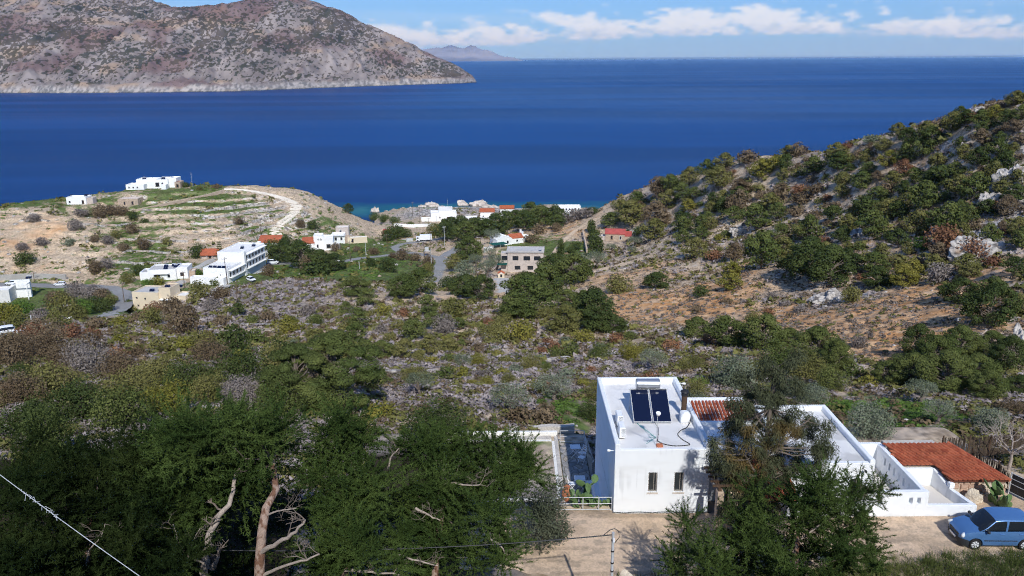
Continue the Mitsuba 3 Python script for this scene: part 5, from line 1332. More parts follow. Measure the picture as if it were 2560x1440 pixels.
B['m_tile'] = col(proc(lambda p, n, uv: mix((0.30, 0.070, 0.036), (0.42, 0.125, 0.062), cell_rand(dr.floor(p.x / 0.21), dr.floor(p.y / 0.33), 1.0)) * (0.7 + 0.6 * fbm(p.x * 2.1, p.y * 2.1, p.z * 2, 3))), 0.8)
B['m_pan_shade'] = col(tint((0.12, 0.040, 0.025), 0.3, 3.0, 0.2), 0.9)  # pan dirt plus the shade between tile rows, put into the colour
B['m_flag'] = col(proc(lambda p, n, uv: mix((0.20, 0.195, 0.19), (0.38, 0.355, 0.33), smoothstep(0.3, 0.7, fbm(p.x * 1.9, p.y * 1.9, p.z, 4)))), 0.85)
B['m_flag_warm'] = col(tint((0.37, 0.32, 0.265), 0.35, 1.8, 0.15), 0.85)
B['m_joint'] = col(tint((0.10, 0.095, 0.07), 0.3, 3.0, 0.2), 0.95)
B['m_marble'] = col(tint((0.52, 0.46, 0.40), 0.2, 5.0, 0.1), 0.5, 0.4)
B['m_pool'] = col(tint((0.78, 0.75, 0.69), 0.1, 0.8, 0.04), 0.8)
B['m_coping'] = col(tint((0.50, 0.455, 0.40), 0.25, 1.2, 0.15), 0.9)
B['m_walnut'] = col(tint((0.09, 0.055, 0.035), 0.3, 4.0, 0.2), 0.7)
B['m_white_paint'] = col((0.80, 0.80, 0.80), 0.45, 0.4)
B['m_alu'] = col((0.27, 0.24, 0.21), 0.4, 0.5)
B['m_glass_dark'] = col((0.03, 0.034, 0.036), 0.08, 0.6)
B['m_curtain'] = col((0.45, 0.44, 0.42), 0.9)
B['m_teal'] = col((0.03, 0.22, 0.22), 0.5, 0.4)
B['m_stone_warm'] = col(tint((0.50, 0.375, 0.27), 0.35, 1.5, 0.2), 0.95)
B['m_stone_pink'] = col(tint((0.46, 0.31, 0.225), 0.3, 2.0, 0.2), 0.95)
B['m_stone_pale'] = col(tint((0.52, 0.44, 0.34), 0.3, 2.0, 0.2), 0.95)
B['m_mortar'] = col(tint((0.46, 0.40, 0.33), 0.2, 3.0, 0.15), 0.95)
B['m_terracotta'] = col(tint((0.45, 0.16, 0.08), 0.25, 3.0, 0.1), 0.8)
B['m_reed'] = col(proc(lambda p, n, uv: mi.Color3f(0.085, 0.062, 0.045) * (0.5 + 1.0 * noise((p.x + 0.6 * p.y) * 34, p.z * 0.8, 0.0))), 0.95)

# driveway: a sheet over the levelled plot
_dx, _dy = np.meshgrid(np.linspace(-2.5, 29, 90), np.linspace(29.6, 38.6, 40), indexing='ij')
_edge = 30.6 + 1.1 * (meshkit.fbm(np.stack([_dx[:, 0] / 2.4, 0 * _dx[:, 0], 0 * _dx[:, 0]], -1), 3, 33) - 0.5) * 2 + 0.6 * sstep(20, 25, _dx[:, 0]) + 0.8 * sstep(4, 0, _dx[:, 0])
_dyy = np.where(np.arange(40)[None] == 0, 0, 0) + (_edge[:, None] + (_dy - 29.6) / 9.0 * (np.where(_dx < 5.1, 36.75, np.where(_dx > 23.7, 39.5, 36.4)) - _edge[:, None]))
_dz = np.maximum(height(_dx, _dyy) + 0.03, 0.006) + 0.0 * _dx
_di = np.arange(90 * 40).reshape(90, 40)
put('driveway', (np.stack([_dx, _dyy, _dz], -1).reshape(-1, 3), np.stack([_di[:-1, :-1], _di[1:, :-1], _di[1:, 1:], _di[:-1, 1:]], -1).reshape(-1, 4)), 'm_drive', smooth=True, kind='structure')


def ring(x0, x1, y0, y1, z0, z1, t, front=True, ch=0.03):
    """Parapet pieces butted round a rectangle."""
    mb = MB()
    mb.box(x0, x0 + t, y0, y1, z0, z1, ch=ch).box(x1 - t, x1, y0, y1, z0, z1, ch=ch).box(x0 + t, x1 - t, y1 - t, y1, z0, z1, ch=ch)
    if front:
        mb.box(x0 + t, x1 - t, y0, y0 + t, z0, z1 if front is True else front, ch=ch)
    return mb


def wall_with_holes(x0, x1, z0, z1, y0, y1, holes):
    """A wall in the plane y, from y0 to y1 thick, with rectangular holes (xa, xb, za, zb)."""
    poly = sbox(x0, z0, x1, z1)
    for a, b, c, d in holes:
        poly = poly.difference(sbox(a, c, b, d))
    m = trimesh.creation.extrude_polygon(poly, y1 - y0, engine='earcut')
    v = np.array(m.vertices)
    return np.stack([v[:, 0], y1 - v[:, 2], v[:, 1]], 1), np.array(m.faces)


def window_set(parent, x0, x1, z0, z1, y, slide=0.38):
    """A recessed sliding window with a marble sill, in a wall facing the viewer at y."""
    t = 0.05
    w = put('window', MB().box(x0, x0 + t, y + 0.1, y + 0.19, z0, z1).box(x1 - t, x1, y + 0.1, y + 0.19, z0, z1).box(x0 + t, x1 - t, y + 0.1, y + 0.19, z1 - t, z1).box(x0 + t, x1 - t, y + 0.1, y + 0.19, z0, z0 + t).mesh(), 'm_alu', parent)
    xm = x1 - (x1 - x0) * slide
    put('pane', MB().box(x0 + t, xm, y + 0.15, y + 0.16, z0 + t, z1 - t).mesh(), 'm_glass_dark', w)
    put('pane', MB().box(xm + 0.04, x1 - t, y + 0.12, y + 0.13, z0 + t, z1 - t).mesh(), 'm_glass_dark', w)
    put('stile', MB().box(xm, xm + 0.028, y + 0.11, y + 0.18, z0 + t, z1 - t).mesh(), 'm_alu', w)
    put('sill', MB().box(x0 - 0.06, x1 + 0.06, y - 0.04, y + 0.1, z0 - 0.09, z0 - 0.003, ch=0.01).mesh(), 'm_marble', w)


hk = thing('white_house', 'large white flat-roofed house with two blocks and walled courts beside the sandy driveway', 'house')
HX0, HX1, HY0, HY1, HZ = 5.15, 9.98, 36.45, 45.3, 3.55
wins = [(6.88, 7.34, 1.22, 2.34), (8.2, 8.68, 1.22, 2.34)]
k = put('wall', wall_with_holes(HX0, HX1, -0.6, HZ, HY0, HY0 + 0.3, wins), 'm_wall', hk)
for q in ((HX0, HX0 + 0.3, HY0 + 0.3, HY1, -4.2, HZ), (HX1 - 0.3, HX1, HY0 + 0.3, HY1, -1, HZ), (HX0 + 0.3, HX1 - 0.3, HY1 - 0.3, HY1, -6, HZ)):
    put('wall', MB().box(*q).mesh(), 'm_wall', hk)
put('wall', MB().box(HX0 + 0.5, HX1 - 0.5, HY0 + 0.65, HY0 + 0.7, 0.5, 3.0).mesh(), 'm_curtain', hk, label='pale curtains behind the two small windows')
for a in wins:
    window_set(hk, *a, HY0)
put('parapet', ring(HX0, HX1, HY0, HY1, HZ, 3.92, 0.24, 3.62).mesh(), 'm_wall', hk)
put('roof', MB().box(HX0 + 0.24, HX1 - 0.24, HY0 + 0.24, HY1 - 0.24, HZ - 0.2, HZ + 0.012).mesh(), 'm_screed', hk, label='white roof screed with grey stains')
put('buttress', MB().prism([(4.85, 41.6), (HX0, 41.6), (HX0, 44.4), (4.85, 44.4)], -4.2, [-2.2, -2.2, -2.2, -2.2]).mesh(), 'm_wall', hk)
# link between the two blocks
for a, b in ((37.6, 37.8), (40.9, 41.1)):
    put('wall', MB().box(HX1, 13.9, a, b, 0, 2.98, ch=0.02).mesh(), 'm_wall', hk)
put('roof', MB().box(HX1, 13.9, 37.8, 40.9, 2.6, 2.812).mesh(), 'm_screed', hk)
put('pier', MB().box(10.5, 11.5, 38.6, 39.4, 2.812, 3.25, ch=0.03).mesh(), 'm_wall', hk)
put('door', MB().box(11.2, 12.3, 37.52, 37.6, 0, 2.1).mesh(), 'm_walnut', hk)


def tile_field(corner, along, up, width, length, cw=0.21, cl=0.34, clip=None):
    """Barrel tiles in columns on a slope: corner, unit vector along the eave, unit vector up the slope."""
    corner, along, up = map(lambda a: np.asarray(a, float), (corner, along, up))
    nrm = np.cross(along, up)
    nrm /= np.linalg.norm(nrm)
    rng = np.random.default_rng(3)
    mb = MB()
    ang = np.linspace(0, math.pi, 6)
    nc, nr = int(width / cw), int(length / cl)
    for i in range(nc):
        for j in range(nr):
            a0, b0 = (i + 0.5) * cw, j * cl
            c = corner + along * a0 + up * (b0 + cl / 2)
            if clip is not None and not clip(c[0], c[1]):
                continue
            w0, w1, dz = cw * 0.40, cw * 0.34, 0.03 + 0.012 * rng.random()
            e = rng.normal() * 0.006
            v = []
            for s, w, lift in ((0, w0, dz), (cl * 1.16, w1, 0.0)):
                p = corner + along * (a0 + e) + up * (b0 + s) + nrm * lift
                v += [p - along * w * math.cos(t) + nrm * w * 1.05 * math.sin(t) for t in ang]
            f = [(k, k + 1, k + 7, k + 6) for k in range(5)]
            mb.add(v, f)
            mb.add([v[0], v[1], v[2], v[3], v[4], v[5]], [(0, 2, 1), (0, 3, 2), (0, 4, 3), (0, 5, 4)])
    return mb


def unit(a):
    return np.asarray(a, float) / np.linalg.norm(a)


put('rear_roof', MB().prism([(HX1, 41.1), (13.9, 41.1), (13.9, 44.6), (HX1, 44.6)], -2, [2.05, 2.05, 2.85, 2.85]).mesh(), 'm_wall', hk)
put('rear_roof__tiles', tile_field((HX1 + 0.02, 41.15, 2.09), (1, 0, 0), unit((0, 3.5, 0.8)), 3.9, 3.4).mesh(), 'm_tile', hk, kind='stuff', label='red barrel tiles on the slope between the two blocks')
pr = put('porch', MB().prism([(10.9, 34.3), (13.9, 34.3), (13.9, 37.6), (10.9, 37.6)], [1.88, 1.88, 2.55, 2.55], [1.96, 1.96, 2.63, 2.63]).mesh(), 'm_walnut', hk)
put('tiles', tile_field((10.92, 34.2, 1.98), (1, 0, 0), unit((0, 3.3, 0.67)), 3.0, 3.3).mesh(), 'm_tile', pr, kind='stuff', label='faded orange barrel tiles over the porch')
put('post', MB().box(10.95, 11.1, 34.4, 34.55, 0, 1.88).mesh(), 'm_walnut', pr)
put('post', MB().box(13.6, 13.75, 34.4, 34.55, 0, 1.88).mesh(), 'm_walnut', pr)
sp = put('pergola', MB().box(9.85, 10.0, 34.2, 36.4, 2.55, 2.7).box(10.5, 10.65, 34.2, 36.4, 2.55, 2.7).mesh(), 'm_walnut', hk)
put('stone_pier', MB().box(9.8, 10.1, 34.1, 34.5, 0, 2.55, ch=0.03).mesh(), 'm_stone_warm', sp)
put('stone_pier', MB().box(10.4, 10.8, 34.1, 34.5, 0, 2.55, ch=0.03).mesh(), 'm_stone_warm', sp)
for i in range(5):
    put('rafter', MB().box(9.6, 10.9, 34.35 + 0.45 * i, 34.43 + 0.45 * i, 2.7, 2.8).mesh(), 'm_walnut', sp)
# right block
RX0, RX1, RY0, RY1, RZ = 13.9, 18.08, 35.95, 42.6, 2.95
w3 = (16.93, 17.44, 1.12, 2.2)
put('wall', wall_with_holes(RX0, RX1, -0.6, RZ, RY0, RY0 + 0.3, [w3]), 'm_wall', hk)
for q in ((RX0, RX0 + 0.3, RY0 + 0.3, RY1, -0.6, RZ), (RX1 - 0.3, RX1, RY0 + 0.3, RY1, -0.6, RZ), (RX0 + 0.3, RX1 - 0.3, RY1 - 0.3, RY1, -2, RZ)):
    put('wall', MB().box(*q).mesh(), 'm_wall', hk)
put('wall', MB().box(16.6, 17.8, RY0 + 0.6, RY0 + 0.65, 0.6, 2.7).mesh(), 'm_curtain', hk)
window_set(hk, *w3, RY0, 0.3)
put('parapet', ring(RX0, RX1, RY0, RY1, RZ, 3.24, 0.26, 3.06).mesh(), 'm_wall', hk)
put('roof', MB().box(RX0 + 0.26, RX1 - 0.26, RY0 + 0.26, RY1 - 0.26, RZ - 0.2, RZ + 0.012).mesh(), 'm_screed', hk)
# walled courts
put('court_floor', MB().box(18.08, 20.7, 36.2, 41.2, -0.3, 0.02).mesh(), 'm_court', hk)
put('court_floor', MB().prism([(20.95, 36.2), (23.3, 36.2), (22.95, 39.0), (20.95, 39.0)], -0.3, 0.03).mesh(), 'm_court', hk)
slots = [(20.05, 20.24, 0.72, 1.1), (20.46, 20.65, 0.72, 1.1), (18.5, 18.68, 0.72, 1.1)]
put('court_wall', wall_with_holes(18.08, 21.02, -0.3, 1.42, 35.96, 36.2, slots), 'm_wall', hk, label='tall white court wall with narrow slots')
put('court_wall', MB().box(21.02, 23.55, 35.96, 36.2, -0.3, 0.63, ch=0.02).mesh(), 'm_wall', hk)
sl = [(36.75 + 0.55 * i, 36.93 + 0.55 * i, 0.62, 1.06) for i in range(7)]
v, f = wall_with_holes(36.2, 41.2, -0.3, 1.42, 0, 0.22, sl)
put('court_wall', (np.stack([20.72 + v[:, 1], v[:, 0], v[:, 2]], 1), f[:, ::-1]), 'm_wall', hk, label='long white court wall pierced by seven narrow slots')
put('court_wall', wall_with_holes(18.08, 20.94, -1.5, 1.42, 41.2, 41.42, [(19.75, 19.95, 0.55, 1.05)]), 'm_wall', hk)
put('court_wall', MB().box(20.94, 23.0, 39.0, 39.2, -0.3, 1.05, ch=0.02).mesh(), 'm_wall', hk)
put('court_wall', MB().prism([(22.98, 37.7), (23.2, 37.7), (23.02, 39.0), (22.8, 39.0)], -0.3, [0.66, 0.66, 1.05, 1.05]).prism([(23.3, 36.2), (23.52, 36.2), (23.2, 37.7), (22.98, 37.7)], -0.3, 0.62).mesh(), 'm_wall', hk)
put('corner_post', MB().box(23.0, 23.26, 37.6, 37.86, 0.66, 0.95, ch=0.04).mesh(), 'm_wall', hk)
# fittings
for name, p, d, m in (('wall_lamp', (5.13, 36.7, 3.45), (-0.35, 0, 0.02), 'm_white_paint'), ('wall_lamp', (9.98, 44.6, 3.8), (0.4, 0, -0.06), 'm_white_paint'), ('wall_lamp', (17.5, 35.93, 2.78), (0.05, -0.3, -0.05), 'm_black')):
    p, d = np.array(p), np.array(d)
    put(name, MB().tube([p, p + d * 0.6], 0.018, 6).tube([p + d * 0.55, p + d * 0.8, p + d], [0.05, 0.07, 0.055], 8).mesh(), m, hk, 40)

# tile-roofed outbuilding with a stone front
ob = thing('stone_outbuilding', 'low stone outbuilding with a red barrel tiled roof beyond the walled courts', 'building')
FZ = lambda y: 1.0 + (y - 37.75) * 0.18
FRONT, BACK = [(23.1, 37.75), (26.15, 37.75), (25.41, 39.1), (22.9, 39.1)], [(21.0, 39.1), (25.41, 39.1), (24.45, 40.85), (21.0, 40.85)]
put('wall', MB().prism([(23.3, 38.02), (26.2, 38.02), (25.55, 39.15), (23.15, 39.15)], -0.5, [0.96, 0.96, 1.15, 1.15]).mesh(), 'm_mortar', ob)
put('wall', MB().prism([(21.05, 39.25), (25.3, 39.25), (24.5, 40.7), (21.05, 40.7)], -0.5, [1.16, 1.16, 1.42, 1.42]).mesh(), 'm_mortar', ob)
rk = put('roof', MB().prism(FRONT, [FZ(y) - 0.06 for _, y in FRONT], [FZ(y) for _, y in FRONT]).mesh(), 'm_pan_shade', ob)
rk2 = put('roof', MB().prism(BACK, [FZ(y) - 0.06 for _, y in BACK], [FZ(y) for _, y in BACK]).mesh(), 'm_pan_shade', ob)
RP = Polygon([(23.1, 37.7), (26.15, 37.7), (24.45, 40.9), (21.0, 40.9), (21.0, 39.1), (22.9, 39.1)])
sk = unit((-1.7, 3.1, 0.55))
put('tiles', tile_field((20.6, 37.72, FZ(37.72) + 0.03), (1, 0, 0), sk, 8.4, 3.65, 0.24, 0.36, lambda x, y: RP.contains(Point(x, y))).mesh(), 'm_tile', rk, kind='stuff', label='rows of red barrel tiles')
put('ridge', MB().tube([(26.2, 37.7, FZ(37.7) + 0.06), (24.5, 40.9, FZ(40.9) + 0.06)], 0.1, 8).mesh(), 'm_tile', rk, 40)
rng = np.random.default_rng(12)
zz, row = 0.0, 0
while zz < 0.86:
    hh = 0.17 + 0.08 * rng.random()
    xx = 23.32 + 0.1 * rng.random()
    while xx < 26.2:
        ww = 0.2 + 0.28 * rng.random()
        a, b, c, d = xx + 0.015, min(xx + ww, 26.24) - 0.015, zz + 0.012, min(zz + hh, 0.93) - 0.012
        if b - a > 0.06:
            j = lambda s: s * (rng.random() - 0.5)
            o = 0.05 + 0.06 * rng.random()
            q = [(a + j(.05), c + j(.04)), (b + j(.05), c + j(.04)), (b + j(.06), d + j(.05)), (a + j(.06), d + j(.05))]
            vv = [(x, 38.02, z) for x, z in q] + [(x + (0.5 * (a + b) - x) * 0.16, 38.02 - o, z + (0.5 * (c + d) - z) * 0.2) for x, z in q]
            put('stone', (np.array(vv), np.array([(4, 5, 6, 7), (0, 1, 5, 4), (1, 2, 6, 5), (2, 3, 7, 6), (3, 0, 4, 7)])), ('m_stone_warm', 'm_stone_pink', 'm_stone_pale')[int(rng.integers(3))], ob + '__wall')
        xx += ww
    zz += hh

# roof equipment
t = thing('solar_heater', 'solar water heater with two dark blue collectors and a steel tank on the white roof', 'solar heater')
A, Bv, Cc = np.array([6.52, 39.45, 3.72]), np.array([8.58, 39.45, 3.72]), np.array([6.40, 41.25, 4.90])
ax, upv = unit(Bv - A), unit(np.array([0, 1.8, 1.18]))
nv = np.cross(ax, upv)
L = 2.16


def slab_on(a, w, l, th, off=0.0):
    p = [a + nv * off, a + ax * w + nv * off, a + ax * w + upv * l + nv * off, a + upv * l + nv * off]
    return MB().add(p + [q - nv * th for q in p], [(0, 1, 2, 3), (7, 6, 5, 4), (0, 4, 5, 1), (1, 5, 6, 2), (2, 6, 7, 3), (3, 7, 4, 0)])


for i in (0, 1):
    a = A + ax * (i * 1.05)
    c = put('collector', slab_on(a, 1.0, L, 0.09).mesh(), 'm_alu' if False else 'm_galv', t)
    put('absorber', slab_on(a + ax * 0.035 + upv * 0.035, 0.93, L - 0.07, 0.01, 0.006).mesh(), 'm_panel', c)
put('manifold_pipe', MB().tube([A + ax * 1.025 + nv * 0.03, A + ax * 1.025 + upv * L + nv * 0.03], 0.018, 6).tube([A + ax * 0.97 + upv * L * 0.9 + nv * 0.03, A + ax * 1.08 + upv * L * 0.8 + nv * 0.03], 0.014, 6).mesh(), 'm_steel', t, 50)
tk0, tk1 = np.array([6.86, 41.25, 5.16]), np.array([8.16, 41.25, 5.16])
tv = tube([tk0, tk0 + (0.04, 0, 0), tk1 - (0.04, 0, 0), tk1], [0.26, 0.31, 0.31, 0.26], 28)
put('tank', tv, 'm_steel', t, 40)
put('nameplate', MB().tube([(7.1, 41.25 - 0.262, 5.02), (7.95, 41.25 - 0.262, 5.02)], [0.035, 0.035], 5).mesh(), 'm_black', t)
fr = MB()
for x in (6.55, 7.5, 8.5):
    fr.tube([(x, 41.2, 3.56), (x, 41.2, 4.9)], 0.022, 5).tube([(x, 39.5, 3.6), (x, 41.2, 3.6)], 0.018, 5)
put('stand', fr.tube([(6.55, 41.2, 4.0), (8.5, 41.2, 4.6)], 0.018, 5).tube([(6.4, 41.15, 4.9), (8.6, 41.15, 4.9)], 0.025, 6).mesh(), 'm_galv', t, 50)

for i, (x, y, lab) in enumerate(((5.72, 39.5, 'white air conditioner unit on the left parapet, farther one'), (5.66, 38.1, 'white air conditioner unit on the left parapet, nearer one'))):
    t = thing('air_conditioner', lab, 'air conditioner')
    put('casing', MB().box(x - 0.14, x + 0.16, y - 0.42, y + 0.42, 3.66, 4.22, ch=0.03).mesh(), 'm_white_paint', t)
    g = put('grille', MB().box(x - 0.05, x + 0.15, y - 0.425, y - 0.42, 3.72, 4.16).mesh(), 'm_black', t)
    for q in range(7):
        put('louver', MB().box(x - 0.05, x + 0.15, y - 0.436, y - 0.425, 3.73 + 0.062 * q, 3.765 + 0.062 * q).mesh(), 'm_white_paint', g)
    put('foot', MB().box(x - 0.12, x + 0.14, y - 0.3, y - 0.22, 3.56, 3.66).mesh(), 'm_black', t)
    put('foot', MB().box(x - 0.12, x + 0.14, y + 0.22, y + 0.3, 3.56, 3.66).mesh(), 'm_black', t)
t = thing('chimney_flue', 'dark capped metal chimney flue at the right parapet of the roof', 'chimney')
put('flue', tube([(9.42, 40.5, 3.5), (9.42, 40.5, 4.86)], 0.15, 16), 'm_walnut', t, 40)
put('cowl', MB().tube([(9.42, 40.5, 4.80), (9.42, 40.5, 4.92)], [0.19, 0.19], 16).tube([(9.42, 40.5, 5.0), (9.42, 40.5, 5.05), (9.42, 40.5, 5.14)], [0.24, 0.22, 0.08], 16).mesh(), 'm_black', t, 40)
t = thing('wrapped_unit', 'lumpy unit wrapped in pale sheeting beside the chimney flue', 'covered box')
v, f = boulder(41, 3, 0.2)
fill(t, (np.sign(v) * np.abs(v) ** 0.6 * np.array([0.30, 0.34, 0.34]) + np.array([9.32, 39.75, 3.84]), f), 'm_white_paint', 30)
t = thing('antenna', 'greenish television antenna on a thin mast at the front edge of the roof', 'antenna')
mx, my = 7.32, 37.0
put('mast', tube([(mx, my, 3.55), (mx - 0.02, my, 5.35)], 0.02, 6), 'm_galv', t, 50)
put('dish', MB().tube([(mx, my - 0.05, 5.3), (mx, my - 0.1, 5.42)], [0.1, 0.13], 10).mesh(), 'm_white_paint', t, 40)
put('boom', tube([(mx - 0.05, my, 4.0), (mx - 0.95, my + 0.55, 4.55)], 0.016, 5), 'm_teal', t)
for i in range(9):
    q = np.array([mx - 0.1 - 0.1 * i, my + 0.05 + 0.06 * i, 4.02 + 0.065 * i])
    put('element', tube([q + np.array([-0.1, -0.28, 0.1]) * (1 - i * 0.05), q + np.array([0.1, 0.28, -0.1]) * (1 - i * 0.05)], 0.009, 4), 'm_teal', t)
for s in (-1, 1):
    put('reflector', MB().tube([(mx - 0.03, my, 4.0), (mx - 0.45, my - 0.3 * s, 4.0 + 0.35 * s)], 0.012, 4).tube([(mx - 0.06, my + 0.1, 3.95), (mx - 0.5, my - 0.2 * s, 3.85 + 0.3 * s)], 0.012, 4).mesh(), 'm_teal', t)
put('clay_foot', MB().box(7.3, 7.62, 36.78, 37.05, 3.562, 3.68, ch=0.02).mesh(), 'm_terracotta', t)
t = thing('roof_cable', 'black cable looping across the right side of the white roof', 'cable')
cp = np.array([(7.4, 37.5, 3.6), (7.7, 37.1, 3.585), (8.2, 36.9, 3.585), (8.8, 36.95, 3.585), (9.1, 37.05, 3.585), (8.75, 37.6, 3.585), (8.6, 38.2, 3.585), (8.9, 38.7, 3.585), (9.3, 39.0, 3.585), (9.6, 39.5, 3.7), (9.62, 40.1, 3.95)])
tt = np.linspace(0, len(cp) - 1, 60)
cps = np.stack([np.interp(tt, np.arange(len(cp)), cp[:, i]) for i in range(3)], 1)
for _ in range(4):
    cps[1:-1] = (cps[:-2] + 2 * cps[1:-1] + cps[2:]) / 4
fill(t, tube(cps, 0.022, 6), 'm_black', 60)
t = thing('antenna_cable', 'thin dark cable hanging from the solar panels to the antenna', 'cable')
fill(t, tube(np.array([(7.6, 39.4, 3.75), (7.75, 38.8, 3.65), (7.6, 38.1, 3.6), (7.45, 37.4, 3.6), (7.35, 37.05, 3.9)]), 0.014, 5), 'm_black', 60)
t = thing('wall_cable', 'black cable running along the foot of the house wall', 'cable')
xs = np.linspace(5.1, 10.2, 40)
fill(t, tube(np.stack([xs, 0 * xs + 36.41, 0.05 + 0.05 * np.abs(np.sin(xs * 2.2))], 1), 0.022, 5), 'm_black', 60)

# terrace, pool, railings
tk = thing('terrace', 'slate paved terrace between the empty pool and the shaded house wall', 'terrace')
labels[tk]['kind'] = 'structure'
labels[tk].pop('category')
TX0, TX1, TY0, TY1, TZ = 3.2, 4.98, 39.0, 50.9, -3.33
put('bed', MB().box(TX0, TX1, TY0, TY1, -4.6, TZ).mesh(), 'm_joint', tk)
rng = np.random.default_rng(9)
pts = np.array([(x + 0.17 * rng.normal(), y + 0.17 * rng.normal()) for x in np.arange(TX0 - 0.5, TX1 + 0.7, 0.46) for y in np.arange(42.2, TY1 + 0.7, 0.46)])
vor = Voronoi(pts)
area = sbox(TX0 + 0.03, 42.0, TX1 - 0.03, TY1 - 0.03)
for i, rg in enumerate(vor.point_region):
    reg = vor.regions[rg]
    if -1 in reg or len(reg) < 3:
        continue
    pg = Polygon(vor.vertices[reg]).intersection(area).buffer(-0.022)
    if pg.is_empty or pg.geom_type != 'Polygon' or pg.area < 0.02:
        continue
    c = np.array(pg.exterior.coords)[:-1]
    if Polygon(c).exterior.is_ccw is False:
        c = c[::-1]
    put('flagstone', MB().prism(c, TZ - 0.02, TZ + 0.02 + 0.012 * rng.random()).mesh(), 'm_flag' if rng.random() < 0.72 else 'm_flag_warm', tk)

pk = thing('pool', 'empty white plastered swimming pool with stone coping, half hidden by the pine', 'pool')
PX0, PX1, PY0, PY1, PB = -4.4, 2.72, 43.6, 51.2, -4.75
put('basin', MB().box(PX0, PX1, PY0, PY1, PB - 0.2, PB).box(PX0, PX1, PY1, PY1 + 0.2, PB - 0.2, -3.32).box(PX1, PX1 + 0.2, PY0, PY1, PB - 0.2, -3.32).box(PX0 - 0.2, PX0, PY0, PY1, PB - 0.2, -3.32).box(PX0, PX1, PY0 - 0.2, PY0, PB - 0.2, -3.32).mesh(), 'm_pool', pk)
put('coping', MB().box(PX0 - 0.5, PX1 + 0.0, PY1 + 0.2, PY1 + 0.75, -3.6, -3.27, ch=0.02).mesh(), 'm_coping', pk)
put('coping', MB().box(PX1 + 0.2, PX1 + 0.44, PY0 - 0.5, PY1 + 0.75, -3.6, -3.27, ch=0.02).mesh(), 'm_coping', pk)
put('coping', MB().box(PX0 - 0.5, PX1, PY0 - 0.7, PY0 - 0.2, -3.6, -3.27, ch=0.02).mesh(), 'm_coping', pk)
put('upstand', MB().box(PX0 - 0.5, PX1 + 0.44, PY1 + 0.75, PY1 + 1.0, -3.6, -3.0, ch=0.02).mesh(), 'm_pool', pk)
LEVELS_NOTE = None
t = thing('terrace_railing', 'light metal railing with three bars at the far end of the slate terrace', 'railing')
for x in (3.3, 4.95):
    put('post', tube([(x, 50.85, TZ), (x, 50.85, TZ + 0.95)], 0.025, 6), 'm_galv', t, 50)
for z in (0.12, 0.5, 0.95):
    put('rail', MB().tube([(3.3, 50.85, TZ + z), (4.95, 50.85, TZ + z)], 0.022, 6).mesh(), 'm_galv', t, 50)
for z in (0.5, 0.95):
    put('rail', MB().tube([(4.95, 50.85, TZ + z), (4.95, 48.6, TZ + z)], 0.022, 6).mesh(), 'm_galv', t, 50)
t = thing('driveway_railing', 'galvanised railing along the driveway edge above the prickly pears', 'railing')
for x in (-1.2, 0.4, 2.0, 3.6, 4.42, 5.1):
    put('post', tube([(x, 36.75, -0.3), (x, 36.75, 0.78)], 0.026, 6), 'm_galv', t, 50)
for z in (0.06, 0.4, 0.76):
    put('rail', tube([(-1.2, 36.75, z), (5.1, 36.75, z)], 0.024, 6), 'm_galv', t, 50)
wall_pts = [(1140, 1082), (1200, 1074), (1270, 1070), (1330, 1066), (1390, 1063), (1436, 1062)]
t = thing('garden_wall', 'low winding cream wall between the pool garden and the olive slope', 'wall')
p = np.array([at_level(*q, -3.75) for q in wall_pts])
p = np.stack([np.interp(np.linspace(0, 5, 24), np.arange(6), p[:, k]) for k in range(3)], 1)
mb = MB()
v = []
for q in p:
    for dy, z in ((-0.22, -5.5), (-0.22, -3.75), (0.22, -3.75), (0.22, -5.5)):
        v.append((q[0], q[1] + dy, z + 0.04 * math.sin(q[0] * 3)))
mb.add(v, [(i * 4 + k, i * 4 + (k + 1) % 4, i * 4 + 4 + (k + 1) % 4, i * 4 + 4 + k) for i in range(23) for k in range(4)])
fill(t, mb.mesh(), 'm_coping')


def folding_table(x, y, z, rz, label):
    t = thing('folding_table', label, 'table', 'white folding tables on the terrace')
    m = frame(x, y, z, rz)
    tp = put('tabletop', MB().box(-0.34, 0.34, -0.33, 0.33, 0.68, 0.695, m).mesh(), 'm_white_paint', t)
    for i in range(7):
        put('slat', MB().box(-0.34 + 0.098 * i, -0.255 + 0.098 * i, -0.33, 0.33, 0.696, 0.713, m).mesh(), 'm_white_paint', tp)
    for s in (-1, 1):
        for q in (-1, 1):
            put('leg', moved(tube([(0.3 * q, s * 0.29 - 0.02 * q, 0.0), (-0.26 * q, s * 0.29 - 0.02 * q, 0.68)], 0.016, 5), m), 'm_white_paint', t)


def folding_chair(x, y, z, rz, label):
    t = thing('folding_chair', label, 'chair', 'white folding chairs on the terrace')
    m = frame(x, y, z, rz)
    st = put('seat', MB().box(-0.2, 0.2, -0.2, 0.2, 0.44, 0.462, m).mesh(), 'm_white_paint', t)
    bk = MB()
    for s in (-1, 1):
        put('leg', moved(tube([(0.19 * s, -0.22, 0.0), (0.19 * s, 0.2, 0.5)], 0.014, 5), m), 'm_white_paint', t)
        put('leg', moved(tube([(0.17 * s, 0.26, 0.0), (0.17 * s, -0.18, 0.45)], 0.014, 5), m), 'm_white_paint', t)
        bk.add(*moved(tube([(0.19 * s, 0.2, 0.5), (0.19 * s, 0.3, 0.88)], 0.015, 5), m))
    bk = put('backrest', bk.mesh(), 'm_white_paint', t)
    for i in range(3):
        put('slat', MB().box(-0.19, 0.19, 0.235 + 0.03 * i, 0.25 + 0.03 * i, 0.6 + 0.11 * i, 0.66 + 0.11 * i, m).mesh(), 'm_white_paint', bk)


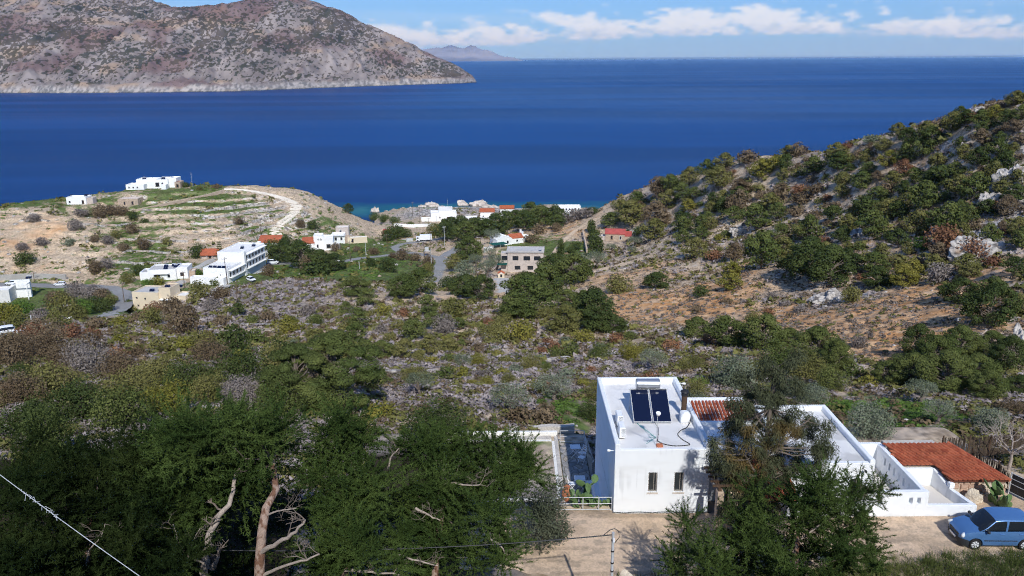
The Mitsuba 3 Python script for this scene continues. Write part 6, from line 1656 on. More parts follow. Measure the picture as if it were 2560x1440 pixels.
folding_table(4.2, 48.9, TZ + 0.03, 0.05, 'white slatted folding table at the far end of the terrace')
folding_chair(4.62, 48.55, TZ + 0.03, -0.9, 'white folding chair beside the far table, turned half towards the viewer')
folding_chair(4.55, 47.9, TZ + 0.03, -0.55, 'white folding chair in front of the far table, near the house wall')
folding_table(4.15, 44.7, TZ + 0.03, 0.0, 'white slatted folding table at the near end of the terrace')
folding_chair(3.66, 44.5, TZ + 0.03, 1.57, 'white folding chair left of the near table')
folding_chair(4.68, 44.65, TZ + 0.03, -1.57, 'white folding chair right of the near table')
t = thing('clay_jar', 'terracotta jar standing at the corner of the pool coping', 'jar')
pro = [(0.0, 0), (0.16, 0.0), (0.3, 0.3), (0.32, 0.55), (0.2, 0.82), (0.15, 0.9), (0.2, 0.97), (0.14, 0.97), (0.0, 0.9)]
jm = trimesh.creation.revolve(np.array(pro), sections=20)
fill(t, (np.array(jm.vertices) + np.array([3.25, 43.3, TZ]), np.array(jm.faces)), 'm_terracotta', 40)


def cactus(x, y, z, s, n, seed, label):
    rng = np.random.default_rng(seed)
    t = thing('prickly_pear', label, 'cactus')
    ico = trimesh.creation.icosphere(2, 1.0)
    base = []
    for k in range(n):
        if k < 4 or rng.random() < 0.25:
            p0, d = np.array([rng.normal() * 0.12, rng.normal() * 0.12, 0.0]), unit((rng.normal() * 0.5, rng.normal() * 0.5, 1.0))
        else:
            q, e = base[int(rng.integers(len(base)))]
            p0, d = q, unit(e + 0.75 * rng.normal(size=3) * np.array([1, 1, 0.5]) + np.array([0, 0, 0.25]))
        ll = (0.19 + 0.09 * rng.random()) * s
        a = unit(np.cross(d, rng.normal(size=3)))
        b = np.cross(d, a)
        v = np.array(ico.vertices)
        taper = 1 - 0.25 * np.clip(-v[:, 2], 0, 1)
        w = (v[:, 0] * ll * 0.68 * taper)[:, None] * a + (v[:, 1] * ll * 0.13)[:, None] * b + (v[:, 2] * ll + ll * 0.9)[:, None] * d
        put('pad', (w + p0 + np.array([x, y, z]), np.array(ico.faces)), 'm_cactus', t, True)
        base.append((p0 + d * ll * 1.75, d))


B['m_cactus'] = col(tint((0.105, 0.17, 0.062), 0.25, 2.5, 0.1), 0.6, 0.3)
cactus(25.2, 36.9, 0.0, 1.5, 18, 3, 'prickly pear clump behind the blue car, in front of the stone wall')
for i, (x, y, lab) in enumerate(((3.2, 37.4, 'prickly pear under the driveway railing, nearest to the shrub'), (3.75, 37.5, 'tall prickly pear with broad pads behind the middle of the railing'), (4.35, 37.3, 'low prickly pear by the railing, third from the left'), (4.9, 37.25, 'small prickly pear against the house corner'))):
    cactus(x, y, float(height(np.array([x]), np.array([y]))[0]), (1.0, 1.15, 0.9, 0.8)[i], (14, 20, 9, 6)[i], 20 + i, lab)
outcrop(0, 0, 48, 30, 51, 'flat grey stone slab leaning by the court corner behind the car', 'm_stone_pale', 'stone_slab', 0.6, np.array([24.15, 37.4, 0.0]))
outcrop(0, 0, 22, 22, 52, 'pinkish boulder at the foot of the stone wall', 'm_stone_pink', 'boulder', 0.8, np.array([24.6, 37.75, 0.0]))
outcrop(0, 0, 40, 20, 53, 'pale boulder at the very bottom edge beside the thin pole', 'm_stone_pale', 'boulder', 0.8, at_dist(1565, 1444, 25.5))
t = thing('yard_gate', 'dark mesh gate with pale bars at the right edge, behind the prickly pear', 'gate')
g0, g1 = np.array([26.5, 38.1, 0.05]), np.array([27.6, 35.7, 0.05])
for q, nm in ((g0, 'post'), (g1, 'post')):
    put(nm, tube([q - (0, 0, .1), q + (0, 0, 1.25)], 0.035, 6), 'm_galv', t, 50)
for z in (0.12, 0.6, 0.9, 1.2):
    put('bar', tube([g0 + (0, 0, z), g1 + (0, 0, z)], 0.02, 6), 'm_galv', t, 50)
dvec = unit(g1 - g0)
put('mesh_panel', MB().add([g0 + dvec * .05 + (0, 0, .12), g1 - dvec * .05 + (0, 0, .12), g1 - dvec * .05 + (0, 0, 1.2), g0 + dvec * .05 + (0, 0, 1.2)] + [q + np.array([.03, .02, 0]) for q in (g0 + dvec * .05 + (0, 0, .12), g1 - dvec * .05 + (0, 0, .12), g1 - dvec * .05 + (0, 0, 1.2), g0 + dvec * .05 + (0, 0, 1.2))], [(0, 1, 2, 3), (7, 6, 5, 4), (0, 4, 5, 1), (1, 5, 6, 2), (2, 6, 7, 3), (3, 7, 4, 0)]).mesh(), 'm_black', t)


def reed_fence(pts, h, label, seed):
    t = thing('reed_fence', label, 'fence')
    rng = np.random.default_rng(seed)
    mb = MB()
    for a, b in zip(pts[:-1], pts[1:]):
        a, b = np.array(a), np.array(b)
        L_ = np.linalg.norm(b - a)
        put('post', tube([a, a + (0, 0, h + 0.15)], 0.04, 6), 'm_walnut', t, 50)
        for s in np.arange(0, L_, 0.045):
            q = a + (b - a) * (s / L_) + rng.normal(size=3) * np.array([0.012, 0.012, 0])
            mb.tube([q, q + np.array([rng.normal() * 0.03, rng.normal() * 0.03, h * (0.97 + 0.05 * rng.random())])], [0.026, 0.02], 4, False)
    put('reeds', mb.mesh(), 'm_reed', t, kind='stuff', label='dark weathered reeds standing side by side')


reed_fence([(25.0, 42.2, 0.0), (26.6, 42.3, 0.0), (28.0, 42.6, -0.1), (29.6, 42.9, -0.1), (31.5, 43.2, -0.1)], 1.25, 'dark reed fence behind the tiled outbuilding', 1)
reed_fence([(26.2, 41.2, 0.0), (26.8, 39.7, 0.0), (26.6, 38.4, 0.0)], 1.0, 'dark reed screen along the right side of the tiled outbuilding', 2)
put('lean_to', MB().box(21.6, 24.6, 42.0, 42.6, -0.6, 0.95, ch=0.02).mesh(), 'm_coping')
labels['lean_to'] = {'label': 'long pale flat wall slab behind the tiled outbuilding', 'category': 'wall'}


def bare_tree(x, y, z, s, seed, label):
    rng = np.random.default_rng(seed)
    t = thing('bare_tree', label, 'tree')
    put('trunk', tube([(x, y, z - 0.2), (x + 0.03, y, z + 0.35 * s), (x, y, z + 0.6 * s)], [0.07 * s, 0.06 * s, 0.05 * s], 7), 'm_bark_pale', t, 60)
    out = []
    for k in range(6):
        a = k * 1.05
        twigs(rng, np.array([x, y, z + 0.55 * s]), unit((math.cos(a), math.sin(a), 0.9)), 0.62 * s, 0.03 * s, 4, out, 0.5)
    put('branches', join(out), 'm_bark_pale', t, kind='stuff')


bare_tree(28.3, 41.0, 0.0, 1.45, 4, 'leafless pale tree with fine twigs inside the reed fence')

# ---------------------------------------------------------------- poles and cables in front
t = thing('service_pole', 'thin galvanised pole with cable fittings at the bottom edge of the driveway', 'pole')
pb = at_dist(1533, 1470, 25.6)
ptp = at_dist(1533, 1331, 25.6)
pb = np.array([ptp[0], ptp[1], float(height(ptp[:1], ptp[1:2])[0]) - 0.3])
put('shaft', tube([pb, ptp], 0.05, 10), 'm_galv', t, 40)
for z in (0.3, 0.75, 1.25, 1.6):
    put('clamp', MB().tube([ptp - (0, 0, z), ptp - (0, 0, z + 0.05)], 0.065, 10).mesh(), 'm_black', t, 40)
put('insulator', MB().tube([ptp + (0.02, -0.07, -0.35), ptp + (0.02, -0.07, -0.2)], [0.045, 0.03], 8).mesh(), 'm_white_paint', t, 40)
put('drip_loop', tube(np.array([ptp + (-0.35, -0.02, -0.1), ptp + (-0.12, -0.02, 0.12), ptp + (0.05, -0.02, 0.17), ptp + (0.2, -0.03, 0.06), ptp + (0.22, -0.05, -0.18), ptp + (0.06, -0.06, -0.4)]), 0.015, 5), 'm_black', t, 60)
t = thing('overhead_cable', 'black overhead cable sagging leftwards from the thin pole across the pines', 'cable')
fill(t, tube(catenary(ptp + (-0.03, 0, -0.1), at_dist(-420, 1310, 24.0), 0.85, 60), 0.022, 6), 'm_black', 60)
t = thing('overhead_cable', 'pale frayed cable crossing the lower left corner', 'cable')
c0, c1 = at_dist(-260, 985, 13.5), at_dist(640, 1640, 9.0)
cc = catenary(c0, c1, 0.12, 80)
put('strand', tube(cc, 0.0065, 6), 'm_galv', t, 60)
rng = np.random.default_rng(2)
wr = MB()
for i in range(30):
    q = cc[33] + (cc[42] - cc[33]) * (i / 30.0)
    wr.tube([q + rng.normal(size=3) * 0.018, q + (cc[35] - cc[34]) * 0.5 + rng.normal(size=3) * 0.03], 0.004, 4)
put('frayed_wrap', wr.mesh(), 'm_galv', t, kind='stuff')
# ---------------------------------------------------------------- cars
B['m_car_blue'] = {'type': 'principled', 'base_color': {'type': 'rgb', 'value': [0.085, 0.20, 0.42]}, 'metallic': 0.35, 'roughness': 0.32, 'specular': 0.5, 'clearcoat': 0.8, 'clearcoat_gloss': 0.92}
B['m_car_white'] = col((0.75, 0.76, 0.78), 0.3, 0.5)
B['m_car_glass'] = col((0.012, 0.015, 0.018), 0.06, 0.7)
B['m_tyre'] = col((0.022, 0.022, 0.023), 0.85)
B['m_trim'] = col((0.030, 0.032, 0.036), 0.6, 0.3)
B['m_lamp'] = col((0.62, 0.64, 0.66), 0.12, 0.7)


def loft(sections):
    """Closed skin through rings of equal length; ends capped by fans."""
    n, m = len(sections), len(sections[0])
    v = np.vstack(sections)
    f = []
    for i in range(n - 1):
        for k in range(m):
            q = (k + 1) % m
            f += [(i * m + k, (i + 1) * m + k, (i + 1) * m + q), (i * m + k, (i + 1) * m + q, i * m + q)]
    for e, s in ((0, 1), (n - 1, -1)):
        c = len(v)
        v = np.vstack([v, v[e * m:(e + 1) * m].mean(0)])
        for k in range(m):
            q = (k + 1) % m
            f.append((e * m + k, e * m + q, c) if s > 0 else (e * m + q, e * m + k, c))
    return v, np.array(f)


def interp_rows(rows, n):
    rows = np.array(rows, float)
    xs = np.linspace(rows[0, 0], rows[-1, 0], n)
    from scipy.interpolate import PchipInterpolator
    return xs, [PchipInterpolator(rows[:, 0], rows[:, k])(xs) for k in range(1, rows.shape[1])]


def car_meshes():
    """A small tall hatchback, 3.54 m long; nose at x = 0, ground z = 0, centred on y."""
    out = {}
    # station: x, floor, sill half-width, belt half-width, belt height, crown height
    rows = [(0.0, 0.34, 0.50, 0.46, 0.62, 0.64), (0.10, 0.24, 0.66, 0.60, 0.74, 0.77), (0.30, 0.20, 0.74, 0.67, 0.84, 0.90), (0.60, 0.19, 0.77, 0.71, 0.91, 0.985), (0.90, 0.19, 0.785, 0.735, 0.955, 1.03), (1.3, 0.19, 0.79, 0.745, 0.975, 1.04), (2.0, 0.19, 0.79, 0.75, 0.985, 1.05), (2.8, 0.19, 0.785, 0.745, 1.0, 1.05), (3.2, 0.21, 0.775, 0.73, 1.01, 1.05), (3.42, 0.25, 0.75, 0.70, 1.01, 1.04), (3.54, 0.36, 0.66, 0.62, 0.98, 1.0)]
    xs, (fl, sw, bw, bz, cz) = interp_rows(rows, 40)
    sec = []
    for i in range(40):
        a, b, s, zc = fl[i], bz[i], sw[i], cz[i]
        half = [(bw[i] * 0.0, zc), (bw[i] * 0.45, zc - 0.012), (bw[i] * 0.8, zc - 0.35 * (zc - b) - 0.01), (bw[i], b), (bw[i] + (s - bw[i]) * 0.6, b - 0.10), (s, b - (b - a) * 0.42), (s * 1.0, b - (b - a) * 0.62), (s * 0.98, a + 0.10), (s * 0.93, a + 0.02), (s * 0.6, a), (0, a)]
        ring_ = [(xs[i], y, z) for y, z in half] + [(xs[i], -y, z) for y, z in half[-2:0:-1]]
        sec.append(np.array(ring_))
    v, f = loft(sec)
    body = trimesh.Trimesh(v, f, process=True)
    trimesh.repair.fix_normals(body)
    mani = manifold3d.Manifold(manifold3d.Mesh(np.asarray(body.vertices, np.float32), np.asarray(body.faces, np.uint32)))
    for wx in (0.66, 2.96):
        for s in (-1, 1):
            cyl = manifold3d.Manifold.cylinder(0.5, 0.335, 0.335, 40).rotate([90, 0, 0]).translate([wx, s * 0.78 + 0.25, 0.30])
            mani = mani - cyl
    me = mani.to_mesh()
    bv, bf = np.array(me.vert_properties[:, :3]), np.array(me.tri_verts)
    out['body'] = (bv, bf, 35)
    # cabin
    rows = [(0.80, 0.70, 0.985, 0.30, 0.99), (1.05, 0.725, 0.985, 0.50, 1.18), (1.36, 0.735, 0.99, 0.575, 1.40), (1.62, 0.74, 0.99, 0.60, 1.495), (2.0, 0.74, 0.995, 0.61, 1.53), (2.6, 0.735, 1.0, 0.605, 1.525), (3.05, 0.725, 1.0, 0.59, 1.50), (3.32, 0.70, 1.0, 0.565, 1.44), (3.46, 0.66, 1.0, 0.50, 1.12)]
    xs, (w0, z0, w1, z1) = interp_rows(rows, 30)
    sec, roof = [], []
    for i in range(30):
        half = [(0, z1[i] + 0.025), (w1[i] * 0.6, z1[i] + 0.015), (w1[i] * 0.93, z1[i] - 0.015), (w1[i], z1[i] - 0.05), ((w0[i] + w1[i]) / 2 + 0.02, (z0[i] + z1[i]) / 2), (w0[i], z0[i]), (0, z0[i] - 0.02)]
        sec.append(np.array([(xs[i], y, z) for y, z in half] + [(xs[i], -y, z) for y, z in half[-2:0:-1]]))
    gv, gf = loft(sec)
    out['glass'] = (gv, gf, 40)
    rs = []
    for i in range(30):
        if xs[i] < 1.50 or xs[i] > 3.40:
            continue
        o = 0.012
        half = [(0, z1[i] + 0.025 + o), (w1[i] * 0.6, z1[i] + 0.015 + o), (w1[i] * 0.93 + o * .5, z1[i] - 0.015 + o), (w1[i] + o, z1[i] - 0.06), (w1[i] + o, z1[i] - 0.10), (w1[i] * 0.8, z1[i] - 0.08), (0, z1[i] - 0.06)]
        rs.append(np.array([(xs[i], y, z) for y, z in half] + [(xs[i], -y, z) for y, z in half[-2:0:-1]]))
    rv, rf = loft(rs)
    out['roof'] = (rv, rf, 40)

    def on_side(x, u, s, o=0.012):
        """A point of the cabin side: u from the belt (0) to the roof edge (1)."""
        a, b, c, d = (np.interp(x, xs, q) for q in (w0, z0, w1, z1))
        mid = ((a + c) / 2 + 0.02, (b + d) / 2)
        y, z = (a + (mid[0] - a) * 2 * u, b + (mid[1] - b) * 2 * u) if u < 0.5 else (mid[0] + (c - mid[0]) * (2 * u - 1), mid[1] + (d - 0.05 - mid[1]) * (2 * u - 1))
        return np.array([x, s * (y + o), z])
    for s in (-1, 1):
        for nm, pa, pb_, wa, wb in (('a', (0.86, 1.52), None, 0.03, 0.05), ('b', (2.02, 2.10), None, 0.045, 0.045), ('c', (2.86, 2.90), None, 0.04, 0.04), ('d', (3.40, 3.28), None, 0.06, 0.06)):
            v = []
            for u in np.linspace(0, 1, 6):
                x = pa[0] + (pa[1] - pa[0]) * u
                w = wa + (wb - wa) * u
                for q in (-w, w):
                    v.append(on_side(x + q, u, s))
            v = np.array(v)
            f = [(2 * i, 2 * i + 1, 2 * i + 3, 2 * i + 2) for i in range(5)]
            out[f'pillar_{nm}{s}'] = (v, np.array(f), True)
        v = []
        for x in np.linspace(0.9, 3.42, 16):
            v += [on_side(x, 0.0, s, 0.01), on_side(x, 0.09, s, 0.012)]
        out[f'belt{s}'] = (np.array(v), np.array([(2 * i, 2 * i + 1, 2 * i + 3, 2 * i + 2) for i in range(15)]), True)
    # front and rear bumpers in dark plastic
    rows = [(-0.03, 0.42, 0.30, 0.50), (0.06, 0.62, 0.23, 0.53), (0.18, 0.73, 0.20, 0.53), (0.33, 0.785, 0.20, 0.50)]
    xb, (wb_, a_, b_) = interp_rows(rows, 10)
    sec = [np.array([(xb[i], y, z) for y, z in ((wb_[i], a_[i]), (wb_[i] + 0.015, (a_[i] + b_[i]) / 2), (wb_[i], b_[i]), (-wb_[i], b_[i]), (-wb_[i] - 0.015, (a_[i] + b_[i]) / 2), (-wb_[i], a_[i]))]) for i in range(10)]
    v, f = loft(sec)
    out['bumper'] = (v, f, 40)
    v2 = v.copy()
    v2[:, 0] = 3.57 - v2[:, 0]
    out['rear_bumper'] = (v2, f[:, ::-1], 40)
    mb = MB()
    mb.box(-0.012, 0.035, -0.42, 0.42, 0.55, 0.67, ch=0.01)
    out['grille'] = (*moved(mb.mesh(), np.eye(4)), False)
    mb = MB().box(-0.055, -0.035, -0.26, 0.26, 0.36, 0.46)
    out['plate'] = (*moved(mb.mesh(), np.eye(4)), False)
    for s in (-1, 1):
        ic = trimesh.creation.icosphere(3, 1.0)
        v = np.array(ic.vertices) * np.array([0.17, 0.085, 0.125])
        c, q = math.cos(-s * 0.65), math.sin(-s * 0.65)
        v = np.stack([v[:, 0] * c - v[:, 1] * q, v[:, 0] * q + v[:, 1] * c, v[:, 2]], 1) + np.array([0.155, s * 0.575, 0.685])
        out[f'headlight{s}'] = (v, np.array(ic.faces), True)
        v = np.array(ic.vertices) * np.array([0.06, 0.05, 0.2]) + np.array([3.47, s * 0.69, 0.88])
        out[f'taillight{s}'] = (v, np.array(ic.faces), True)
        v = np.array(ic.vertices) * np.array([0.07, 0.10, 0.075]) + np.array([1.12, s * 0.88, 1.03])
        out[f'mirror{s}'] = (v, np.array(ic.faces), True)
        for k, x in enumerate((1.72, 2.62)):
            out[f'handle{k}{s}'] = (*moved(MB().box(x, x + 0.2, s * 0.79 - 0.02, s * 0.79 + 0.02, 0.85, 0.88, ch=0.008).mesh(), np.eye(4)), False)
        out[f'strip{s}'] = (*moved(MB().box(1.02, 2.56, s * 0.79 - 0.015, s * 0.79 + 0.015, 0.50, 0.545).mesh(), np.eye(4)), False)
        for k, wx in enumerate((0.66, 2.96)):
            prof = np.array([(0.19, -0.085), (0.26, -0.085), (0.283, -0.06), (0.287, 0.0), (0.283, 0.06), (0.26, 0.085), (0.19, 0.085), (0.19, -0.085)])
            ty = trimesh.creation.revolve(prof, sections=32)
            v = np.array(ty.vertices)[:, [0, 2, 1]] + np.array([wx, s * 0.70, 0.287])
            out[f'tyre{k}{s}'] = (v, np.array(ty.faces)[:, ::-1], 40)
            rim = MB()
            rim.add(*moved(tube([(wx, s * 0.66, 0.287), (wx, s * 0.755, 0.287), (wx, s * 0.768, 0.287)], [0.19, 0.19, 0.06], 24), np.eye(4)))
            out[f'rim{k}{s}'] = (rim.mesh().vertices, rim.mesh().faces, 30)
            sp = MB()
            for a in range(7):
                t = a * 2 * math.pi / 7
                d = np.array([math.cos(t), 0, math.sin(t)])
                p0 = np.array([wx, s * 0.772, 0.287])
                sp.tube([p0 + d * 0.05, p0 + d * 0.175 - np.array([0, s * 0.012, 0])], [0.012, 0.022], 5)
            out[f'slot{k}{s}'] = (sp.mesh().vertices, sp.mesh().faces, False)
    return out


CAR = car_meshes()
PARTS = [('body', 'body', 'paint', None), ('glass', 'window', 'm_car_glass', None), ('roof', 'roof', 'paint', None), ('bumper', 'bumper', 'm_trim', None), ('rear_bumper', 'bumper', 'm_trim', None), ('grille', 'grille', 'm_trim', None), ('plate', 'number_plate', 'm_white_paint', None)]
for s in (-1, 1):
    PARTS += [(f'pillar_{n}{s}', 'pillar', 'paint', None) for n in 'abcd'] + [(f'belt{s}', 'belt_strip', 'paint', None), (f'headlight{s}', 'headlight', 'm_lamp', None), (f'taillight{s}', 'taillight', 'm_red_roof', None), (f'mirror{s}', 'mirror', 'm_trim', None), (f'strip{s}', 'side_strip', 'm_trim', None)]
    PARTS += [(f'handle{k}{s}', 'door_handle', 'paint', None) for k in (0, 1)]
    for k in (0, 1):
        PARTS += [(f'tyre{k}{s}', 'wheel', 'm_tyre', None), (f'rim{k}{s}', 'rim', 'm_lamp', f'tyre{k}{s}'), (f'slot{k}{s}', 'spokes', 'm_trim', f'tyre{k}{s}')]


def car(name, label, category, m, paint, scale=(1, 1, 1), group=None, few=False):
    t = thing(name, label, category, group)
    keys = {}
    for src, nm, mat, par in PARTS:
        if few and src[:4] in ('hand', 'stri', 'slot', 'mirr', 'pill', 'belt', 'plat'):
            continue
        v, f, sm = CAR[src]
        vv = np.asarray(v) * np.array(scale) @ m[:3, :3].T + m[:3, 3]
        keys[src] = put(nm, (vv, f), paint if mat == 'paint' else mat, keys[par] if par else t, sm)
    return t


CM = frame(21.25, 33.85, 0.008, -0.03)
car('parked_car', 'dusty blue small hatchback parked on the driveway at the right edge', 'car', CM, 'm_car_blue')
for px, py, rz, nm, lab, cat, sc in ((151, 714, 0.1, 'parked_car', 'white car standing on the village road below the retaining wall', 'car', (1.1, 1.05, 0.95)), (30, 711, 0.2, 'parked_car', 'white car at the left edge, behind the arbour wall', 'car', (1.1, 1.05, 0.95)), (682, 660, 3.2, 'parked_van', 'white van parked under the round green tree', 'van', (1.25, 1.1, 1.2)), (628, 702, 2.4, 'parked_car', 'white car partly covered by scrub beside the apartment block', 'car', (1.1, 1.05, 0.95)),
                                     (838, 655, 3.1, 'parked_car', 'pale car half hidden behind the dark tree clump', 'car', (1.1, 1.05, 0.95)), (8, 838, 0.6, 'parked_car', 'white car among bushes at the left edge, lowest of the cars', 'car', (1.1, 1.05, 0.95))):
    g = ground_at(px, py)
    m = frame(g[0], g[1], g[2] + 0.05, rz) @ frame(-1.9 * sc[0], 0, 0)
    car(nm, lab, cat, m, 'm_car_white', sc, 'cars down in the valley', True)
g = ground_at(1062, 603)
t = thing('box_truck', 'white box truck parked at the road loop among the utility poles', 'truck')
m = frame(g[0], g[1], g[2], 0.1)
put('box', MB().box(-2.3, 3.4, -1.15, 1.15, 0.9, 3.3, m, 0.0).mesh(), 'm_car_white', t)
put('cab', MB().box(-4.1, -2.4, -1.05, 1.05, 0.5, 2.4, m).mesh(), 'm_car_white', t)
put('windscreen', MB().box(-4.13, -4.1, -0.95, 0.95, 1.5, 2.25, m).mesh(), 'm_car_glass', t)
put('side_window', MB().box(-3.8, -2.9, -1.07, -1.05, 1.5, 2.2, m).mesh(), 'm_car_glass', t)
put('chassis', MB().box(-2.4, 3.4, -0.9, 0.9, 0.5, 0.88, m).mesh(), 'm_trim', t)
for x in (-3.4, 2.2):
    for s in (-1, 1):
        put('wheel', moved(tube([(x, s * 0.8, 0.45), (x, s * 1.1, 0.45)], 0.45, 14), m), 'm_tyre', t, 40)
g = ground_at(1024, 604)
t = thing('skip_bin', 'small blue grey container beside the white box truck', 'container')
fill(t, MB().box(-1.6, 1.6, -0.8, 0.8, 0, 1.5, frame(g[0], g[1], g[2], 0.2)).mesh(), 'm_galv')

# ---------------------------------------------------------------- the big trees in front


def tufts(rng, c, r, n, length, needles=20, width=0.012, up=0.35):
    """Needle tufts over a clump: each a spray of thin needles pointing outwards."""
    d = rng.normal(size=(n, 3))
    d[:, 2] += 0.25
    d /= np.linalg.norm(d, axis=1, keepdims=True)
    k = (0.45 + 0.6 * rng.random((n, 1)) ** 0.6)
    p = np.asarray(c) + d * k * np.asarray(r)
    ax_ = d + np.array([0, 0, up]) + 0.35 * rng.normal(size=(n, 3))
    ax_ /= np.linalg.norm(ax_, axis=1, keepdims=True)
    q = ax_[:, None] + 0.42 * rng.normal(size=(n, needles, 3))
    q /= np.linalg.norm(q, axis=2, keepdims=True)
    ln = length * (0.65 + 0.6 * rng.random((n, needles, 1)))
    side = np.cross(q, rng.normal(size=q.shape))
    side /= np.linalg.norm(side, axis=2, keepdims=True)
    b = p[:, None] + ax_[:, None] * (length * 0.7 * rng.random((n, needles, 1)))
    return np.stack([b - side * width, b + side * width, b + q * ln], 2).reshape(-1, 3)


def shoots(rng, c, r, n, per=64, length=0.125, width=0.014):
    """Bottle-brush shoots spreading from a clump, with needles all along them."""
    d = rng.normal(size=(n, 3)) * np.array([1, 1, 0.75])
    d[:, 2] += 0.2
    d /= np.linalg.norm(d, axis=1, keepdims=True)
    a = np.asarray(c) + d * (0.15 * r) + rng.normal(size=(n, 3)) * 0.12 * r
    ax_ = d + np.array([0, 0, 0.45])
    ax_ /= np.linalg.norm(ax_, axis=1, keepdims=True)
    ln = r * (0.75 + 0.5 * rng.random((n, 1, 1)))
    t = rng.random((n, per, 1)) ** 0.7
    b = a[:, None] + d[:, None] * ln * t * 0.65 + ax_[:, None] * ln * t * t * 0.45
    q = ax_[:, None] * 0.75 + 0.72 * rng.normal(size=(n, per, 3))
    q /= np.linalg.norm(q, axis=2, keepdims=True)
    side = np.cross(q, rng.normal(size=q.shape))
    side /= np.linalg.norm(side, axis=2, keepdims=True)
    nl = length * (0.7 + 0.5 * rng.random((n, per, 1)))
    return np.stack([b - side * width, b + side * width, b + q * nl], 2).reshape(-1, 3)


def fan(rng, ells, rpx, spread, thin=0.64):
    """Clump centres scattered through ellipses given by sight line, half-axes in photo pixels and distance."""
    out = []
    for px, py, rx, ry, yy, n in ells:
        n = max(int(n * thin), 2)
        for i in range(n):
            a, q = 2.4 * i + rng.random(), math.sqrt((i + 0.5) / n)
            c = at_dist(px + rx * q * math.cos(a), py + ry * q * math.sin(a), yy + spread * (rng.random() - 0.5))
            k = float((c - EYE) @ FW / F)
            out.append((c, rpx * k * (0.75 + 0.5 * rng.random())))
    return out


def px_line(pts):
    return np.array([at_dist(*p) for p in pts])


def near_tree(name, label, category, ells, trunk, limbs, seed, leafmat, rpx=52, spread=3.0, per=46, length=0.15, needles=18, width=0.011, kind='pine', barkmat='m_bark_pine', limbmat='m_bark_pale'):
    rng = np.random.default_rng(seed)
    t = thing(name, label, category)
    cl, tw = [], []
    tp = px_line(trunk[0])
    base = tp[0].copy()
    base[2] = float(height(base[:1], base[1:2])[0]) - 0.3
    tp = np.vstack([base, tp])
    r0 = trunk[1]
    put('trunk', tube(tp, np.linspace(r0, r0 * 0.5, len(tp)), 10), barkmat, t, 70)
    for pts, r in limbs:
        p = px_line(pts)
        tt = np.linspace(0, len(p) - 1, len(p) * 3)
        p = np.stack([np.interp(tt, np.arange(len(p)), p[:, i]) for i in range(3)], 1)
        for _ in range(2):
            p[1:-1] = (p[:-2] + 2 * p[1:-1] + p[2:]) / 4
        p += rng.normal(size=p.shape) * r * 0.25
        put('limb', tube(p, np.linspace(r, r * 0.4, len(p)), 8), limbmat, t, 70)
        for _ in range(4):
            i = int(rng.integers(len(p) // 2, len(p)))
            o = []
            twigs(rng, p[i], unit(rng.normal(size=3) + np.array([0, 0, 0.5])), 0.35, r * 0.3, 2, o, 0.6)
            tw += o
    for c, r in fan(rng, ells, rpx, spread, 1.15 if kind == 'gum' else 0.64 if kind == 'pine' else 1.0):
        if kind == 'pine':
            cl.append(shoots(rng, c, r * 1.22, 36, int(per * 1.3), length * 0.85, width * 1.3))
            cl.append(leaves(rng, c, (r * 0.7, r * 0.7, r * 0.5), 170, 0.2, aspect=0.12, shell=0.2, jitter=0.8))
        elif kind == 'gum':
            r *= 0.85
            v = leaves(rng, c, (r, r, r), int(per * needles * 0.62), length, aspect=0.2, shell=0.15, jitter=0.5, droop=1)
            cl.append(v)
        else:
            cl.append(leaves(rng, c, (r, r, r), per * needles // 3, length, aspect=0.4, shell=0.3, jitter=0.9))
        near = tp[1:][np.argmin(np.linalg.norm(tp[1:] - c, axis=1))]
        if np.linalg.norm(near - c) < (2.2 if kind == 'pine' else 4):
            tw.append(tube(np.array([near, (near + c) / 2 + np.array([0, 0, -0.15]) + rng.normal(size=3) * 0.1, c]), [0.035, 0.022, 0.008], 5, False))
    put('crown', tri_mesh(cl), leafmat, t)
    if tw:
        put('twigs', join(tw), barkmat if kind != 'pine' else 'm_bark', t, kind='stuff')
    return t


B['m_bark_pine'] = {'type': 'bumpmap', 'arbitrary': proc(lambda p, n, uv: fbm(p.x * 14, p.y * 14, p.z * 5, 3), 0.01), 'scale': 0.05, 'bsdf': col(proc(lambda p, n, uv: mix((0.33, 0.235, 0.185), (0.16, 0.085, 0.055), smoothstep(0.42, 0.6, fbm(p.x * 9, p.y * 9, p.z * 3, 3)))), 0.95)}
B['m_needle'] = {'type': 'twosided', 'bsdf': {'type': 'diffuse', 'reflectance': leaf_colour((0.032, 0.054, 0.015), (0.068, 0.100, 0.027), 0.8)}}
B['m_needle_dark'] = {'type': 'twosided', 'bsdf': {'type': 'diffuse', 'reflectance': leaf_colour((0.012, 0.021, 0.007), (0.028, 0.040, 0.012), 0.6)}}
B['m_gum'] = {'type': 'twosided', 'bsdf': {'type': 'diffuse', 'reflectance': proc(lambda p, n, uv: mix(mix((0.036, 0.044, 0.022), (0.105, 0.112, 0.062), noise(p.x * 3.5, p.y * 3.5, p.z * 3.5)), (0.17, 0.11, 0.04), smoothstep(0.55, 0.72, fbm(p.x * 0.55, p.y * 0.55, p.z * 0.55 + 3, 2)) * 0.75))}}
B['m_rosemary'] = {'type': 'twosided', 'bsdf': {'type': 'diffuse', 'reflectance': leaf_colour((0.060, 0.072, 0.045), (0.12, 0.13, 0.085), 0.8)}}

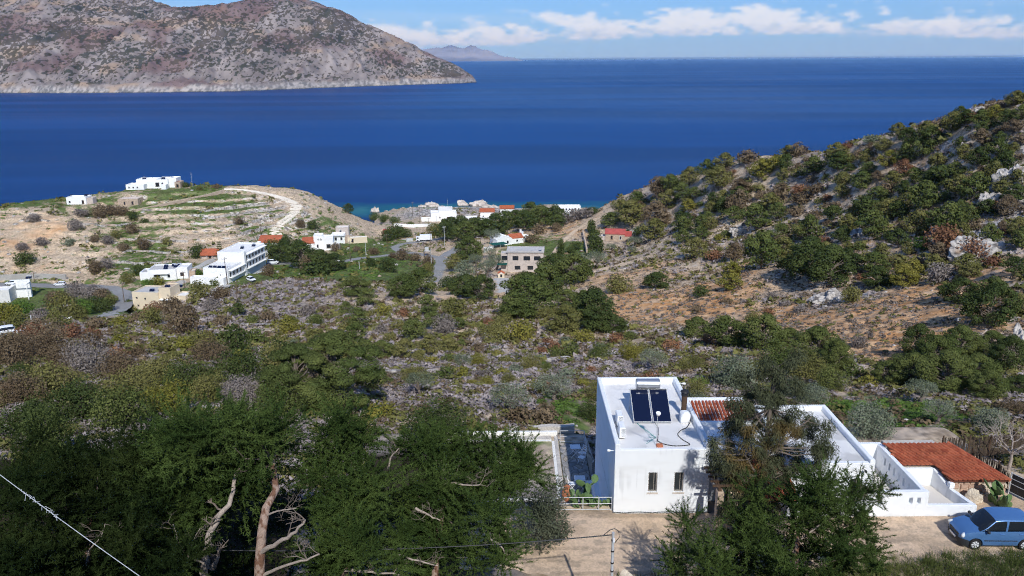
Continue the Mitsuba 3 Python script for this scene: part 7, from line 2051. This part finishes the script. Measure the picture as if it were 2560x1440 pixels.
near_tree('pine_tree', 'dark pine filling the lower left corner, behind the pale cable', 'pine', [(60, 1330, 150, 150, 23, 18), (230, 1300, 180, 160, 24.5, 26), (330, 1180, 110, 100, 28, 14), (130, 1190, 150, 90, 29, 14), (300, 1420, 210, 70, 21.5, 14), (40, 1440, 120, 70, 20.5, 8)], ([(215, 1470, 22.5), (220, 1380, 23), (225, 1280, 24)], 0.13), [([(215, 1420, 22), (222, 1370, 22), (255, 1345, 22), (262, 1310, 22)], 0.03)], 11, 'm_needle_dark', 60, 3.5, 60, 0.17)
near_tree('pine_tree', 'big dark pine with two pale twisting trunks showing under its crown', 'pine', [(545, 1115, 130, 72, 25, 30), (450, 1230, 85, 85, 25.5, 17), (605, 1205, 62, 45, 25.5, 8), (430, 1340, 60, 64, 24, 9), (665, 1095, 42, 45, 26, 7), (560, 1250, 60, 50, 26, 5)],
          ([(648, 1475, 23), (650, 1400, 23), (655, 1330, 23.2), (665, 1270, 23.5), (690, 1225, 24), (680, 1150, 24.8)], 0.20),
          [([(508, 1475, 23.5), (514, 1390, 23.5), (520, 1345, 23.5), (540, 1300, 23.7), (575, 1255, 24), (590, 1180, 24.5)], 0.15), ([(655, 1380, 23), (690, 1360, 22.6), (735, 1335, 22.3), (765, 1300, 22.2)], 0.085), ([(652, 1442, 23), (700, 1418, 22.6), (760, 1402, 22.4), (800, 1384, 22.3)], 0.06), ([(505, 1405, 23.4), (470, 1395, 23), (448, 1360, 22.8), (432, 1310, 22.7)], 0.035), ([(470, 1395, 23), (478, 1360, 22.9), (500, 1320, 22.8)], 0.025), ([(530, 1420, 23.2), (545, 1395, 22.9)], 0.11), ([(665, 1290, 23.4), (700, 1275, 23.2), (740, 1272, 23)], 0.035)], 12, 'm_needle', 62, 3.0, 62, 0.17)
near_tree('pine_tree', 'dense green pine standing between the two trunk pine and the pool pine', 'pine', [(865, 1105, 58, 52, 27.5, 14), (885, 1250, 56, 80, 26.5, 19), (855, 1385, 90, 48, 25, 14), (800, 1180, 30, 40, 27, 5)], ([(860, 1470, 25.5), (868, 1350, 26), (870, 1250, 26.8)], 0.16), [([(860, 1425, 25), (930, 1430, 24.6), (1000, 1438, 24.5)], 0.06)], 13, 'm_needle', 58, 3.0, 60, 0.165)
near_tree('pine_tree', 'spreading green pine in front of the empty white pool', 'pine', [(1085, 1130, 64, 46, 30, 11), (1175, 1200, 112, 80, 29.5, 26), (1075, 1250, 66, 74, 28.5, 16), (1265, 1180, 75, 60, 29.5, 8), (1150, 1350, 150, 80, 27, 18), (1050, 1400, 100, 50, 26, 8), (1300, 1120, 26, 34, 29.6, 2), (1210, 1100, 60, 24, 30, 3), (1040, 1110, 40, 30, 30, 4), (1320, 1175, 25, 30, 29.5, 2), (1240, 1390, 60, 50, 26.8, 5)], ([(1085, 1475, 26.5), (1090, 1380, 27), (1105, 1280, 28), (1130, 1210, 28.8)], 0.17),
          [([(1105, 1215, 27.6), (1130, 1205, 27.4), (1160, 1214, 27.3), (1200, 1212, 27.3)], 0.05), ([(985, 1384, 25.4), (1030, 1398, 25.2), (1095, 1414, 25.2)], 0.05), ([(1040, 1272, 26.8), (1065, 1285, 26.6), (1100, 1300, 26.5)], 0.05), ([(1225, 1350, 26), (1250, 1360, 25.9), (1265, 1385, 25.9)], 0.05), ([(970, 1170, 28), (978, 1140, 28), (1000, 1118, 28)], 0.045)], 14, 'm_needle', 50, 3.0, 60, 0.15)
near_tree('pine_tree', 'dark pine before the right house block, its sprays reaching over the white wall', 'pine', [(1960, 1310, 150, 100, 29, 24), (1850, 1395, 130, 55, 28, 15), (2080, 1340, 110, 100, 28.5, 15), (2010, 1240, 60, 60, 29.5, 7), (2120, 1265, 50, 40, 29, 5), (2180, 1225, 30, 18, 29, 3), (2060, 1200, 26, 30, 29.3, 2), (1710, 1365, 50, 60, 28, 6), (2050, 1425, 170, 50, 27, 14), (1750, 1430, 90, 40, 27, 7), (2150, 1320, 40, 40, 28.6, 4)], ([(1985, 1480, 27.5), (1990, 1400, 28), (1995, 1320, 28.8)], 0.15), [([(2000, 1350, 28.4), (2080, 1290, 28.4), (2150, 1245, 28.6), (2195, 1220, 28.8)], 0.035)], 15, 'm_needle', 38, 2.6, 54, 0.14)
near_tree('eucalyptus_tree', 'tall airy eucalyptus with drooping grey green leaves in front of the white house', 'eucalyptus', [(1920, 1050, 105, 60, 34.6, 17), (1850, 1110, 75, 70, 34.2, 11), (1985, 1110, 90, 70, 34.6, 13), (1815, 1165, 36, 50, 34, 5), (1900, 1180, 85, 46, 34, 9), (2045, 1085, 36, 36, 34.8, 4), (1880, 1262, 80, 60, 33.8, 12), (1930, 965, 85, 50, 35, 9), (1955, 905, 65, 34, 35.2, 4), (1905, 1315, 44, 40, 33.6, 5), (1860, 1010, 50, 40, 34.6, 4), (2030, 1160, 40, 30, 34.4, 3)],
          ([(1902, 1330, 34.6), (1903, 1250, 34.6), (1900, 1190, 34.6), (1915, 1120, 34.6), (1925, 1020, 34.8), (1940, 920, 35)], 0.17), [([(1902, 1200, 34.6), (1875, 1160, 34.4), (1850, 1110, 34.3)], 0.06), ([(1910, 1150, 34.6), (1950, 1110, 34.5), (1990, 1080, 34.6), (2030, 1040, 34.7)], 0.06), ([(1920, 1080, 34.7), (1890, 1040, 34.6), (1870, 1000, 34.6)], 0.045)], 16, 'm_gum', 28, 2.2, 56, 0.20, 14, 0.01, 'gum', 'm_bark', 'm_bark')
near_tree('bushy_tree', 'rounded grey green bush by the driveway railing, left of the house', 'bush', [(1365, 1255, 55, 60, 33.8, 10), (1350, 1330, 70, 40, 33, 8), (1390, 1320, 40, 50, 33.4, 5), (1340, 1280, 40, 40, 33.4, 4)], ([(1352, 1390, 33), (1358, 1330, 33.2), (1364, 1280, 33.5)], 0.06), [], 17, 'm_rosemary', 34, 1.6, 70, 0.13, 14, 0.01, 'olive', 'm_bark')


def undergrowth():
    rng = np.random.default_rng(77)
    gr, bl = [], []
    for _ in range(2600):
        px, py = rng.uniform(1500, 2620), rng.uniform(1370, 1475)
        if rng.random() > sstep(1365, 1425, py + (px - 2350) * 0.08):
            continue
        g = at_level(px, py, 0.15 + 0.9 * sstep(31.2, 28, at_level(px, py, 0.15)[1]))
        z = float(height(g[:1], g[1:2])[0])
        n = 14
        d = rng.normal(size=(n, 3)) * 0.45 + np.array([0, 0, 1])
        d /= np.linalg.norm(d, axis=1, keepdims=True)
        ln = 0.22 + 0.4 * rng.random((n, 1))
        sd = np.cross(d, rng.normal(size=(n, 3)))
        sd /= np.linalg.norm(sd, axis=1, keepdims=True)
        b = np.array([g[0], g[1], z]) + rng.normal(size=(n, 3)) * np.array([0.1, 0.1, 0])
        gr.append(np.stack([b - sd * 0.012, b + sd * 0.012, b + d * ln], 1).reshape(-1, 3))
    put('verge_grass', tri_mesh(gr), 'm_leaf_green', kind='stuff', label='rough grass and weeds along the near edge of the driveway')
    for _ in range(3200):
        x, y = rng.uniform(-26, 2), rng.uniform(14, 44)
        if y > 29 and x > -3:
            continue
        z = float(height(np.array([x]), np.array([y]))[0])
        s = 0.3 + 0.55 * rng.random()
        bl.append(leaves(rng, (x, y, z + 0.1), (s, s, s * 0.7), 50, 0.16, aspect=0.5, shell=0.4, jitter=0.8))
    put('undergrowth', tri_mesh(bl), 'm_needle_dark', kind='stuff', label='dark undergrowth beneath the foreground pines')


undergrowth()

# ---------------------------------------------------------------- labels of the many plants
WORD = {'dark': 'dark green', 'green': 'green', 'olive': 'olive green', 'yellow': 'yellow green', 'rust': 'rust brown', 'silver': 'grey green', 'grey': 'grey', 'twig': 'grey twiggy', 'brown': 'brown', 'bright': 'bright green'}
KIND = {'pine': 'pine', 'bigpine': 'pine', 'nearpine': 'pine', 'cushion': 'pine', 'nearbush': 'bushy tree', 'olive': 'olive tree', 'round': 'bushy tree', 'column': 'slim garden tree', 'shrub': 'shrub'}
CAT = {'pine': 'pine', 'bigpine': 'pine', 'nearpine': 'pine', 'cushion': 'pine', 'nearbush': 'bush', 'olive': 'olive tree', 'round': 'bush', 'column': 'tree', 'shrub': 'shrub'}
ORD = ['first', 'second', 'third', 'fourth', 'fifth', 'sixth', 'seventh', 'eighth', 'ninth', 'tenth', 'eleventh', 'twelfth', 'thirteenth', 'fourteenth', 'fifteenth', 'sixteenth', 'seventeenth', 'eighteenth', 'nineteenth', 'twentieth', 'twenty-first', 'twenty-second', 'twenty-third', 'twenty-fourth']


def place_of(px, py):
    if px < 760 and py < 560:
        return 'on the headland terraces' if px > 260 else 'on the left part of the headland'
    if px < 480 and py < 700:
        return 'on the bare slope above the road'
    if px < 330 and py < 840:
        return 'in the hollow below the village road'
    if px < 900 and py < 720:
        return 'around the village houses'
    if px < 480 and py < 800:
        return 'beside the cream house'
    if px < 860 and py < 880:
        return 'on the scrub below the village'
    if px < 720:
        return 'on the dark left slope'
    if px < 1640 and py < 600:
        return 'near the shore houses' if px < 1480 else 'by the red roofed house'
    if px < 1230 and py < 760:
        return 'along the valley road'
    if px < 1640 and py < 700:
        return 'in the gardens by the concrete house'
    if px < 1580 and py < 880:
        return 'in the grove of the gully'
    if px < 1700 and py < 1100:
        return 'on the scrub behind the house'
    if py > 980:
        return 'in the garden behind the courts'
    if py > 860:
        return 'in the wood behind the house'
    if py > 740:
        return 'below the red earth slope' if px < 2200 else 'at the shaded right foot'
    if py > 600:
        return 'low on the rocky hillside'
    if py > 480:
        return 'halfway up the rocky hillside' if px < 2150 else 'halfway up the hillside at right'
    return 'along the ridge' if px < 2150 else 'high on the hillside at right'


_cls = {}
for key, kind, colour, w, px, py, lab in PLANTS:
    size = 'small' if w < 2.6 else 'large' if w > 6.5 else ''
    base = ' '.join(x for x in (size, WORD[colour], KIND[kind]) if x)
    labels[key] = {'category': CAT[kind], 'group': f'{KIND[kind]}s {place_of(px, py)}'}
    if lab:
        labels[key]['label'] = lab
    else:
        _cls.setdefault((base, place_of(px, py)), []).append((px, key))
for (base, where), members in _cls.items():
    members.sort()
    n = len(members)
    for i, (px, key) in enumerate(members):
        if n > 24:
            t = f'{base}, one of many much alike {where}'
        elif n == 1:
            t = f'only {base} {where}'
        elif n == 2:
            t = f'{("left", "right")[i]} one of two {base}s {where}'
        elif i == 0:
            t = f'leftmost {base} {where}'
        elif i == n - 1:
            t = f'rightmost {base} {where}'
        else:
            t = f'{ORD[min(i, 23)]} {base} from the left {where}'
        labels[key]['label'] = t
